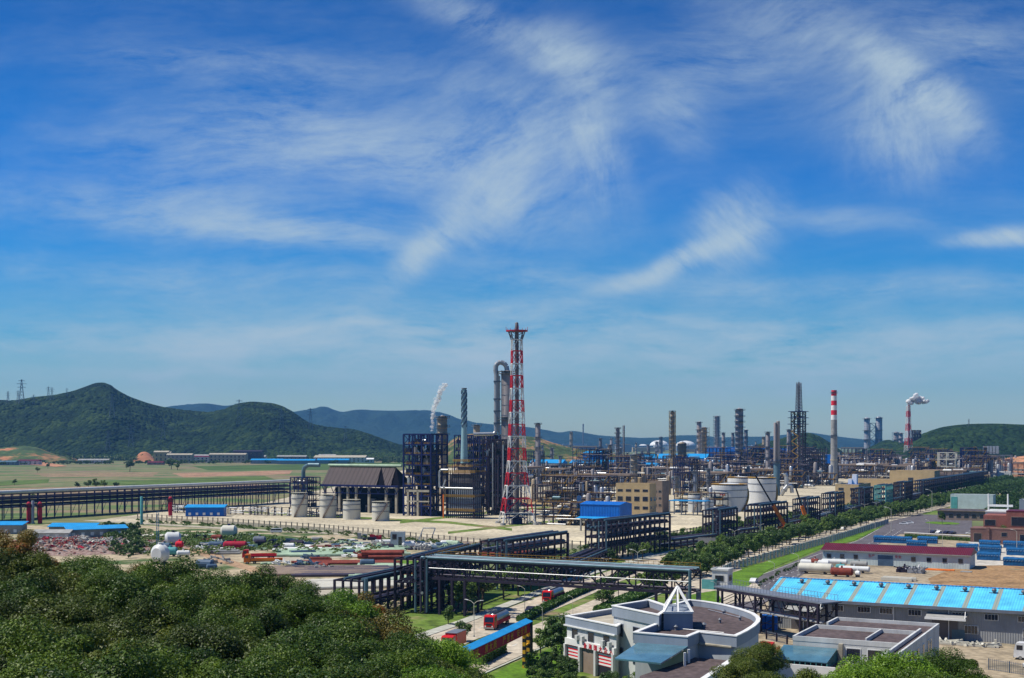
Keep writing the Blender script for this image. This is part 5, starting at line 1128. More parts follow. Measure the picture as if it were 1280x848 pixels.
def brick_house():
    r = thing('brick_building', 'red brick building with a stepped upper block and big dark windows', 'building', G(1213, 680), GRID)
    Y = G(1213, 680).y
    MB().box(0, 32, 0, 12, 0, 6.2).build('lower_wall', M_['brick2'], r); MB().box(-.1, 32, -.1, 12.1, 6.2, 6.6).build('parapet', M_['brick2'], r)
    MB().box(4, 30, 8, 22, 0, 11.5).build('upper_wall', M_['brick'], r); MB().box(13, 31, 7, 19, 0, 13.2).build('upper_wall', M_['brick'], r)
    MB().box(12.9, 31.1, 6.9, 19.1, 13.2, 13.6).build('parapet', M_['roof_red'], r)
    MB().box(3, 22, 22, 40, 0, 12).build('pale_wing', M_['shed_wall'], r); MB().box(2.8, 22.2, 21.8, 40.2, 12, 12.5).build('pale_roof', M_['plaster'], r)
    for (x0, x1, y, z0, z1) in ((4.6, 8.6, 8, 7.4, 9.6), (15, 25.5, 7, 7.6, 11), (1.4, 4.2, 0, .8, 4.4), (19, 21.5, 0, .8, 4.4), (12, 14, 0, 3.5, 5)):
        f = MB().box(x0 - .2, x1 + .2, y - .08, y + .1, z0 - .2, z1 + .2).build('window', M_['brown'], r); MB().box(x0, x1, y - .13, y, z0, z1).build('pane', M_['window'], f)
    MB().box(-.6, 6, -.7, -.1, 0, .8).build('entrance_step', M_['white'], r); MB().box(6.2, 7.4, -.5, .5, 0, 7).build('chimney_breast', M_['brick2'], r)
    b = MB()
    for x in (3.2, 11): b.tube((x, 30, 12), (x, 30, 19.5), .35, 8)
    b.beam((3.2, 30, 14.5), (13, 30, 14.5), .9); b.build('roof_mast', M_['white'], r)
brick_house()
building('single storey dark roofed depot with a row of windows at the forecourt', 1172, 650, 42, 14, 5, 'brown', 'pipe_dark', .5, [(1.6, 3.4, W_(1, 40, 10, 2.2))], ov=.8)
building('pale building with teal mural panel behind the dark roofed depot', 1188, 640, 24, 12, 10, 'shed_wall', 'conc_grey', .5, extra=lambda r: MB().box(.4, 4, -.12, .05, 2, 9).build('mural_panel', M_['teal'], r))
building('far pale building at the right edge behind trees', 1274, 646, 20, 16, 9, 'plaster_blue', 'conc_grey', .5)
building('small light blue kiosk by the depot', 1174, 645, 6, 4, 3.5, 'plaster', 'roof_sky', 0, ov=.4)
r = thing('boundary_wall', 'low white topped wall with hedge between the forecourt and containers', 'wall', G(1130, 669), rz_of(G(1130, 669), G(1232, 675)))
L_ = (G(1130, 669) - G(1300, 678)).length; MB().box(0, L_, 0, .5, 0, 1.1).build('wall', M_['conc'], r); MB().box(0, L_, -.15, .65, 1.1, 1.35).build('coping', M_['white'], r)

# administration building with round roof terrace and pyramid skylight
def poly_block(root, name, pix, z0, z1, m, zroof=None):
    P = [G(p[0], p[1], z1) - root.location for p in pix]; return MB().prism([(p.x, p.y) for p in P], z0, z1).build(name, M_[m], root)
def parapet(root, pix, z, w, hh, m, closed=True, drop=1.1):
    P = [G(p[0], p[1], z) - root.location for p in pix]; P = [Vector((p.x, p.y, 0)) for p in P]; n = len(P); c = sum(P, Vector()) / n; b = MB()
    ar = sum(P[i].x * P[(i + 1) % n].y - P[(i + 1) % n].x * P[i].y for i in range(n)); sgn = 1 if ar > 0 else -1
    N = []
    for i in range(n):
        d1 = (P[i] - P[i - 1]).normalized(); d2 = (P[(i + 1) % n] - P[i]).normalized()
        n1 = Vector((-d1.y, d1.x, 0)) * sgn; n2 = Vector((-d2.y, d2.x, 0)) * sgn; k = (n1 + n2); k = k / max(.35, k.dot(n1)); N.append(k)
    vs = []; fs = []
    for i in range(n):
        o = P[i] - N[i] * .25; q = P[i] + N[i] * w
        vs += [(o.x, o.y, z - drop), (o.x, o.y, z), (q.x, q.y, z), (q.x, q.y, z - hh)]
    for i in range(n):
        j = (i + 1) % n; a = 4 * i; e = 4 * j
        for k in range(3): f = (a + k, e + k, e + k + 1, a + k + 1); fs.append(f if sgn > 0 else f[::-1])
    b.add(vs, fs).build('parapet', M_[m], root)
    c2 = []; f2 = []
    for i in range(n):
        o = P[i] - N[i] * .34; q = P[i] + N[i] * (w + .06)
        c2 += [(o.x, o.y, z - .02), (o.x, o.y, z + .16), (q.x, q.y, z + .16), (q.x, q.y, z - .02)]
    for i in range(n):
        j = (i + 1) % n; a = 4 * i; e = 4 * j
        for k in range(4): f = (a + k, e + k, e + (k + 1) % 4, a + (k + 1) % 4); f2.append(f if sgn > 0 else f[::-1])
    MB().add(c2, f2).build('coping', M_['white'], root)
def admin():
    O = G(790, 840, 0); r = thing('office_building', 'white office building with round dark roof terrace and pyramid skylight', 'building', Vector((28, 215, 0)), 0)
    def body(pix, z, zr, roofm, wall='plaster', nm='wall'):
        P = [G(p[0], p[1], z) - r.location for p in pix]; q = [(p.x, p.y) for p in P]
        MB().prism(q, 0, zr).build(nm, M_[wall], r)
        cx = sum(a for a, b in q) / len(q); cy = sum(b for a, b in q) / len(q)
        MB().prism([(cx + (a - cx) * .985, cy + (b - cy) * .985) for a, b in q], zr + .01, zr + .06).build('roof', M_[roofm], r)
        parapet(r, pix, z, .35, z - zr, 'plaster_blue', drop=z - zr + .6)
    left = [(708.7, 770.7), (770.4, 783), (789, 771.2), (767, 762)]; body([(708.7, 770.7), (770.4, 783), (800, 766), (766, 761.5)], 9.6, 8.7, 'conc')
    body([(767, 757.7), (823, 769.2), (838, 759.5), (811, 750.6)], 12.6, 11.4, 'flat_roof')
    z = 11.0
    rnd_ = [(794, 791), (858.5, 796.5), (873.5, 790.5), (919.5, 795.5), (932, 789.5), (942, 783.2), (947.3, 778), (948.2, 774.5), (946.5, 771.5), (941, 767.5), (932, 764), (922, 761), (910, 757.7), (895, 754.6), (878, 752), (862, 750.5), (840, 757), (825, 768), (832, 776)]
    body(rnd_, z, 9.9, 'flat_roof', 'plaster_grey')
    for (px, py, zz, q) in ((905, 768, 9.96, .5), (925, 776, 9.96, .4), (880, 785, 9.96, .5), (900, 779, 9.96, .35), (816, 757, 11.46, .4), (845, 788, 9.96, .4)):
        p = G(px, py, zz) - r.location; MB().lathe([(q * .6, 0), (q * .6, .5), (q, .6), (q * .3, .9)], 10).build('roof_vent', M_['grey_steel'], r, loc=tuple(p))
    for (a_, b_) in (((885, 762), (925, 772)), ((850, 786), (905, 791))):
        p = G(a_[0], a_[1], 10.15) - r.location; q = G(b_[0], b_[1], 10.15) - r.location; MB().tube(p, q, .07, 6).build('roof_pipe', M_['silver'], r)
    # skylight
    zb = 12.9; q = [G(p[0], p[1], zb) - r.location for p in ((829.5, 766), (866, 766), (861, 757), (831, 757))]
    c = sum(q, Vector()) / 4; base = MB().prism([(p.x, p.y) for p in q], 9.96, zb).build('skylight_base', M_['plaster_blue'], r)
    ap = Vector((c.x, c.y, 16.8)); b = MB()
    for i in range(4):
        a = Vector((q[i].x, q[i].y, zb)); e = Vector((q[(i + 1) % 4].x, q[(i + 1) % 4].y, zb)); b.beam(a, ap, .34); b.beam(a, e, .34); b.beam((a + e) / 2, ap, .26); b.beam(a.lerp(ap, .3), e.lerp(ap, .3), .16)
    b.build('pyramid_frame', M_['white'], base)
    # facade of the left wing: frame from front-left corner along its wall
    A0 = G(708.7, 770.7, 9.6) - r.location; B0 = G(770.4, 783, 9.6) - r.location; d = Vector((B0.x - A0.x, B0.y - A0.y, 0)); Lw = d.length; d.normalize(); nn = Vector((d.y, -d.x, 0))
    def fb(s0, s1, z0, z1, o0, o1, name, m, par=None, A=A0):
        A = Vector((A.x, A.y, 0))
        a = A + d * s0 + nn * o0; b_ = A + d * s1 + nn * o0; c_ = A + d * s1 + nn * o1; e = A + d * s0 + nn * o1
        return MB().prism([(a.x, a.y), (b_.x, b_.y), (c_.x, c_.y), (e.x, e.y)], z0, z1).build(name, M_[m], par or r)
    fb(-.5, Lw, 7.9, 8.15, -.1, .45, 'ledge', 'white')
    for s in (1.6, 6.6, 11.2):
        w = fb(s, s + 1.9, 5.8, 7.6, -.05, .06, 'window', 'plaster_blue'); fb(s + .12, s + 1.78, 5.9, 7.5, -.05, .1, 'pane', 'window', w)
    fb(0, Lw, 4.6, 5.75, 0, .5, 'sign_board', 'white')
    for s in (-.2, 4.4, 9.2, Lw - .6): fb(s, s + .55, 0, 4.6, .1, .7, 'pilaster', 'plaster')
    for s in (3.7, 5.3, 11.5, 13.4): x = fb(s, s + .7, 5.8, 6.7, .3, .9, 'air_conditioner', 'plaster')
    for s0, s1 in ((.5, 4.2), (9.9, 14)):
        sh = fb(s0, s1, 2.1, 4.5, .02, .12, 'shutter', 'red')
        for k in range(4): fb(s0 + .02, s1 - .02, 2.2 + k * .6, 2.5 + k * .6, .1, .16, 'stripe', 'white', sh)
    fb(.5, 4.2, 0, 2.1, .02, .1, 'doorway', 'dark'); fb(5, 9, 0, 4.5, .02, .1, 'doorway', 'brown'); fb(9.9, 14, 0, 2.1, .02, .1, 'doorway', 'dark')
    ang = math.atan2(d.y, d.x)
    for i, ch in enumerate('金海国大众人'):
        p = A0 + d * (5.9 + i * 1.55) + nn * .56; put_text(ch, 1.05, 'red', r, (p.x, p.y, 4.72), (math.pi / 2, 0, ang))
    # windows of the taller block
    A1 = G(767, 757.7, 12.6) - r.location; B1 = G(823, 769.2, 12.6) - r.location; d = Vector((B1.x - A1.x, B1.y - A1.y, 0)).normalized(); nn = Vector((d.y, -d.x, 0))
    for s in (1.2, 6.2, 10.5):
        for z0 in (7.4, 3.2):
            w = fb(s, s + 2.0, z0, z0 + 2.4, -.03, .08, 'window', 'plaster_blue', None, A1); fb(s + .12, s + 1.88, z0 + .1, z0 + 2.3, -.03, .13, 'pane', 'window', w, A1)
    # glass canopy, porch roof and lower terrace
    cp = [G(p[0], p[1], zz) - r.location for p, zz in (((768, 823), 8.6), ((826, 829), 8.6), ((860, 808), 9.6), ((797, 803.5), 9.45))]
    MB().add([tuple(p) for p in cp] + [(p.x, p.y, p.z - .25) for p in cp], [(0, 1, 2, 3), (7, 6, 5, 4), (0, 4, 5, 1), (1, 5, 6, 2), (2, 6, 7, 3), (3, 7, 4, 0)]).build('glass_canopy', M_['glass_blue'], r)
    for p in ((861, 812), (856, 816)):
        q0 = G(p[0], p[1], 9.3) - r.location; MB().beam((q0.x, q0.y, 0), (q0.x, q0.y, 9.3), .35).build('canopy_column', M_['white'], r)
    cp = [G(p[0], p[1], zz) - r.location for p, zz in (((872, 804), 9.35), ((914, 808.5), 9.35), ((915, 803), 9.75), ((876, 798.5), 9.75))]
    MB().add([tuple(p) for p in cp] + [(p.x, p.y, p.z - .2) for p in cp], [(0, 1, 2, 3), (7, 6, 5, 4), (0, 4, 5, 1), (1, 5, 6, 2), (2, 6, 7, 3), (3, 7, 4, 0)]).build('porch_roof', M_['conc'], r)
    tz = 7.2; P = [G(p[0], p[1], tz) - r.location for p in ((868, 822), (915, 826), (880, 848), (840, 880), (790, 880), (800, 845))]; MB().prism([(p.x, p.y) for p in P], 0, tz).build('terrace', M_['flat_roof'], r)
    P = [G(p[0], p[1], tz + .8) - r.location for p in ((911, 824), (872, 850), (842, 872), (846, 876), (877, 852), (915, 827))]; MB().prism([(p.x, p.y) for p in P], 0, tz + .8).build('terrace_wall', M_['white'], r)
    for i, (a, b_) in enumerate(((921, 934), (936, 944))): pass
admin()
def side_office():
    r = thing('office_block', 'low grey office with two dark flat roofs and a teal glass canopy', 'building', Vector((50.6, 230.6, 0)), GRID)
    def flat(name_r, x0, x1, y0, y1, z, wall='plaster'):
        MB().box(x0, x1, y0, y1, 0, z - .8).build('wall', M_[wall], r); MB().box(x0 + .3, x1 - .3, y0 + .3, y1 - .3, z - .79, z - .72).build('roof', M_['flat_roof'], r)
        b = MB(); w = .32
        b.box(x0 - .05, x1 + .05, y0 - .05, y0 + w, z - .85, z).box(x0 - .05, x1 + .05, y1 - w, y1 + .05, z - .85, z).box(x0 - .05, x0 + w, y0 + w, y1 - w, z - .85, z).box(x1 - w, x1 + .05, y0 + w, y1 - w, z - .85, z); b.build('parapet', M_['plaster'], r)
    def g2l(px, py, z): p = G(px, py, z) - r.location; return (p.dot(V), p.dot(U))
    a = g2l(990.8, 794.8, 7); b2 = g2l(1122, 807.5, 7); c = g2l(1140, 790, 7); d2 = g2l(1015.6, 780, 7)
    flat('front', 0, b2[0] - .2, 0, d2[1] - .3, 7.0)
    e = g2l(1174, 779.5, 7.5); f = g2l(1136, 821.5, 7.5); g = g2l(1049, 770, 7.5)
    x1 = e[0]; xs = b2[0] + .2; yb = e[1]; yf = f[1]
    x0b = g[0]; y0b = d2[1] + .05; z = 7.5; q = [(xs, yf), (x1, yf), (x1, yb), (x0b, yb), (x0b, y0b), (xs, y0b)]
    MB().prism(q, 0, z - .7).build('wall', M_['plaster'], r); MB().prism(q, z - .69, z - .64).build('roof', M_['flat_roof'], r); b = MB(); w = .32
    b.box(xs - .05, x1 + .05, yf - .05, yf + w, z - .75, z).box(x1 - w, x1 + .05, yf + w, yb - w, z - .75, z).box(x0b, x1 + .05, yb - w, yb + .05, z - .75, z).box(x0b - .05, x0b + w, y0b, yb - w, z - .75, z).box(xs - .05, xs + w, yf + w, y0b, z - .75, z)
    b.build('parapet', M_['plaster'], r)
    MB().box(xs - 7, xs - 6.7, 3, d2[1] - .5, 6.3, 7).build('roof_divider', M_['plaster'], r)
    for y in (yf + 4, yf + 6.6, yf + 14, yf + 19, yf + 24, yf + 29, yf + 31.5):
        w = MB().box(x1 - .05, x1 + .1, y, y + 1.5, 3.6, 6.0).build('window', M_['white'], r); MB().box(x1 - .03, x1 + .14, y + .15, y + 1.35, 3.7, 5.9).build('pane', M_['red' if y < yf + 18 else 'window'], w)
    for x in (9.5, 13.2):
        w = MB().box(x, x + 2.6, -.1, .1, 3.2, 5.6).build('window', M_['white'], r); MB().box(x + .15, x + 2.45, -.15, .05, 3.35, 5.45).build('pane', M_['window'], w)
    MB().box(8.3, 9.0, -.6, 0, 0, 6.2).build('pier', M_['conc'], r)
    v = [(-1.6, -7.5, 3.9), (8.0, -7.5, 3.9), (8.0, -.1, 5.3), (-1.6, -.1, 5.3)]
    MB().add(v + [(p[0], p[1], p[2] - .15) for p in v], [(0, 1, 2, 3), (7, 6, 5, 4), (0, 4, 5, 1), (1, 5, 6, 2), (3, 7, 4, 0)]).build('glass_canopy', M_['glass_blue'], r)
    b = MB()
    for i in range(9): y = -7.4 + i * .9; b.beam((7.9, y, 0), (7.9, y, 3.9 + i * .17), .12)
    for i in range(11): x = -1.5 + i * .95; b.beam((x, -7.4, 0), (x, -7.4, 3.8), .12)
    b.build('glazing_bars', M_['teal'], r)
    MB().box(-8, 10, -10, -9.6, 0, 3.6).build('terrace_wall', M_['white'], r); MB().box(-8, -7.6, -9.6, 1, 0, 3.6).build('terrace_wall', M_['white'], r); MB().box(-7.6, 10, -9.6, -.1, 0, 2.8).build('terrace', M_['flat_roof'], r)
side_office()
building('small white guardhouse with dark windows by the lawn', 890, 736, 4.6, 4.6, 5.4, 'plaster', 'plaster', .4, [(2.3, 3.8, [(1, 3.4)])], [(2.3, 3.8, [(1.2, 3.4)])], cat='guardhouse', name='guardhouse', ov=.3)
building('low teal gate cabin left of the guardhouse', 877, 737, 3.6, 3, 2.8, 'teal', 'conc_grey', 0, cat='cabin', name='gate_cabin')

# ---------------------------------------------------------------- fences and walls
def fence(label, pix, step, h, post, m_post, m_infill, m_cap=None, name='fence', wall_h=0, cat='fence', thick=.06):
    P = [G(*p) for p in pix]; r = thing(name, label, cat, P[0], 0); O = P[0]; posts = MB(); inf = MB(); base = MB(); cnt = 0
    for i in range(len(P) - 1):
        a, b = P[i] - O, P[i + 1] - O; L = (b - a).length; n = max(1, round(L / step)); d = (b - a) / L
        for k in range(n + (1 if i == len(P) - 2 else 0)):
            p = a + d * (L * k / n); cnt += 1
            if cnt <= 60 and m_cap: 
                MB().box(-post / 2, post / 2, -post / 2, post / 2, 0, h + .15).box(-post * .7, post * .7, -post * .7, post * .7, h + .15, h + .35).build('pillar', M_[m_post], r, loc=tuple(p))
            else: posts.box(p.x - post / 2, p.x + post / 2, p.y - post / 2, p.y + post / 2, 0, h)
        if wall_h: base.beam(a + Vector((0, 0, wall_h / 2)), b + Vector((0, 0, wall_h / 2)), .22, wall_h)
        for z in (wall_h + .25, h - .25): inf.beam(a + Vector((0, 0, z)), b + Vector((0, 0, z)), .07)
        m = int(L / max(.35, step / 14))
        for k in range(m): p = a + d * (L * k / m); inf.beam(p + Vector((0, 0, wall_h + .1)), p + Vector((0, 0, h)), thick)
    if posts.v: posts.build('post', M_[m_post], r)
    inf.build('bars', M_[m_infill], r)
    if base.v: base.build('base_wall', M_['conc'], r)
    return r
fence('white pillar fence with iron bars along the lawn and tree belt', [(896, 724), (913, 714), (984.6, 693.5), (1030, 680.5), (1062, 671), (1092, 661), (1110, 655)], 4.4, 2.5, .55, 'plaster', 'grey_steel', True)
def conc_fence(label, pix, step):
    P = [G(*p) for p in pix]; r = thing('perimeter_wall', label, 'wall', P[0], 0); O = P[0]; w = MB(); p2 = MB()
    for i in range(len(P) - 1):
        a, b = P[i] - O, P[i + 1] - O; L = (b - a).length; n = round(L / step); d = (b - a) / L
        w.beam(a + Vector((0, 0, .9)), b + Vector((0, 0, .9)), .2, 1.8)
        w.beam(a + Vector((0, 0, 3.1)), b + Vector((0, 0, 3.1)), .16, .25)
        for k in range(n): p = a + d * (L * k / n); p2.box(p.x - .22, p.x + .22, p.y - .22, p.y + .22, 0, 3.4); p2.beam(p + Vector((0, 0, 1.8)), p + d * (L / n) + Vector((0, 0, 1.8)), .12)
    w.build('wall_panels', M_['conc'], r); p2.build('posts', M_['brown'], r)
conc_fence('beige perimeter wall with open top panels in front of the four small tanks', [(172, 650), (260, 655), (400, 664), (520, 676), (600, 684), (640, 682)], 4)
conc_fence('beige perimeter wall piece right of the stepped pipe span, before the blue shed', [(705, 686), (757, 689), (836, 683)], 4)
conc_fence('perimeter wall piece between blue shed and white tanks', [(838, 674), (893, 664)], 4)
fence('grey picket railing at the yard edge near the bottom right', [(1236, 838), (1262, 842), (1300, 848)], 3, 2.2, .15, 'blueparts', 'grey_steel')
fence('thin metal fence behind the gantry foot', [(958, 800), (984, 806)], 3, 2, .3, 'purple', 'grey_steel')
# clipped hedges
def hedge(label, pix, w, h, z=.17):
    P = ribbon(pix, w); n = len(P) // 2; C_ = []; rn = np.random.RandomState(int(abs(pix[0][0])))
    core = strip('core', pix, w * .9, M_['hedge'], h * .92, .1); core.name = 'core'
    vs = []; fs = []
    for i in range(n - 1):
        a, b, c, d = P[i], P[i + 1], P[2 * n - 2 - i], P[2 * n - 1 - i]; L = (b - a).length; cnt = int(L * w * 16)
        for _ in range(cnt):
            s, t = rn.rand(2); q = a * (1 - s) * (1 - t) + b * s * (1 - t) + d * (1 - s) * t + c * s * t
            q = Vector((q.x, q.y, h + rn.uniform(-.12, .12) - (.25 if t < .06 or t > .94 else 0))) if rn.rand() < .6 else Vector(((a * (1 - s) + b * s) if rn.rand() < .5 else (d * (1 - s) + c * s))) + Vector((0, 0, rn.uniform(.2, h)))
            e1 = Vector(rn.uniform(-1, 1, 3)).normalized() * .2; e2 = e1.cross(Vector(rn.uniform(-1, 1, 3))).normalized() * .2
            k = len(vs); vs += [tuple(q - e1 - e2), tuple(q + e1 - e2), tuple(q + e1 + e2), tuple(q - e1 + e2)]; fs.append((k, k + 1, k + 2, k + 3))
    o = MB().add(vs, fs).build('foliage', M_['hedge']); r = thing('hedge', label, 'hedge', P[0], 0)
    for x in (core, o): x.parent = r; x.matrix_parent_inverse = Matrix.Translation(-r.location); 
    return r
hedge('long clipped hedge in the median between the two carriageways', [(652, 778), (672, 767.5), (705, 751), (745, 734), (790, 716)], 2.6, 1.3)
hedge('short thick clipped hedge under the right end of the banner', [(592, 832), (610, 822), (622, 816)], 4.0, 2.0)
hedge('green hedge along the near kerb behind the office building', [(752, 768), (775, 757), (800, 746), (822, 735)], 4.5, 1.6)
hedge('hedge in the median beyond the crossroads', [(900, 697), (945, 682), (1000, 668)], 3, 1.3)
hedge('hedge at the foot of the white topped boundary wall', [(1132, 672), (1180, 675), (1230, 678), (1300, 682)], 2.0, 1.4)

# ---------------------------------------------------------------- banner gantry over the side road
def banner():
    P = G(577, 843) ; Pt = A(657.5, 777, G(660, 838).y)
    q1 = G(661, 833); Y1 = q1.y; z1 = H - (773.5 - CY) / F * Y1      # right post
    q0x = None; d = Vector((0.30, 0.954, 0)).normalized(); L = 30
    # left end: choose distance so that the near end appears at px 578
    best = min([(abs(640 + F * (q1.x - d.x * s) / (q1.y - d.y * s) - 578), s) for s in [i * .25 for i in range(20, 300)]]); L = best[1]
    P = q1 - d * L; r = thing('banner_gantry', 'blue topped gantry with a dark red slogan banner across the side road', 'sign', P, rz_of(P, q1))
    zt = z1; hb = 2.55
    MB().box(0, L, -.25, .25, zt - hb, zt - .35).build('banner', M_['maroon'], r)
    MB().add([(-.4, -.7, zt - .5), (L + .4, -.7, zt - .5), (L + .4, .7, zt), (-.4, .7, zt), (-.4, -.7, zt - .6), (L + .4, -.7, zt - .6), (L + .4, .7, zt - .1), (-.4, .7, zt - .1)], [(0, 1, 2, 3), (7, 6, 5, 4), (0, 4, 5, 1), (1, 5, 6, 2), (3, 7, 4, 0)]).build('roof', M_['roof_sky'], r)
    s = '保证区域 重大质 严查长 安全量'
    x = L * .02
    for g_, x0 in (('三', .02), ('区域', .08), ('重大质', .28), ('严查长', .545), ('安全量', .77)):
        for i, ch in enumerate(g_): t_ = put_text(ch, 1.25, 'gold', r, (L * x0 + i * L * .062, -.28, zt - hb + .42), (math.pi / 2, 0, 0)); t_.scale = (1.45, 1.15, 1)
    for x in (L - 3.0, L - .3):
        for k in range(9):
            zz = (zt - hb) / 9; MB().box(x - .28, x + .28, -.28, .28, k * zz, (k + 1) * zz).build('post_band', M_['gold' if k % 2 == 0 else 'dark'], r)
    MB().beam((L - 3, 0, 4.2), (L - .3, 0, 4.2), .3).build('crossbar', M_['gold'], r)
    MB().box(L + .3, L + 1.3, -.4, .8, 0, zt - .6).build('end_post', M_['dark'], r)
    for x in (.3,): MB().box(x - .3, x + .3, -.3, .3, 0, zt - hb).build('post_band', M_['gold'], r)
banner()

# ---------------------------------------------------------------- vehicles
def wheels(r, spots, rad, w=.35):
    ty = None
    for (x, y) in spots:
        if ty is None:
            ty = MB().lathe([(rad * .6, -w / 2), (rad, -w / 2 * .8), (rad, w / 2 * .8), (rad * .6, w / 2)], 14, axis='y').build('wheel', M_['tyre'], r, True, loc=(x, y, rad)); MB().lathe([(.02, -w / 2 - .02), (rad * .55, -w / 2 - .02), (rad * .55, w / 2 + .02), (.02, w / 2 + .02)], 10, axis='y').build('rim', M_['chrome'], ty)
        else: c = copy_tree(ty, r); c.location = (x, y, rad)
def truck(label, P, rz, body='tank', bm='red', cm='car_red', L=11.5, name='lorry', group=None):
    """front at -x"""
    r = thing(name, label, 'lorry', P, rz, group)
    cab = [(0, .55), (0.02, 1.9), (.35, 3.15), (.8, 3.35), (2.25, 3.35), (2.3, .55)]
    MB().add([(x, -1.22, z) for x, z in cab] + [(x, 1.22, z) for x, z in cab], [tuple(range(6))[::1], tuple(range(6, 12))[::-1]] + [(i, i + 6, (i + 1) % 6 + 6, (i + 1) % 6) for i in range(6)]).build('cab', M_[cm], r)
    MB().add([(-.01, -1.05, 1.95), (.31, -1.0, 3.0), (.31, 1.0, 3.0), (-.01, 1.05, 1.95), (.05, -1.05, 1.95), (.37, -1, 3.0), (.37, 1, 3), (.05, 1.05, 1.95)], [(0, 1, 2, 3), (7, 6, 5, 4), (0, 4, 5, 1), (2, 6, 7, 3), (1, 5, 6, 2)]).build('windscreen', M_['window'], r)
    for y in (-1.24, 1.2): MB().box(.5, 1.6, y, y + .04, 2.0, 2.9).build('side_window', M_['window'], r)
    for y in (-.95, .65): MB().box(-.05, 0.02, y, y + .3, .85, 1.15).build('headlight', M_['white'], r)
    MB().box(-.08, .1, -1.2, 1.2, .45, .8).build('bumper', M_['chrome'], r); MB().box(-.04, .02, -.7, .7, 1.2, 1.6).build('grille', M_['dark'], r)
    MB().box(2.3, L, -.5, .5, .7, 1.05).build('chassis', M_['dark'], r)
    if body == 'tank':
        MB().vessel((3.2, 0, 2.2), (L - .5, 0, 2.2), 1.15, 16).build('tank', M_['chrome'], r, True); MB().box(2.7, L, -1.22, 1.22, 1.05, 1.9).build('side_skirt', M_[bm], r)
        MB().box(3.6, L - 1, -.25, .25, 3.3, 3.45).build('catwalk', M_['dark'], r)
    elif body == 'box': MB().box(2.6, L, -1.25, 1.25, 1.05, 3.6).build('cargo_box', M_[bm], r); MB().box(2.5, L + .05, -1.28, 1.28, 3.6, 3.7).build('roof_rim', M_['grey_steel'], r)
    elif body == 'flat': MB().box(2.5, L, -1.2, 1.2, 1.05, 1.3).box(2.5, L, -1.2, -1.1, 1.3, 1.9).box(2.5, L, 1.1, 1.2, 1.3, 1.9).build('bed', M_[bm], r)
    wheels(r, [(x, y) for x in ((1.2, 3.6, L - 2.6, L - 1.3) if L > 9 else (1.2, L - 1.4)) for y in (-1.05, 1.05)], .5)
    return r
def heading(p, q): return rz_of(G(*p), G(*q))
truck('red cabbed tanker lorry nearest the crane side, heading towards the camera under the bridge', G(683, 755.5), heading((690, 752), (750, 727)), 'tank', 'maroon', L=13)
truck('red cabbed lorry with silver tank partly behind the blue topped banner', G(611, 789), heading((611, 789), (680, 757)), 'tank', 'maroon', L=12.5)
truck('red cabbed lorry front at the left end of the near road', G(558, 817), heading((561, 806), (611, 785)), 'box', 'car_red', L=8)
truck('white box lorry parked at the right frame edge in the dirt yard', G(1268, 824), GRID, 'box', 'tank_w', 'car_white', L=8)
truck('red and white lorry parked between the round building and grey office', G(957, 826), math.radians(65), 'flat', 'car_red', L=6.5)
def car(label, P, rz, m='car_white', kind='car', group=None):
    r = thing('car' if kind == 'car' else 'van', label, kind, P, rz, group)
    if kind == 'car': pr = [(0, .35), (0, .75), (.9, .95), (1.5, 1.42), (3.1, 1.45), (3.9, 1.0), (4.4, .9), (4.45, .35)]; wn = [(1.0, .97), (1.55, 1.37), (3.05, 1.39), (3.7, 1.02)]; w = .88; sp = (.85, 3.55)
    else: pr = [(0, .4), (0, 1.1), (.5, 2.1), (5.2, 2.2), (5.3, .4)]; wn = [(.3, 1.35), (.6, 1.95), (4.9, 2.0), (4.9, 1.35)]; w = .95; sp = (.9, 4.3)
    n = len(pr); MB().add([(x, -w, z) for x, z in pr] + [(x, w, z) for x, z in pr], [tuple(range(n)), tuple(range(n, 2 * n))[::-1]] + [(i, i + n, (i + 1) % n + n, (i + 1) % n) for i in range(n)]).build('body', M_[m], r)
    MB().add([(x, -w - .02, z) for x, z in wn] + [(x, w + .02, z) for x, z in wn], [(0, 1, 2, 3), (7, 6, 5, 4), (0, 4, 5, 1), (1, 5, 6, 2), (2, 6, 7, 3), (3, 7, 4, 0)]).build('windows', M_['window'], r)
    wheels(r, [(x, y) for x in sp for y in (-.75, .75)], .34, .22); return r
car('dark blue car beside the median hedge behind the banner lorry', G(660, 767), heading((664, 768), (700, 751)), 'car_dark')
car('white minibus on the pale road before the small tanks', G(338, 666.5), 0.05, 'car_white', 'van')
car('white car on the far carriageway right of the orange cranes', G(1053, 663), heading((1053, 663), (1100, 652)), 'car_white')
car('small white car driving on the grey asphalt road by the lawn', G(940, 730), heading((930, 738), (975, 716)), 'car_white')
for i, (px, py, m, lab) in enumerate(((1124, 656, 'car_white', 'white car, left one of the pair parked at the forecourt edge'), (1131, 655, 'car_white', 'white car, right one of the pair parked at the forecourt edge'),
      (1163, 667.3, 'car_dark', 'dark car leftmost in the row along the white topped wall'), (1171, 667.6, 'car_white', 'pale car second in the row along the white topped wall'), (1180, 668, 'car_dark', 'dark car third in the row along the white topped wall'), (1187, 668.5, 'car_dark', 'dark car fourth in the row along the white topped wall'), (1207, 668, 'car_white', 'white car parked against the brick building corner'),
      (1192, 648.5, 'car_white', 'white car parked before the dark roofed depot'), (1278, 835, 'car_white', 'white car cut by the right frame edge near the bottom'))):
    car(lab, G(px, py), GRID + (1.2 if 2 <= i <= 5 else .1), m)
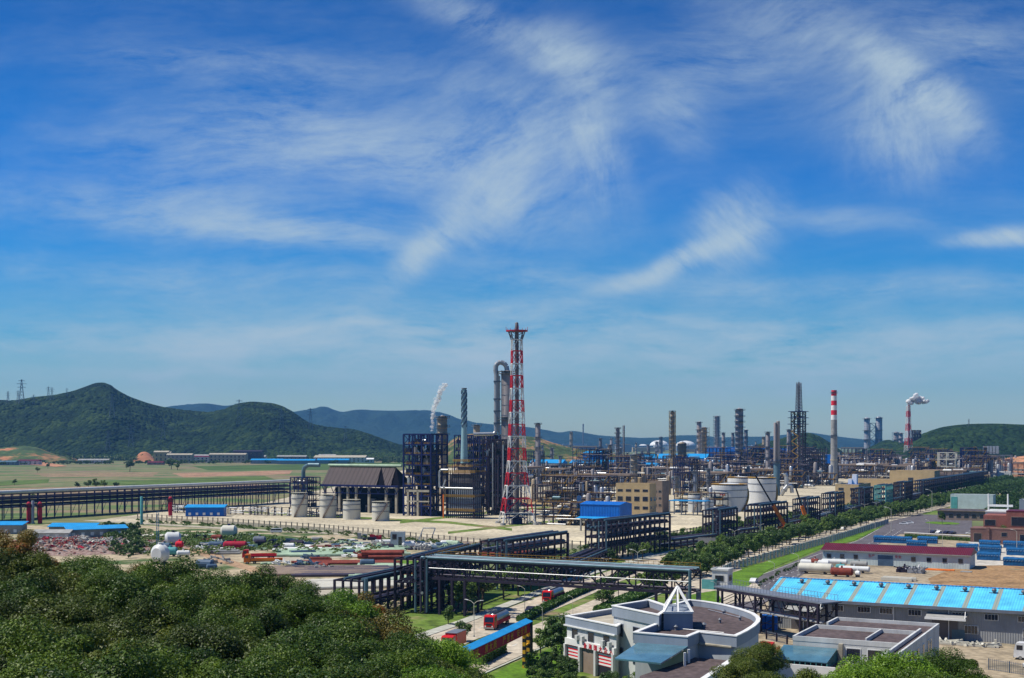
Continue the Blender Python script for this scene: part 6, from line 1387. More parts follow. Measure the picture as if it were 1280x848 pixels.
def crane(label, px, py, tipx, tipy, ang, group='orange mobile cranes'):
    loc = G(px, py); r = thing('mobile_crane', label, 'crane', loc, ang, group); k = loc.y / F
    MB().box(-6, 6, -1.3, 1.3, .9, 2.0).build('carrier', M_['maroon'], r); MB().box(-6.3, -4, -1.3, 1.3, 1.0, 3.0).build('cab', M_['orange'], r)
    MB().box(-2, 3.4, -1.4, 1.4, 2.0, 3.9).build('slewing_house', M_['orange'], r)
    wheels(r, [(x, y) for x in (-4.6, -3.2, 2.6, 4.2) for y in (-1.2, 1.2)], .6)
    ca, sa = math.cos(-ang), math.sin(-ang); T = A(tipx, tipy, loc.y) - loc; T = Vector((T.x * ca - T.y * sa, T.x * sa + T.y * ca, T.z)); B = Vector((1.5, 0, 3.2)); m = B.lerp(T, .42)
    bm = MB().beam(B, m, 1.5); bm.build('boom_base', M_['orange'], r); bm2 = MB().beam(m, T, .6, .6); bm2.build('boom_extension', M_['dark'], r)
    MB().beam((-1, .9, 3), B.lerp(m, .35) + Vector((0, 0, -.4)), .35).build('ram', M_['chrome'], r)
    b = MB()
    for x in (-5, 5): b.box(x - .3, x + .3, -3.2, 3.2, .5, .9); b.box(x - .5, x + .5, -3.6, -2.8, 0, .5); b.box(x - .5, x + .5, 2.8, 3.6, 0, .5)
    b.build('outrigger', M_['orange'], r)
crane('orange mobile crane on the left, boom leaning up to the white tank', 979, 669, 944, 594, 0.3); crane('orange mobile crane on the right, dark boom leaning left over the rack', 1013, 661.5, 993, 605, 2.6)
def digger():
    r = thing('excavator', 'yellow excavator beside the left foot of the pipe bridge', 'excavator', G(512, 722), .4)
    MB().box(-1.8, 1.8, -1.3, -.7, 0, .9).box(-1.8, 1.8, .7, 1.3, 0, .9).build('track', M_['dark'], r); MB().box(-2, 1.6, -1.3, 1.3, 1, 2.3).build('body', M_['orange'], r); MB().box(-.2, 1.3, -1.2, 0, 2.3, 3.3).build('cab', M_['window'], r)
    MB().path([(1.2, .4, 2), (4, .4, 4.2), (6.2, .4, 1.5)], .25, 6).build('arm', M_['orange'], r); MB().box(5.7, 6.7, 0, .9, .5, 1.4).build('bucket', M_['grey_steel'], r)
digger()

# ---------------------------------------------------------------- street lamps, masts and road signs
def lamp_proto(two):
    r = bpy.data.objects.new('street_lamp', None); COL.objects.link(r)
    MB().tube((0, 0, 0), (0, 0, 8.6), .11, 8, .07).build('pole', M_['tank'], r, True)
    for s in ((1, -1) if two else (1,)):
        MB().path([(0, 0, 8.4), (s * .9, 0, 9.1), (s * 1.9, 0, 9.3)], .06, 6).build('arm', M_['tank'], r); MB().add([(s * 1.7, -.16, 9.22), (s * 2.7, -.1, 9.38), (s * 2.7, .1, 9.38), (s * 1.7, .16, 9.22), (s * 1.7, -.16, 9.4), (s * 2.7, -.1, 9.46), (s * 2.7, .1, 9.46), (s * 1.7, .16, 9.4)], [(3, 2, 1, 0), (4, 5, 6, 7), (0, 1, 5, 4), (2, 3, 7, 6), (1, 2, 6, 5), (3, 0, 4, 7)]).build('lamp_head', M_['white'], r)
    MB().lathe([(.25, 0), (.2, .5)], 8).build('base', M_['conc_grey'], r); return r
l2, l1 = lamp_proto(True), lamp_proto(False); first = {1: True, 2: True}
def lamp(px, py, top, label, kind=2, group='street lamps'):
    pr = l2 if kind == 2 else l1; loc = G(px, py); s = (py - top) * loc.y / F / 9.4
    if first[kind]: first[kind] = False; o = pr; o.location = loc; o.rotation_euler = (0, 0, GRID if kind == 2 else GRID + math.pi); o.scale = (s, s, s)
    else: o = again(pr, loc, GRID if kind == 2 else GRID + math.pi, sc=s)
    setp(o, label, 'street lamp', group)
for a in ((592.5, 797, 750, 'twin armed street lamp nearest the camera, left of the banner'), (656, 769, 733, 'plain tall lamp by the dark blue car', 1), (678, 789, 757, 'short white lamp standing right of the banner end', 1), (716, 768, 745, 'grey lamp over the near carriageway before the office building', 1),
          (797, 727, 687, 'twin armed street lamp between the bridge and the stepped rack'), (758, 722, 698, 'twin armed lamp peeking over the bridge rail'), (836, 690, 664, 'street lamp under the span beside the blue shed', 1), (918, 688, 662, 'twin armed street lamp in front of the left white tank'), (950, 674, 655, 'twin armed street lamp in front of the right white tank'),
          (974.5, 669, 652, 'street lamp at the left orange crane', 1), (1033, 659, 640, 'street lamp right of the cranes over the hedge'), (1064, 652, 634, 'street lamp before the beige block'), (1081, 647, 630, 'street lamp left of the tree gap'), (1095, 644, 628, 'street lamp behind the far carriageway'),
          (1114, 666, 634, 'tall lamp mast at the forecourt corner', 1), (1165, 640, 612, 'tall lamp mast behind the dark roofed depot', 1), (1162, 668, 650, 'lamp mast among the parked cars', 1), (1178, 690, 662, 'lamp mast behind the maroon roof', 1), (1265, 676, 655, 'lamp mast before the brick building right', 1), (1271, 689, 662, 'lamp mast at the right frame edge', 1), (998, 722, 692, 'lamp mast on the asphalt road by the workshop', 1), (968, 730, 702, 'curved street lamp on the lawn edge', 1), (1094, 675, 653, 'curved street lamp at the white pillar fence end', 1), (1041, 682, 664, 'curved lamp above the white pillar fence', 1), (895, 752, 727, 'thin lamp beside the small lawn', 1)):
    lamp(*a[:4], kind=a[4] if len(a) > 4 else 2)
def road_sign(label, px, py, top, w, m, arms=True):
    loc = G(px, py); h = (py - top) * loc.y / F; r = thing('road_sign', label, 'sign', loc, -.2); MB().tube((0, 0, 0), (0, 0, h), .12, 8).build('post', M_['grey_steel'], r); MB().box(0 if arms else -w / 2, w, -.25, -.1, h - 2.0, h).build('panel', M_[m], r); return r, h
r_s, h_s = road_sign('blue road sign with white arrow marks at the crossroads', 834, 712, 693.5, 3.6, 'roof_blue')
put_text('←  ↑', .9, 'white', r_s, (.4, -.28, h_s - 1.5), (math.pi / 2, 0, 0))
road_sign('pale overhead road sign on a tall post in the tree belt', 873, 689, 672, 6.5, 'conc_grey')
r = thing('dark_signboard', 'dark signboard on two posts seen from behind under the bridge', 'sign', G(773, 750), -.1)
MB().box(-2.2, 2.2, -.1, .1, 2.5, 4.6).build('panel', M_['dark'], r); MB().tube((0, 0, 0), (0, 0, 2.6), .12, 6).build('post', M_['dark'], r)
# ---------------------------------------------------------------- storage yard
PIPES = {}
def pipe_row(label, px, py, n, L, rad, m, rz, gap=1.5, layers=1, group='pipes laid out in the storage yard'):
    key = (m, round(L, 1), rad)
    loc = G(px, py); d = Vector((math.cos(rz), math.sin(rz), 0)); s = Vector((-d.y, d.x, 0)); rr = random.Random(int(px * 3 + py))
    for l in range(layers):
        for i in range(n - l):
            p = loc + s * ((i + l * .5) * rad * 2 * (gap if layers < 2 else 1.1)) + Vector((0, 0, rad + .12 + l * rad * 1.75)) + d * rr.uniform(-3, 3)
            if layers < 2 and rr.random() < .14: continue
            if key not in PIPES:
                me = MB().lathe([(rad * .86, 0), (rad, 0), (rad, L), (rad * .86, L)], 10, axis='x').build('steel_pipe', M_[m], None, True); PIPES[key] = me.data; o = me
            else: o = bpy.data.objects.new('steel_pipe', PIPES[key]); COL.objects.link(o)
            o.location = p; o.rotation_euler = (0, 0, rz + rr.uniform(-.02, .02)); setp(o, label, 'pipe', group + ', ' + label.split(' in ')[0].split(' pipe')[0])
th = .1
pipe_row('pale green grey pipe in the bed of pale pipes right of the red trucks', 352, 697, 16, 44, .55, 'green_pipe', .16)
pipe_row('white pipe in the long bed behind the pale green pipes', 348, 690, 14, 40, .5, 'white', .14)
pipe_row('pale concrete pipe in the bed reaching to the white cabin', 395, 686, 14, 38, .6, 'conc', .12)
pipe_row('dark brown long pipe in the brown bed nearest the trees', 330, 721, 18, 36, .5, 'brown', .10)
pipe_row('grey brown long pipe in the bed behind the brown one', 375, 722, 18, 30, .5, 'pipe_dark', .12)
pipe_row('rust pipe in the row behind the brown beds', 372, 707, 9, 34, .4, 'rust', .05)
pipe_row('large rust red pipe in the short thick stack at the yard middle', 452, 700, 6, 12, .75, 'rust', .06, layers=2)
pipe_row('rust red girder pipe in the row before the white cabin', 462, 685.5, 4, 26, .35, 'rust', -.06)
pipe_row('rust pipe in the row left of the lowest pipe span', 473, 712, 8, 20, .4, 'rust', .0)
pipe_row('pale green sheet pipe in the low stack by the rust rows', 452, 711, 8, 14, .45, 'green_pipe', -.05)
pipe_row('pale blue pipe in the bed next to the raised span', 452, 729, 12, 18, .5, 'green_pipe', .2)
pipe_row('white pipe in the tidy bed nearest the dark yard wall', 392, 738, 14, 26, .5, 'tank', .22)
pipe_row('pale pipe in the row left behind the blue mast', 170, 672, 7, 22, .4, 'tank', .05)
pipe_row('cream pipe in the short row left of the blue mast', 183, 681, 3, 9, .35, 'white', .0)
pipe_row('grey pipe in the row left under the blue mast', 176, 692, 4, 14, .3, 'col_pale', .0)
pipe_row('light green pipe in the row behind the lying cylinder', 248, 670, 4, 24, .3, 'green_pipe', .12)
pipe_row('rust red pipe in the small stack right of the red material bed', 612, 698, 7, 16, .5, 'rust', .3, layers=2)
for i, (lab, px, py, n, m) in enumerate((('blue grey bundle box left of the grass strip', 343, 683, 4, 'blueparts'), ('blue grey bundle box middle of the grass strip', 372, 684, 5, 'blueparts'), ('blue grey bundle box right of the grass strip', 402, 684, 6, 'blueparts'))):
    for k in range(n):
        o = MB(); rr = random.Random(i * 9 + k)
        for q in range(5): o.box(-2, 2 + rr.uniform(0, 2), q * .5, q * .5 + .4, 0, rr.uniform(.5, 1.7))
        x = o.build('crate', M_[m]); x.location = G(px + k * 6.5, py - rr.uniform(0, 5)); x.rotation_euler = (0, 0, rr.uniform(-.1, .3)); setp(x, lab.replace('box', 'crate'), 'crate', 'bundles on the yard grass')
def lying_vessel(label, px, py, L, rad, m, rz, legs=True, band=None):
    r = thing('vessel', label, 'vessel', G(px, py), rz, 'equipment stored in the yards'); MB().vessel((0, 0, rad + .5), (L, 0, rad + .5), rad, 18).build('shell', M_[m], r, True)
    for x in (L * .2, L * .8): MB().box(x - .3, x + .3, -rad * .8, rad * .8, 0, .9).build('saddle', M_['dark'], r)
    MB().tube((L * .5, 0, rad * 2 + .3), (L * .5, 0, rad * 2 + 1.1), rad * .25, 8).build('nozzle', M_[band or m], r, True)
lying_vessel('big white rounded vessel head half hidden by the hill trees under the blue mast', 198, 706, 2, 3.2, 'tank_w', 1.2)
lying_vessel('white vessel with dark openings right of the blue mast top', 209, 683, 4.5, 2.6, 'tank_w', .3, band='dark')
lying_vessel('beige lying cylinder with a dark end behind the dirt path', 279, 673, 5, 2.6, 'tank', .0, band='navy')
lying_vessel('small red drum right of the white vessel', 221, 687, 2, 1.4, 'red', .1)
lying_vessel('teal drum under the white vessel', 206, 696, 4, 1.5, 'teal', .1)
lying_vessel('dull blue drum left of the teal drum', 199, 690, 4, 1.5, 'blueparts', .0)
lying_vessel('white small drum right of the teal drum', 222, 697, 4, 1.0, 'white', .3)
lying_vessel('dark blue machine block left of the maroon machine', 262, 687, 5, 1.3, 'blueparts', .1)
lying_vessel('maroon machine beneath the beige lying cylinder', 281, 688, 8, 1.5, 'maroon', .05)
lying_vessel('grey machine right of the maroon machine', 318, 682, 4, 1.6, 'grey_steel', .1)
for a in (('long white vessel lying in front of the workshop, leftmost', 1002, 708.5, 9, 1.0, 'tank_w', -.45), ('longest pale vessel nearest the cyan roof', 1000, 717, 10, 1.5, 'tank', -.46), ('white vessel lying behind the longest pale vessel', 1028, 707, 8, .9, 'tank_w', -.4), ('slim white vessel right of the teal part', 1050, 716, 9, .9, 'tank_w', -.42),
          ('rust coloured vessel in front of the slim white vessel', 1040, 721, 6, 1.2, 'rust', -.42), ('teal cloth covered part against the workshop wall', 1042, 704, 3.2, 1.4, 'teal', -.4), ('dark red drum behind the long white vessel', 1015, 709, 2, 1.2, 'rust', -.4), ('grey vessel at the right end of the vessel row', 1064, 710, 5, .9, 'conc_grey', -.4),
          ('small white ball shaped drum by the path', 1070, 722, 1, .8, 'white', -.4), ('short white vessel by the workshop right of the teal cloth', 1062, 705, 5, .8, 'tank_w', -.4), ('blue drum beside the teal cloth', 1046, 714, 2.4, .9, 'teal', -.4)): lying_vessel(*a)
def pallet(label, px, py, L, W, h, m, n=5):
    r = thing('material_stack', label, 'stack', G(px, py), GRID, 'material stacked in the right yard'); rr = random.Random(int(px))
    b = MB()
    for i in range(n): b.box(0, L * rr.uniform(.85, 1), W * i / n, W * (i + .85) / n, .15, h * rr.uniform(.5, .8))
    if n == 7:
        for i in range(30): q = Vector((rr.uniform(0, L), rr.uniform(0, W), h * rr.uniform(.3, 1))); e = Vector((rr.uniform(-1, 1), rr.uniform(-1, 1), rr.uniform(-.4, .4))).normalized() * rr.uniform(.4, 1.6); b.beam(q - e, q + e, rr.uniform(.15, .6), rr.uniform(.15, .6))
    b.build('load', M_[m], r); MB().box(.2, L - .2, 0, W, 0, .15).build('pallet', M_['brown'], r)
pallet('cream timber stack right of the workshop path', 1101, 726, 10, 5, 1.3, 'tank'); pallet('rusty machine heap before the workshop right half', 1120, 716, 6, 4, 2.0, 'purple', 7); pallet('grey machine heap right of the rusty one', 1134, 717, 5, 4, 1.8, 'col_pale', 7)
pallet('orange scrap sheets at the workshop wall', 1153, 713, 10, 3, .6, 'orange'); pallet('white sacks along the workshop wall right of the scrap', 1170, 708, 5, 1.2, .9, 'white'); pallet('pale pipe bundle lying at the foot of the hall', 1172, 806, 12, 2.2, .8, 'tank', 7); pallet('silver girder stack in front of the hall below the roller door', 1175, 797, 11, 1.6, 1.5, 'silver', 4)
pallet('grey sloped pallet at the workshop right corner', 1200, 716, 3.5, 4, .5, 'conc_grey', 3)
for i, (px, py) in enumerate(((958, 786), (965, 787.5))):
    r = thing('blue_container', ('left' if i == 0 else 'right') + ' one of two blue drums under the pipe gantry', 'drum', G(px, py), 0, 'blue drums'); MB().lathe([(1.3, 0), (1.3, 3.0), (1.25, 3.1)], 20).build('drum', M_['roof_blue'], r, True); MB().lathe([(1.33, 1.4), (1.38, 1.5), (1.33, 1.6)], 20).build('hoop', M_['grey_steel'], r)
truck('red truck crane parked left of the pale pipe bed, upper one', G(303, 699), .1, 'flat', 'red', 'car_red', 12); truck('orange truck crane parked left of the pale pipe bed, lower one', G(305, 705), .1, 'flat', 'orange', 'orange', 13)
def blue_mast():
    r = thing('lattice_mast', 'thin blue lattice mast standing in the left yard', 'mast', G(197, 699), .3); b = MB(); h = 17
    for (x, y) in ((.4, .4), (-.4, .4), (-.4, -.4), (.4, -.4)): b.beam((x, y, 0), (x, y, h), .14)
    for i in range(17): s = 1 if i % 2 else -1; b.beam((-.4 * s, -.4, i), (.4 * s, -.4, i + 1), .1); b.beam((.4, -.4 * s, i), (.4, .4 * s, i + 1), .1); b.beam((-.4, -.4, i), (.4, -.4, i), .12)
    b.build('lattice', mat('mast_blue', (.05, .22, .38), .5), r); MB().box(-1, 1, -1, 1, 0, .5).build('base', M_['conc_grey'], r)
blue_mast()
building('white site cabin with a small window in the middle of the yard', 488, 686, 5.5, 4, 6.4, 'plaster', 'conc_grey', 0, [(3.6, 5.6, [(.8, 2.4)]), (.6, 4.5, [(3.2, 4.4)])], [(3.2, 4.6, [(1, 3)])], cat='cabin', name='site_cabin', ov=.2, rz=0)
def trestle():
    r = thing('trestle', 'white slanting trestle behind the site cabin', 'trestle', G(528, 677), 0); b = MB()
    b.beam((-1.8, 0, 0), (.4, 0, 5.6), .4).beam((3.4, 0, 0), (5.4, 0, 5.6), .4).beam((.4, 0, 5.6), (5.4, 0, 5.6), .35); b.build('frame', M_['white'], r)
    MB().box(-2.2, 4.2, -.6, .6, 0, .25).build('skid', M_['white'], r)
trestle()
r = thing('material_bed', 'flat bed of bright rust red bars behind the bridge pipe span', 'stack', G(552, 684), .1); MB().box(0, 19, 0, 12, 0, .7).build('bars', M_['rust'], r); b = MB()
for i in range(12): b.beam((0, i + .4, .8), (19, i + .4, .8), .35)
b.build('top_bars', mat('red_oxide', (.36, .06, .04), .7), r)
for i, (lab, px, py, m) in enumerate((('dark crate left under the white trestle', 516, 684, 'blueparts'), ('dark blue crate right under the white trestle', 534, 685, 'blueparts'), ('dark green machine left of the site cabin', 462, 678, 'purple'), ('white and grey scrap machine behind it', 452, 674, 'col_pale'), ('maroon scrap pile by the pale road end', 470, 676, 'maroon'))):
    o = MB(); rr = random.Random(i)
    for q in range(6): a, b_, c = rr.uniform(-3, 2), rr.uniform(-1, 1), rr.uniform(.8, 2.6); o.box(a, a + rr.uniform(.8, 2.4), b_, b_ + 1.4, 0, c)
    x = o.build('crate', M_[m]); x.location = G(px, py); setp(x, lab, 'crate', 'yard crates')
rr_ = random.Random(91)
def heap(kind, m):
    b = MB(); rr = random.Random(kind)
    if kind == 0:
        for i in range(9): b.tube((-3 + rr.uniform(-.5, .5), i * .45, .3 + (i % 2) * .4), (3 + rr.uniform(-.5, .8), i * .45, .3 + (i % 2) * .4), .22, 6)
    elif kind == 1:
        for i in range(8): x, y = rr.uniform(-2.4, 1.4), rr.uniform(-1.6, 1); b.box(x, x + rr.uniform(.6, 1.8), y, y + rr.uniform(.6, 1.4), 0, rr.uniform(.5, 1.9))
    elif kind == 2:
        for i in range(16): q = Vector((rr.uniform(-2.5, 2.5), rr.uniform(-1.5, 1.5), rr.uniform(.2, 1.2))); e = Vector((rr.uniform(-1, 1), rr.uniform(-1, 1), rr.uniform(-.3, .3))).normalized() * rr.uniform(.6, 2); b.beam(q - e, q + e, .25, .35)
    elif kind == 3: b.vessel((-1.6, 0, 1.0), (1.6, 0, 1.0), .9, 12); b.box(-1.2, -.8, -.7, .7, 0, .6); b.box(.8, 1.2, -.7, .7, 0, .6)
    else:
        for i in range(5): b.lathe([(.9, 0), (1.0, .3), (.9, .6)], 12, (i * 1.1 - 2.4, (i % 2) * 1.2, 0))
    o = b.build(('pipe_bundle', 'crate_group', 'scrap_heap', 'small_vessel', 'flange_stack')[kind], M_[m], None); me = o.data; bpy.data.objects.remove(o); return me
KN = ('bundle of thin pipes', 'cluster of box shaped fittings', 'tangled heap of steel offcuts', 'small lying drum', 'row of round flanges')
HM_ = {}
for i in range(150):
    px = rr_.uniform(240, 600); lo = 672 + (px - 240) * .035; py = rr_.uniform(lo, 688 + (px < 470) * rr_.choice((0, 30)))
    kd = rr_.randrange(5); cn, m = rr_.choice((('rust red', 'rust'), ('white', 'white'), ('dull blue', 'blueparts'), ('grey', 'conc_grey'), ('pale green', 'green_pipe'), ('dark', 'purple')))
    if (kd, m) not in HM_: HM_[(kd, m)] = heap(kd, m)
    me = HM_[(kd, m)]; o = bpy.data.objects.new(me.name.split('.')[0], me); COL.objects.link(o); o.location = G(px, py) ; o.rotation_euler = (0, 0, rr_.uniform(-.4, .5)); sc_ = rr_.uniform(.8, 1.6); o.scale = (sc_, sc_, sc_)
    if py > 692: o.location.z = .1
    zn = 'by the perimeter road' if py < lo + 7 else ('in the middle of the storage yard' if py < 692 else 'near the hill side of the storage yard')
    setp(o, cn + ' ' + KN[kd] + ' ' + zn, KN[kd].split(' of ')[0].split()[-1] if kd != 3 else 'drum', cn + ' ' + KN[kd] + ' ' + zn)
# rubble
def rubble():
    rr = random.Random(4); mats = {'brown': MB(), 'tank': MB(), 'conc_grey': MB(), 'rust': MB(), 'maroon': MB()}; C0 = G(85, 684)
    def hgt(x, y): return 3.2 * math.exp(-((x / 34) ** 2 + (y / 26) ** 2)) * (1 + .5 * mnoise.noise(Vector((x / 7, y / 7, 0))))
    g = MB(); n = 46; vs = [( -50 + 100 * i / n, -42 + 84 * j / n, 0) for j in range(n + 1) for i in range(n + 1)]
    vs = [(x, y, hgt(x, y) - .25 + .35 * mnoise.noise(Vector((x / 2.2, y / 2.2, 5)))) for x, y, z in vs]
    base = g.add(vs, [(j * (n + 1) + i, j * (n + 1) + i + 1, (j + 1) * (n + 1) + i + 1, (j + 1) * (n + 1) + i) for j in range(n) for i in range(n)]).build('heap', mat('rubble_earth', (.20, .13, .11), .95, 0, .4, .5, col2=(.33, .28, .25), thr=.52, fine=2.5))
    for _ in range(2600):
        a = rr.gauss(0, 20); b_ = rr.gauss(0, 13)
        if abs(a) > 46 or abs(b_) > 38: continue
        s = rr.uniform(.25, 1.0) * (1.6 if rr.random() < .08 else 1); z = hgt(a, b_)
        m = rr.choice(('brown', 'conc_grey', 'brown', 'tank', 'maroon', 'rust')) if not (a > 4 and abs(b_ - 2) < 8) else rr.choice(('tank', 'tank', 'conc_grey', 'brown'))
        q = Vector((a, b_, z)); d = Vector((rr.uniform(-1, 1), rr.uniform(-1, 1), rr.uniform(-.4, .4))).normalized() * s; mats[m].beam(q - d, q + d, s * rr.uniform(.3, 1.0), s * rr.uniform(.2, .6))
    for k, v in mats.items(): o = v.build('debris', M_[k]); o.parent = base
    base.location = C0; base.name = 'rubble_heap'; setp(base, 'wide heap of broken rubble and scrap at the foot of the left hill trees', 'rubble heap', kind='stuff')
rubble()
def low_shed(label, px, py, Lv, Lu, h, m='roof_sky', rz=.0, wall='conc_grey', group='blue roofed yard sheds'):
    r = thing('yard_shed', label, 'shed', G(px, py), rz, group); MB().box(.3, Lv - .3, .3, Lu - .3, 0, h).build('wall', M_[wall], r)
    MB().add([(-.3, -.5, h), (Lv + .3, -.5, h), (Lv + .3, Lu + .3, h + 1.3), (-.3, Lu + .3, h + 1.3), (-.3, -.5, h - .2), (Lv + .3, -.5, h - .2), (Lv + .3, Lu + .3, h + 1.1), (-.3, Lu + .3, h + 1.1)], [(0, 1, 2, 3), (7, 6, 5, 4), (0, 4, 5, 1), (1, 5, 6, 2), (2, 6, 7, 3), (3, 7, 4, 0)]).build('roof', M_[m], r)
    for x in [2 + i * 4 for i in range(int(Lv / 4))]: f = MB().box(x, x + 1.4, .18, .35, .8, 2.2).build('window', M_['white'], r)
low_shed('blue roofed shed cut by the left frame edge', -22, 668, 18, 7, 4.2); low_shed('blue roofed long shed in front of the navy rack, rear one', 60, 669, 21, 6, 3.8); low_shed('blue roofed long shed running up to the right, front one', 84, 673, 26, 5, 3.6, rz=.55)
low_shed('white walled small shed at the rubble edge', 40, 674, 16, 4, 2.6, 'conc_grey', wall='plaster'); low_shed('blue roofed shed beneath the navy rack right part', 231, 646, 22, 7, 5.2, 'roof_sky', .0, 'roof_blue')
for i, (px, lab) in enumerate(((36, 'dark red standing column left of the grey post before the navy rack'), (50, 'dark red standing column right of the grey post before the navy rack'), (213, 'dark red standing column before the navy rack farther right'))):
    r = thing('process_column', lab, 'column', G(px, 655 if px < 100 else 646), 0, 'red columns by the rack'); h = 10.5; MB().lathe([(1.1, 0), (1.1, h), (.4, h + .8)], 14).build('shell', M_['maroon'], r, True); ring_platform(1.1, .7).build('platform', M_['purple'], r, loc=(0, 0, h * .8))
r = thing('grey_post', 'thick pale grey post before the navy rack at far left', 'post', G(41, 655), 0); MB().lathe([(.75, 0), (.75, 11.5), (.6, 11.8)], 14).build('shaft', M_['col_pale'], r, True); MB().lathe([(1.2, 0), (1.2, .6)], 14).build('base', M_['conc_grey'], r)
r = thing('teal_post', 'tall bright teal post standing before the navy rack', 'post', G(177, 656), 0); MB().lathe([(.7, 0), (.7, 14), (.55, 14.2)], 14).build('shaft', M_['teal'], r, True); MB().lathe([(1.1, 0), (1.1, .5)], 14).build('base', M_['conc_grey'], r)
for i in range(14):
    rr = random.Random(i); px = 200 + i * 17 + rr.uniform(-4, 4); py = 641 + i * .5
    r = thing('pipe_manifold', 'low silver pipework behind the beige perimeter wall, left of the small tanks' if px < 365 else 'low silver pipework between and behind the small tanks', 'pipework', G(px, py), GRID, 'low pipework by the small tanks')
    b = MB()
    for k in range(7): y = rr.uniform(0, 7); z = rr.uniform(.6, 4.5); a = rr.uniform(0, 4); b.tube((a, y, z), (a + rr.uniform(4, 10), y, z), rr.uniform(.15, .35), 6); b.tube((a, y, 0), (a, y, z), .2, 6)
    b.build('pipes', M_['silver'], r, True); f = MB()
    for x in (0, 5, 10): f.beam((x, 0, 0), (x, 0, 4.8), .3); f.beam((x, 7, 0), (x, 7, 4.8), .3); f.beam((x, 0, 4.8), (x, 7, 4.8), .25)
    f.build('frame', M_['purple'], r)

# village and works at the hill foot, far left
def far_house(label, px, py, Wm, Dm, h, wall, roof, group='buildings at the foot of the left hill', gable=2.5, wins=True):
    py = 578 + (py - 570) * .35; Wm *= .85; h *= .82
    building(label, px, py, Wm, Dm, h, wall, roof, 0, [(h * .25, h * .45, W_(1, Wm - 1, max(2, int(Wm / 8)), 2.6)), (h * .62, h * .82, W_(1, Wm - 1, max(2, int(Wm / 8)), 2.6))] if wins else (), gable=gable, ov=.5, rz=-.05, group=group, name='far_building')
for a in (('red roofed low house by the red soil track', 22, 580, 44, 16, 9, 'plaster', 'roof_red'), ('blue grey low house left of the red roofed one', -4, 581, 40, 14, 7, 'plaster_blue', 'pipe_blue'), ('white row of small houses below the hill middle', 97, 575, 70, 12, 8, 'plaster', 'conc_grey'), ('cream block leftmost of the village at the hill foot', 192, 573, 34, 14, 26, 'tan', 'conc', ), ('pale blue block second in the village', 202, 573, 20, 14, 24, 'plaster_blue', 'conc'), ('long cream block with window rows in the village', 208, 574, 58, 16, 20, 'conc', 'conc'),
          ('pale low block right in the village', 224, 572, 70, 14, 14, 'plaster', 'roof_red'), ('grey roofed block at the right end of the village', 238, 570, 60, 14, 16, 'plaster_blue', 'conc_grey'), ('long cream factory with a stair tower', 261, 572, 86, 20, 20, 'conc', 'conc'), ('dark grey tall block right of the cream factory', 291, 571, 68, 20, 27, 'pipe_dark', 'purple'), ('small white house right of the dark block', 316, 570, 30, 14, 14, 'plaster', 'conc_grey'), ('grey long house by the blue sheds', 346, 570, 70, 14, 14, 'brown', 'conc_grey'),
          ('white factory with pale roof at the hill foot', 392, 572, 120, 40, 13, 'plaster', 'conc', 'buildings at the foot of the left hill', 4), ('grey side wing of the white factory', 398, 571, 40, 14, 17, 'grey_wall', 'conc_grey'), ('small white gabled house right of the white factory', 458, 573, 16, 12, 9, 'plaster', 'white'), ('dark barn between factory and gabled house', 436, 571, 40, 14, 12, 'brown', 'purple'), ('red roofed tiny barn in the field middle', 184, 579.5, 34, 10, 5, 'brown', 'roof_red')):
    far_house(*a)
for i, (px, py, w) in enumerate(((313, 580.0, 60), (346, 580.5, 70), (396, 580, 60))): building(('left', 'middle', 'right')[i] + ' long low bright blue shed at the far field edge', px, py, w, 20, 7, 'plaster_blue', 'roof_sky', 0, gable=2.5, ov=.5, rz=-.05, group='blue sheds at the field edge', name='far_shed')
for i in range(26):
    rr = random.Random(100 + i); px = 690 + i * 13 + rr.uniform(-4, 4); py = rr.uniform(560, 566)
    building('tiny hazy works building on the flat land under the mountains', px, py, rr.uniform(60, 140), 40, rr.uniform(10, 30), rr.choice(('plaster', 'grey_wall', 'tan', 'plaster_blue')), rr.choice(('conc_grey', 'white', 'roof_red')), 0, rz=0, group='hazy works under the mountains', name='far_building')
for i in range(10):
    rr = random.Random(300 + i); px = 1120 + i * 17; py = rr.uniform(592, 604) if px > 1235 else rr.uniform(588, 592)
    building(('pale shed' if i % 2 else 'grey shed') + ' at the far right between rack and red slope', px if px > 1190 else px + 90, py, rr.uniform(14, 34), 12, rr.uniform(5, 9), 'plaster' if i % 2 else 'grey_wall', 'conc_grey', 0, gable=1.5, rz=GRID, group='sheds at the far right', name='far_shed')
sheet('bare_slope', gs((1195, 590), (1260, 584), (1400, 580), (1400, 592), (1240, 597)), M_['redsoil'], .5)
hill('mound', [(1195, 589), (1215, 584), (1240, 577), (1262, 572), (1290, 569), (1340, 566), (1400, 575)], 1750, 1560, 1950, M_['redsoil'], 3, 1.5, 24, 61, .5)
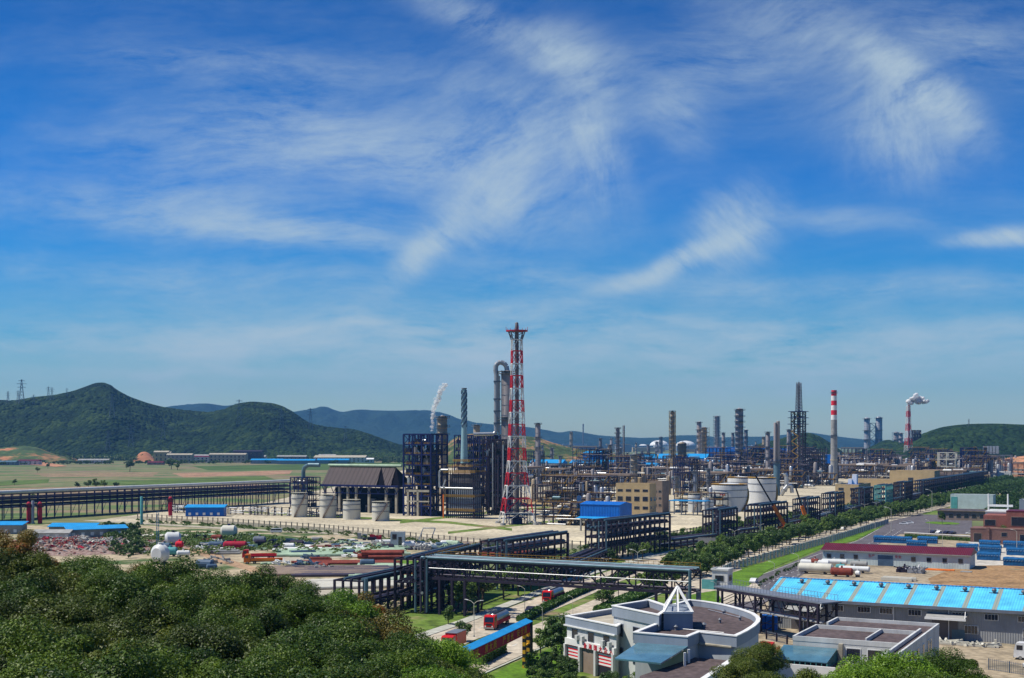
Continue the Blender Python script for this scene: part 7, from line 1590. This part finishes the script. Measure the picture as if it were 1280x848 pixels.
def pylon_proto():
    r = bpy.data.objects.new('pylon', None); COL.objects.link(r); b = MB(); h = 50
    for i in range(7):
        z0, z1 = h * i / 7, h * (i + 1) / 7; a0 = 5 * (1 - z0 / h) ** 1.2 + .7; a1 = 5 * (1 - z1 / h) ** 1.2 + .7
        C0_ = [(a0, a0), (-a0, a0), (-a0, -a0), (a0, -a0)]; C1_ = [(a1, a1), (-a1, a1), (-a1, -a1), (a1, -a1)]
        for k in range(4): j = (k + 1) % 4; b.beam((*C0_[k], z0), (*C1_[k], z1), .55); b.beam((*C0_[k], z0), (*C1_[j], z1), .3); b.beam((*C0_[j], z0), (*C1_[k], z1), .3)
    b.build('lattice', M_['grey_steel'], r); c = MB()
    for z, w in ((34, 8), (41, 9.5), (47, 6.5)): c.beam((-w, 0, z), (w, 0, z), .6); c.beam((-w, 0, z), (0, 0, z + 2.5), .3); c.beam((w, 0, z), (0, 0, z + 2.5), .3)
    c.build('crossarm', M_['grey_steel'], r); return r
from mathutils.bvhtree import BVHTree
TREES = [BVHTree.FromPolygons([tuple(v.co) for v in h_.data.vertices], [tuple(p.vertices) for p in h_.data.polygons]) for h_ in HILLS]
pp = pylon_proto(); fp = True
for (px, top, bot, Y, lab) in ((10, 487, 503, 2880, 'leftmost pylon on the ridge'), (22.5, 486, 503, 2900, 'short pylon beside the tallest one on the ridge'), (27, 472, 503, 2850, 'tallest pylon on the ridge at far left'), (42, 491, 505, 2850, 'small pylon right of the tallest on the ridge'), (60.5, 481, 498, 2900, 'left one of two close pylons on the ridge'), (65, 482, 498, 2880, 'right one of two close pylons on the ridge'), (83.5, 483, 494, 2900, 'lone small pylon left of the hill peak'),
    (140, 490, 520, 2700, 'pylon on the slope below the hill peak'), (163.5, 528, 557, 2300, 'pylon low on the slope right of the track'), (204, 522, 548, 2400, 'pylon on the saddle slope'), (299, 497, 530, 2600, 'pylon on the left shoulder of the second hill'), (388, 508, 535, 2700, 'pylon standing against the blue mountains'), (352, 508, 535, 2700, 'pylon at the right top of the second hill'), (135, 536, 560, 2350, 'short pylon left of the slope pylon'), (380, 545, 563, 2250, 'pylon low right of the second hill'), (432, 530, 550, 2500, 'pylon on the low right end of the second hill'), (1211, 521, 531, 2480, 'tiny mast pair on top of the right hill')):
    dv = Vector(((px - 640) / F, 1, -(bot + 1.5 - CY) / F)); hit = None
    for T_ in TREES:
        c_ = T_.ray_cast(Vector((0, 0, H)), dv)[0]
        if c_: hit = c_
    if hit is None: hit = A(px, bot, 3450)
    loc = hit - Vector((0, 0, 2)); s = (bot - top) * loc.y / F / 50
    if fp: o = pp; o.location = loc; o.scale = (s, s, s); fp = False
    else: o = again(pp, loc, .2, sc=s)
    setp(o, lab, 'pylon', 'power pylons on the hills')

# ---------------------------------------------------------------- the hill in front with its trees
OFF = [(-300, 118), (0, 121), (30, 123), (60, 133), (100, 144), (118, 151), (140, 139), (168, 128), (195, 144), (240, 153), (300, 151), (320, 157), (345, 170), (385, 171), (400, 178), (430, 184), (460, 208), (490, 224), (520, 232), (545, 244), (575, 253), (590, 266), (602, 292), (615, 310), (640, 335), (900, 345), (1400, 345)]
def off_sil(px): return float(np.interp(px, [a for a, b in OFF], [b for a, b in OFF])) - (15 if px < 530 else 0) + (6 if px > 565 else 0)
DC = 112.0
def canopy_z(x, y):
    px = 640 + F * x / max(y, 5); o = off_sil(px); yy = min(max(y, 40), DC); t = (DC - yy) / (DC - 42); off = o + (max(305, o) - o) * t
    return H - off * yy / F
def terr(x, y):
    z = canopy_z(x, y) - 9.0
    if y > DC: z = z * max(0, 1 - (y - DC) / 75) ** 1.2
    if y < 40: z = min(z, 26)
    z += .5 * mnoise.noise(Vector((x / 9, y / 9, 0)))
    return max(z, -.3)
tv = []; nx_, ny_ = 90, 70
for j in range(ny_ + 1):
    for i in range(nx_ + 1): x = -150 + 300 * i / nx_; y = -60 + 270 * j / ny_; tv.append((x, y, terr(x, y) if y < 198 else -.3))
o = MB().add(tv, [(j * (nx_ + 1) + i, j * (nx_ + 1) + i + 1, (j + 1) * (nx_ + 1) + i + 1, (j + 1) * (nx_ + 1) + i) for j in range(ny_) for i in range(nx_)]).build('hillside', M_['rough_grass'], smooth=True); o['kind'] = 'structure'

def leaf_mesh(name, seed, clumps, R, leaf, per, m, squash=.8, inner=.25, shape=None):
    """crown of leaf quads gathered in clumps of uneven size through an ellipsoid"""
    rn = np.random.RandomState(seed); pts = []; nrm = []
    cen = rn.normal(size=(clumps, 3)); cen /= np.linalg.norm(cen, axis=1)[:, None]; cen *= (rn.uniform(inner, 1, (clumps, 1)) ** .5) * R * .8; cen[:, 2] *= squash
    cen[:, 2] = np.where(cen[:, 2] < 0, cen[:, 2] * .75, cen[:, 2])
    for c in cen:
        n = int(per * rn.uniform(.6, 1.3)); rad = R * rn.uniform(.16, .36); d = rn.normal(size=(n, 3)); d /= np.linalg.norm(d, axis=1)[:, None]
        p = c + d * rad * (rn.uniform(.35, 1.08, (n, 1)) ** .6) * np.array([1, 1, .8]); pts.append(p); nrm.append(d * .8 + rn.normal(size=(n, 3)) * .55 + np.array([0, 0, .45]))
    P = np.concatenate(pts); Nn = np.concatenate(nrm); Nn /= np.linalg.norm(Nn, axis=1)[:, None]; n = len(P)
    t = rn.normal(size=(n, 3)); a = np.cross(Nn, t); a /= np.linalg.norm(a, axis=1)[:, None]; b = np.cross(Nn, a); s = leaf * rn.uniform(.6, 1.25, (n, 1))
    q = np.stack([P - a * s, P - b * s * .5 + Nn * s * .12, P + a * s, P + b * s * .5 + Nn * s * .12], 1).reshape(-1, 3)
    me = bpy.data.meshes.new(name); me.vertices.add(n * 4); me.vertices.foreach_set('co', q.astype(np.float32).ravel()); me.loops.add(n * 4); me.loops.foreach_set('vertex_index', np.arange(n * 4, dtype=np.int32))
    me.polygons.add(n); me.polygons.foreach_set('loop_start', np.arange(0, n * 4, 4, dtype=np.int32)); me.polygons.foreach_set('loop_total', np.full(n, 4, dtype=np.int32)); me.materials.append(m); me.update(); me.validate(); return me, cen
def trunk_mesh(name, seed, h, r0, cen, zc, nb=7):
    rn = random.Random(seed); b = MB(); p = Vector((0, 0, -1.0)); q = Vector((rn.uniform(-.3, .3), rn.uniform(-.3, .3), zc * .5)); top = Vector((rn.uniform(-.3, .3), rn.uniform(-.3, .3), zc * .95))
    b.tube(p, q, r0, 8, r0 * .75); b.tube(q, top, r0 * .75, 8, r0 * .3)
    for c in list(cen)[:nb]: s = q.lerp(top, rn.uniform(0, .9)); e = Vector((c[0] * .7, c[1] * .7, zc * rn.uniform(.72, .98))) if nb > 6 else Vector((c[0] * .85, c[1] * .85, zc + c[2] * .6)); mid = s.lerp(e, .5) + Vector((0, 0, .2)); b.tube(s, mid, r0 * .4, 6, r0 * .25); b.tube(mid, e, r0 * .25, 6, r0 * .08)
    o = b.build(name, M_['trunk'], None, True); me = o.data; bpy.data.objects.remove(o); return me
LG = {'deep': leafmat('camphor_leaves', [(.010, .028, .003), (.038, .082, .006), (.088, .145, .009), (.18, .25, .022)], .5, .27, .2), 'olive': leafmat('olive_leaves', [(.016, .034, .003), (.052, .082, .006), (.10, .132, .010), (.19, .20, .02)], .5, .27, .2),
      'rusty': leafmat('turning_leaves', [(.03, .05, .01), (.09, .085, .013), (.20, .14, .02), (.36, .08, .02)], .5, .27, .2), 'bright': leafmat('young_leaves', [(.03, .075, .008), (.075, .16, .012), (.17, .30, .02), (.30, .42, .04)], .48, .3, .35),
      'belt': leafmat('belt_leaves', [(.018, .046, .010), (.04, .09, .014), (.075, .14, .02), (.12, .18, .03)], .5, .4), 'belt2': leafmat('belt_bright_leaves', [(.035, .075, .010), (.07, .14, .016), (.12, .20, .022), (.17, .23, .03)], .5, .4)}
def tm_fix(): pass
BIG = []
for i, k in enumerate(('deep', 'deep', 'olive', 'rusty', 'bright', 'olive')):
    R = 4.2; me, cen = leaf_mesh('big_crown', 50 + i, 30, R, .095, 1350, LG[k], .76, .5); tk = trunk_mesh('big_trunk', i, 9.0, .32, cen, 5.6); BIG.append((k, me, tk))
def big_tree(label, x, y, ztop, kind, s, group, rnd):
    cands = [b for b in BIG if b[0] == kind]; k, me, tk = rnd.choice(cands); R = 4.2 * s
    zb = terr(x, y); ht = max(ztop - zb, 4.5); zc = ztop - 3.0 * s
    r = bpy.data.objects.new('hill_tree', None); COL.objects.link(r); r.location = (x, y, zb); setp(r, label, 'tree', group)
    c = bpy.data.objects.new('crown', me); COL.objects.link(c); c.parent = r; c.location = (0, 0, zc - zb); c.rotation_euler = (0, 0, rnd.uniform(0, 6.28)); c.scale = (s * rnd.uniform(.92, 1.1), s * rnd.uniform(.92, 1.1), s * rnd.uniform(.9, 1.05))
    t = bpy.data.objects.new('trunk', tk); COL.objects.link(t); t.parent = r; t.scale = (s, s, (zc - zb) / 5.6)
rnd = random.Random(77); nb = 0
y = 40.0
while y < DC + 3:
    x = -.47 * y - 4
    while x < .0 * y + 3:
        xx = x + rnd.uniform(-1.3, 1.3); yy = y + rnd.uniform(-1.5, 1.5); px = 640 + F * xx / yy
        if -130 < px < 618:
            zt = canopy_z(xx, yy) + rnd.uniform(-1.5, .0)
            off = (H - zt) / yy * F
            if off < 330:
                py = CY + off
                kind = rnd.choice(('deep', 'deep', 'deep', 'olive')) if px > 240 else rnd.choice(('deep', 'olive', 'deep', 'deep', 'deep', 'olive'))
                if px < 210 and yy > 92: kind = rnd.choice(('rusty', 'olive', 'deep', 'olive', 'deep'))
                if 415 < px < 480 and yy > 98: kind = 'rusty' if rnd.random() < .4 else 'bright'
                if px > 520 and rnd.random() < .35: kind = 'bright'
                s = rnd.uniform(.78, 1.12)
                col = {'deep': 'deep green', 'olive': 'olive green', 'rusty': 'yellow and rust tinged', 'bright': 'bright green'}[kind]
                zn = 'at the far left' if px < 215 else ('below the rubble and yard' if px < 380 else 'towards the road')
                rw = 'on the hill crest' if yy > 92 else ('in mid slope' if yy > 62 else 'nearest the camera')
                big_tree(f'{col} broadleaf tree {rw} {zn}', xx, yy, zt, kind, s, 'broadleaf trees of the near hill, ' + col + ' ' + rw + ' ' + zn, rnd); nb += 1
        x += 4.9
    y += 4.6
print('hill trees', nb)
for (px, py, Y, k, s, lab) in ((1098, 811, 84, 'bright', 1.0, 'big bright yellow green tree top in front of the grey office'), (1062, 829, 80, 'bright', .8, 'bright green tree top at the lower left of the big yellow green one'), (1135, 824, 82, 'bright', .8, 'bright green tree top right of the big yellow green one'), (1184, 812, 88, 'deep', .62, 'pointed green tree top right of the grey office wall'), (1205, 834, 86, 'deep', .6, 'low dark tree top before the picket railing'),
    (1160, 838, 80, 'deep', .8, 'dark green tree top cut by the bottom edge, right'), (1010, 836, 92, 'olive', .8, 'olive tree top in front of the teal glass canopy'), (985, 845, 90, 'bright', .8, 'bright tree top at the bottom left of the teal glass canopy'), (948, 800, 150, 'olive', .8, 'olive tree between round building and grey office'), (930, 822, 140, 'olive', 1.0, 'large olive tree below the round terrace end'), (905, 846, 130, 'rusty', .9, 'rust tinged tree at the foot of the round terrace'), (960, 838, 130, 'olive', .9, 'olive tree left of the teal glass canopy'),
    (1040, 846, 92, 'rusty', .7, 'rust tinged tree top by the bright tree')):
    p = A(px, py, Y); big_tree(lab, p.x, p.y, p.z, k, s, 'tree tops at the lower right', rnd)

# street and belt trees
MID = []
for i, (k, n, per) in enumerate((('belt', 20, 150), ('belt', 18, 160), ('belt2', 20, 150), ('belt2', 16, 170))):
    me, cen = leaf_mesh('belt_crown', 80 + i, n, 2.6, .19, per, LG[k], .85, .15); MID.append((me, trunk_mesh('belt_trunk', 30 + i, 3.6, .16, cen, 3.4, 5)))
NT = [0]
FARQ = []; ROWQ = []
def mid_tree(x, y, s, label, group, v=None, sz=1.0):
    me, tk = MID[rnd.randrange(4) if v is None else v]; r = bpy.data.objects.new('belt_tree', None); COL.objects.link(r); r.location = (x, y, 0); r.scale = (s, s, s * sz); r.rotation_euler = (0, 0, rnd.uniform(0, 6.28)); setp(r, label, 'tree', group)
    c = bpy.data.objects.new('crown', me); COL.objects.link(c); c.parent = r; c.location = (0, 0, 3.2); t = bpy.data.objects.new('trunk', tk); COL.objects.link(t); t.parent = r; NT[0] += 1
def tree_row(pix, step, w, s, label, rows=1, v=None):
    P = [G(*p) for p in pix]
    for i in range(len(P) - 1):
        a, b = P[i], P[i + 1]; L = (b - a).length; d = (b - a) / L; nn = Vector((d.y, -d.x, 0)); t = 0
        while t < L:
            for k in range(rows): o = (k - (rows - 1) / 2) * w / max(1, rows - 1) if rows > 1 else 0; p = a + d * (t + rnd.uniform(-.3, .3) * step) + nn * (o + rnd.uniform(-.8, .8)); ROWQ.append((s * rnd.uniform(.75, 1.2), p.x, p.y, label, v))
            t += step
tree_row([(840, 726), (858, 719), (905, 704), (975, 681), (1030, 668), (1085, 653), (1118, 645)], 7.2, 7, 1.3, 'round dark tree in the belt behind the white pillar fence', 2, None)
tree_row([(868, 722), (890, 713), (905, 707)], 6.5, 5, 1.2, 'bushy tree above the guardhouse', 2)
tree_row([(836, 682), (880, 673), (930, 662), (985, 655), (1040, 645), (1100, 634)], 11, 5, 1.1, 'small tree on the verge in front of the low rack runs', 2)
tree_row([(925, 691), (965, 680), (1010, 670)], 8, 3, 1.2, 'round tree in the wide median beyond the crossroads', 1)
tree_row([(1045, 660), (1090, 648), (1140, 637), (1190, 626)], 8, 4, 1.15, 'round tree in the far median', 2)
tree_row([(1120, 646), (1165, 634), (1225, 617), (1290, 604)], 7, 10, 1.3, 'tree of the roadside wood behind the depot', 3)
tree_row([(1150, 622), (1200, 612), (1260, 601)], 10, 8, 1.3, 'tree between rack and far carriageway', 2)
tree_row([(948, 735), (975, 720), (1008, 704)], 6, 0, .36, 'tiny round clipped tree on the lawn edge', 1)
for (px, py, s, lab) in ((905, 694, 1.6, 'solitary round tree in the traffic island'), (880, 702, 1.5, 'round tree at the crossroads island'), (862, 712, 1.5, 'wide tree before the crossroads right'), (790, 702, 1.3, 'tree behind the bridge under the stepped span'), (803, 700, 1.3, 'second tree behind the bridge under the stepped span'), (735, 700, 1.1, 'bushy tree left of the stepped span foot'), (765, 705, 1.0, 'small tree under the stepped span'), (850, 680, 1.1, 'tree at the right foot of the stepped span'),
    (600, 763, 2.1, 'large round tree at the foot of the pipe bridge'), (583, 768, 1.7, 'dark tree beside the large round tree'), (573, 762, 1.4, 'half hidden tree in the bridge legs'), (630, 750, 1.7, 'wide tree behind the large round tree'), (648, 745, 1.7, 'second wide tree before the pipe bridge'), (664, 741, 1.4, 'tree at the right of the bridge tree group'), (675, 738, 1.3, 'last tree of the bridge tree group'),
    (580, 803, .9, 'small round bush on the central strip'), (712, 812, 1.3, 'round tree left of the office building'), (694, 825, 1.7, 'large dark tree left of the office building'), (676, 818, 1.0, 'small tree at the banner post'), (703, 832, 1.6, 'dark tree at the office building corner'), (1178, 656, .9, 'slim conifer on the round lawn island'), (1242, 678, 1.5, 'round tree before the brick building'), (1250, 680, 1.5, 'second round tree before the brick building'), (1275, 681, 1.4, 'round tree at the right frame edge'),
    (1010, 665, 1.7, 'big dark tree right of the cranes'), (1000, 672, 1.3, 'dark tree below the right crane'), (989, 676, 1.2, 'low tree left of the dark tree'), (560, 782, .9, 'little tree on the dry verge'), (755, 762, 1.2, 'bush by the dark signboard'), (808, 741, 1.5, 'dark tree under the bridge right end'), (825, 742, 1.4, 'second dark tree under the bridge right end'), (843, 734, 1.4, 'tree left of the gate cabin'), (40, 626, 1.0, 'low bush in the field')):
    p = G(px, py); mid_tree(p.x, p.y, s, lab, None, sz=1.5 if 'conifer' in lab else 1)
for (px, py, s) in ((162, 590, 3.2), (214, 587, 3.4), (222, 588, 2.8), (110, 611, 1.6), (120, 611, 1.8), (130, 611, 1.6), (145, 611, 1.2), (97, 612, 1.3), (18, 607, 1.2), (47, 591, 1.6), (60, 586, 1.6)): p = G(px, py); mid_tree(p.x, p.y, s, 'dark bushy tree alone in the open field', 'bushy trees of the open field')
rnd2 = random.Random(5)
for i in range(26): p = G(rnd2.uniform(664, 716), rnd2.uniform(826, 866)); mid_tree(p.x, p.y, rnd2.uniform(.45, .8), 'garden shrub between banner post and office building', 'garden shrubs')
for i in range(16): p = G(rnd2.uniform(745, 860), rnd2.uniform(862, 890)); mid_tree(p.x, p.y, rnd2.uniform(.6, .95), 'leafy tree along the office building front', 'office front trees')
ROWQ.sort(key=lambda q: -q[0] / q[2]); keep = max(0, 288 - NT[0])
for (s_, x_, y_, lab, v_) in ROWQ[:keep]: mid_tree(x_, y_, s_, lab, lab + 's', v_)
print('belt trees', NT[0])
# far woods, read as one mass
def mass(name, label, poly, n, s, m='belt', kind_label='trees', seed=1, spots=None):
    rn = np.random.RandomState(seed); P = [G(*p) for p in poly]; xs = [p.x for p in P]; ys = [p.y for p in P]
    def inside(x, y):
        c = False
        for i in range(len(P)):
            a, b = P[i], P[i - 1]
            if (a.y > y) != (b.y > y) and x < (b.x - a.x) * (y - a.y) / (b.y - a.y) + a.x: c = not c
        return c
    me, cen = leaf_mesh('tuft', seed, 7, 2.8, .55, 26, LG[m], .8, .1); nv = len(me.vertices); co = np.zeros(nv * 3, np.float32); me.vertices.foreach_get('co', co); co = co.reshape(-1, 3); allc = []; k = 0; tries = 0
    while k < n and tries < n * 30:
        tries += 1; x = rn.uniform(min(xs), max(xs)); yy = rn.uniform(min(ys), max(ys))
        if inside(x, yy): sc = s * rn.uniform(.6, 1.3); allc.append(co * sc + np.array([x, yy, 2.2 * sc])); k += 1
    for (s_, x_, y_) in (spots or []): allc.append(co * s_ * np.array([.95, .95, 1.0]) + np.array([x_, y_, 2.9 * s_]))
    q = np.concatenate(allc).astype(np.float32); nn = len(q) // 4; m2 = bpy.data.meshes.new(name); m2.vertices.add(nn * 4); m2.vertices.foreach_set('co', q.ravel()); m2.loops.add(nn * 4); m2.loops.foreach_set('vertex_index', np.arange(nn * 4, dtype=np.int32)); m2.polygons.add(nn); m2.polygons.foreach_set('loop_start', np.arange(0, nn * 4, 4, dtype=np.int32)); m2.polygons.foreach_set('loop_total', np.full(nn, 4, dtype=np.int32)); m2.materials.append(LG[m]); m2.update()
    o = bpy.data.objects.new(name, m2); COL.objects.link(o); setp(o, label, kind_label, kind='stuff'); bpy.data.meshes.remove(me); return o
mass('far_trees', 'far roadside trees merging into one green belt along the carriageways', [(0, 600), (1, 600), (1, 601)], 0, 1, seed=12, spots=[(q[0], q[1], q[2]) for q in ROWQ[keep:]])
mass('far_wood', 'mass of dark trees between the depot and the right hill', [(1160, 632), (1225, 614), (1250, 600), (1330, 600), (1330, 650), (1255, 652), (1235, 640), (1190, 636)], 420, 1.5, seed=3)
mass('far_wood', 'line of dark trees at the foot of the left hill', [(-60, 577.5), (-60, 575.8), (250, 575.5), (500, 575.5), (560, 577), (480, 578), (250, 577)], 620, 2.8, seed=4)
mass('far_wood', 'thin line of trees in front of the village at the field edge', [(-60, 582.5), (-60, 580), (250, 579.5), (540, 579), (540, 580.5), (250, 581)], 170, 2.0, seed=14)
mass('far_wood', 'dark bushes strewn along the foot of the right hill', [(1180, 592), (1200, 583), (1320, 580), (1320, 590)], 260, 2.2, seed=6)
mass('bushes', 'low bushes and weeds along the beige perimeter wall', [(170, 652), (300, 658), (420, 666), (560, 679), (640, 686), (640, 690), (540, 682), (400, 670), (280, 661), (170, 655)], 260, .42, 'belt2', 'bushes', 7)
mass('bushes', 'weeds and bushes over the left yard ground', [(130, 664), (260, 668), (440, 680), (480, 690), (440, 700), (330, 690), (200, 700), (140, 690)], 520, .5, 'belt2', 'bushes', 8)
mass('bushes', 'green scrub on the slope behind the rubble heap', [(128, 660), (172, 662), (178, 690), (160, 700), (140, 690)], 160, .8, 'belt', 'bushes', 9)
mass('bushes', 'scrub under the nearest pipe rack spans', [(440, 790), (480, 760), (560, 740), (640, 705), (830, 690), (860, 668), (700, 690), (600, 715), (500, 745)], 220, .45, 'belt2', 'bushes', 10)

# ---------------------------------------------------------------- steam and haze
def volmat(name, col, dens, emis=0):
    m = bpy.data.materials.new(name); m.use_nodes = True; nt = m.node_tree
    for n in list(nt.nodes): nt.nodes.remove(n)
    o = nt.nodes.new('ShaderNodeOutputMaterial'); v = nt.nodes.new('ShaderNodeVolumePrincipled'); v.inputs['Color'].default_value = (*col, 1); v.inputs['Density'].default_value = dens; v.inputs['Anisotropy'].default_value = 0.0; nt.links.new(v.outputs[0], o.inputs['Volume']); return m
def plume(label, puffs, Y, m, sx=1):
    b = MB(); rr = random.Random(3)
    obs = []
    r = thing('steam_plume', label, 'steam', A(puffs[0][0], puffs[0][1], Y), 0); r['kind'] = 'stuff'
    import bmesh
    bm = bmesh.new()
    for (px, py, rad) in puffs:
        c = A(px, py, Y) - r.location
        for q_ in range(7):
            k = rad * rr.uniform(.4, .95) * (1.35 if Y < 1000 else 1) * Y / F; d_ = Vector((rr.gauss(0, .5), rr.gauss(0, .5), rr.gauss(0, .45))) * rad * Y / F
            bmesh.ops.create_icosphere(bm, subdivisions=2, radius=k, matrix=Matrix.Translation(c + d_))
    for v in bm.verts: v.co += v.co.normalized() * 0 + Vector((mnoise.noise(v.co * .12 / (Y / 1000)), mnoise.noise(v.co * .12 / (Y / 1000) + Vector((9, 0, 0))), mnoise.noise(v.co * .12 / (Y / 1000) + Vector((0, 9, 0))))) * (Y / F) * 2.2
    me = bpy.data.meshes.new('steam'); bm.to_mesh(me); bm.free(); me.shade_smooth(); me.materials.append(m); o = bpy.data.objects.new('puffs', me); COL.objects.link(o); o.parent = r
def steam_surf(name, lo, hi):
    m = bpy.data.materials.new(name); m.use_nodes = True; nt = m.node_tree; N = nt.nodes; L = nt.links; N.remove(N['Principled BSDF'])
    d = N.new('ShaderNodeBsdfDiffuse'); d.inputs[0].default_value = (.9, .9, .9, 1); t = N.new('ShaderNodeBsdfTranslucent'); t.inputs[0].default_value = (.9, .9, .9, 1); a = N.new('ShaderNodeMixShader'); a.inputs[0].default_value = .4; L.new(d.outputs[0], a.inputs[1]); L.new(t.outputs[0], a.inputs[2])
    tp = N.new('ShaderNodeBsdfTransparent'); tc = N.new('ShaderNodeTexCoord'); n = N.new('ShaderNodeTexNoise'); n.inputs['Scale'].default_value = .5; n.inputs['Detail'].default_value = 5; L.new(tc.outputs['Object'], n.inputs[0])
    r = N.new('ShaderNodeMapRange'); r.inputs[1].default_value = .35; r.inputs[2].default_value = .65; r.inputs[3].default_value = lo; r.inputs[4].default_value = hi; L.new(n.outputs[0], r.inputs[0])
    x = N.new('ShaderNodeMixShader'); L.new(r.outputs[0], x.inputs[0]); L.new(tp.outputs[0], x.inputs[1]); L.new(a.outputs[0], x.inputs[2]); L.new(x.outputs[0], N['Material Output'].inputs[0]); return m
vm = steam_surf('steam_white', .6, 1.0); vm2 = steam_surf('thin_steam', .05, .33)
plume('compact white steam cloud blowing right from the lattice chimney', [(1136.5, 504, 2.2), (1138, 501, 3.2), (1141, 499.5, 3.8), (1144.5, 497.5, 3.8), (1148.5, 498.5, 4.4), (1153, 500.5, 4.2), (1157, 502, 2.8), (1147, 502, 3.2), (1160, 502, 1.4), (1151, 496.5, 1.6)], 2150, vm)
plume('thin white steam rising from the navy coke drum frame', [(539.8, 538, 1.1), (540.2, 533, 1.5), (540.5, 528, 1.8), (540.8, 523, 2.0), (541.5, 518, 2.2), (541.8, 513, 2.4), (542.8, 508, 2.6), (544.5, 504, 2.8), (546.5, 499, 3.0), (549, 495, 2.7), (550.5, 490, 2.6), (553, 486, 2.4), (556, 482, 2.0)], 745, vm2)
hz = MB().box(-24000, 24000, -3200, 11800, -3, 560).build('haze', volmat('haze_air', (.16, .46, .92), 5.2e-5)); setp(hz, 'pale blue haze over the plain', 'haze', kind='stuff')
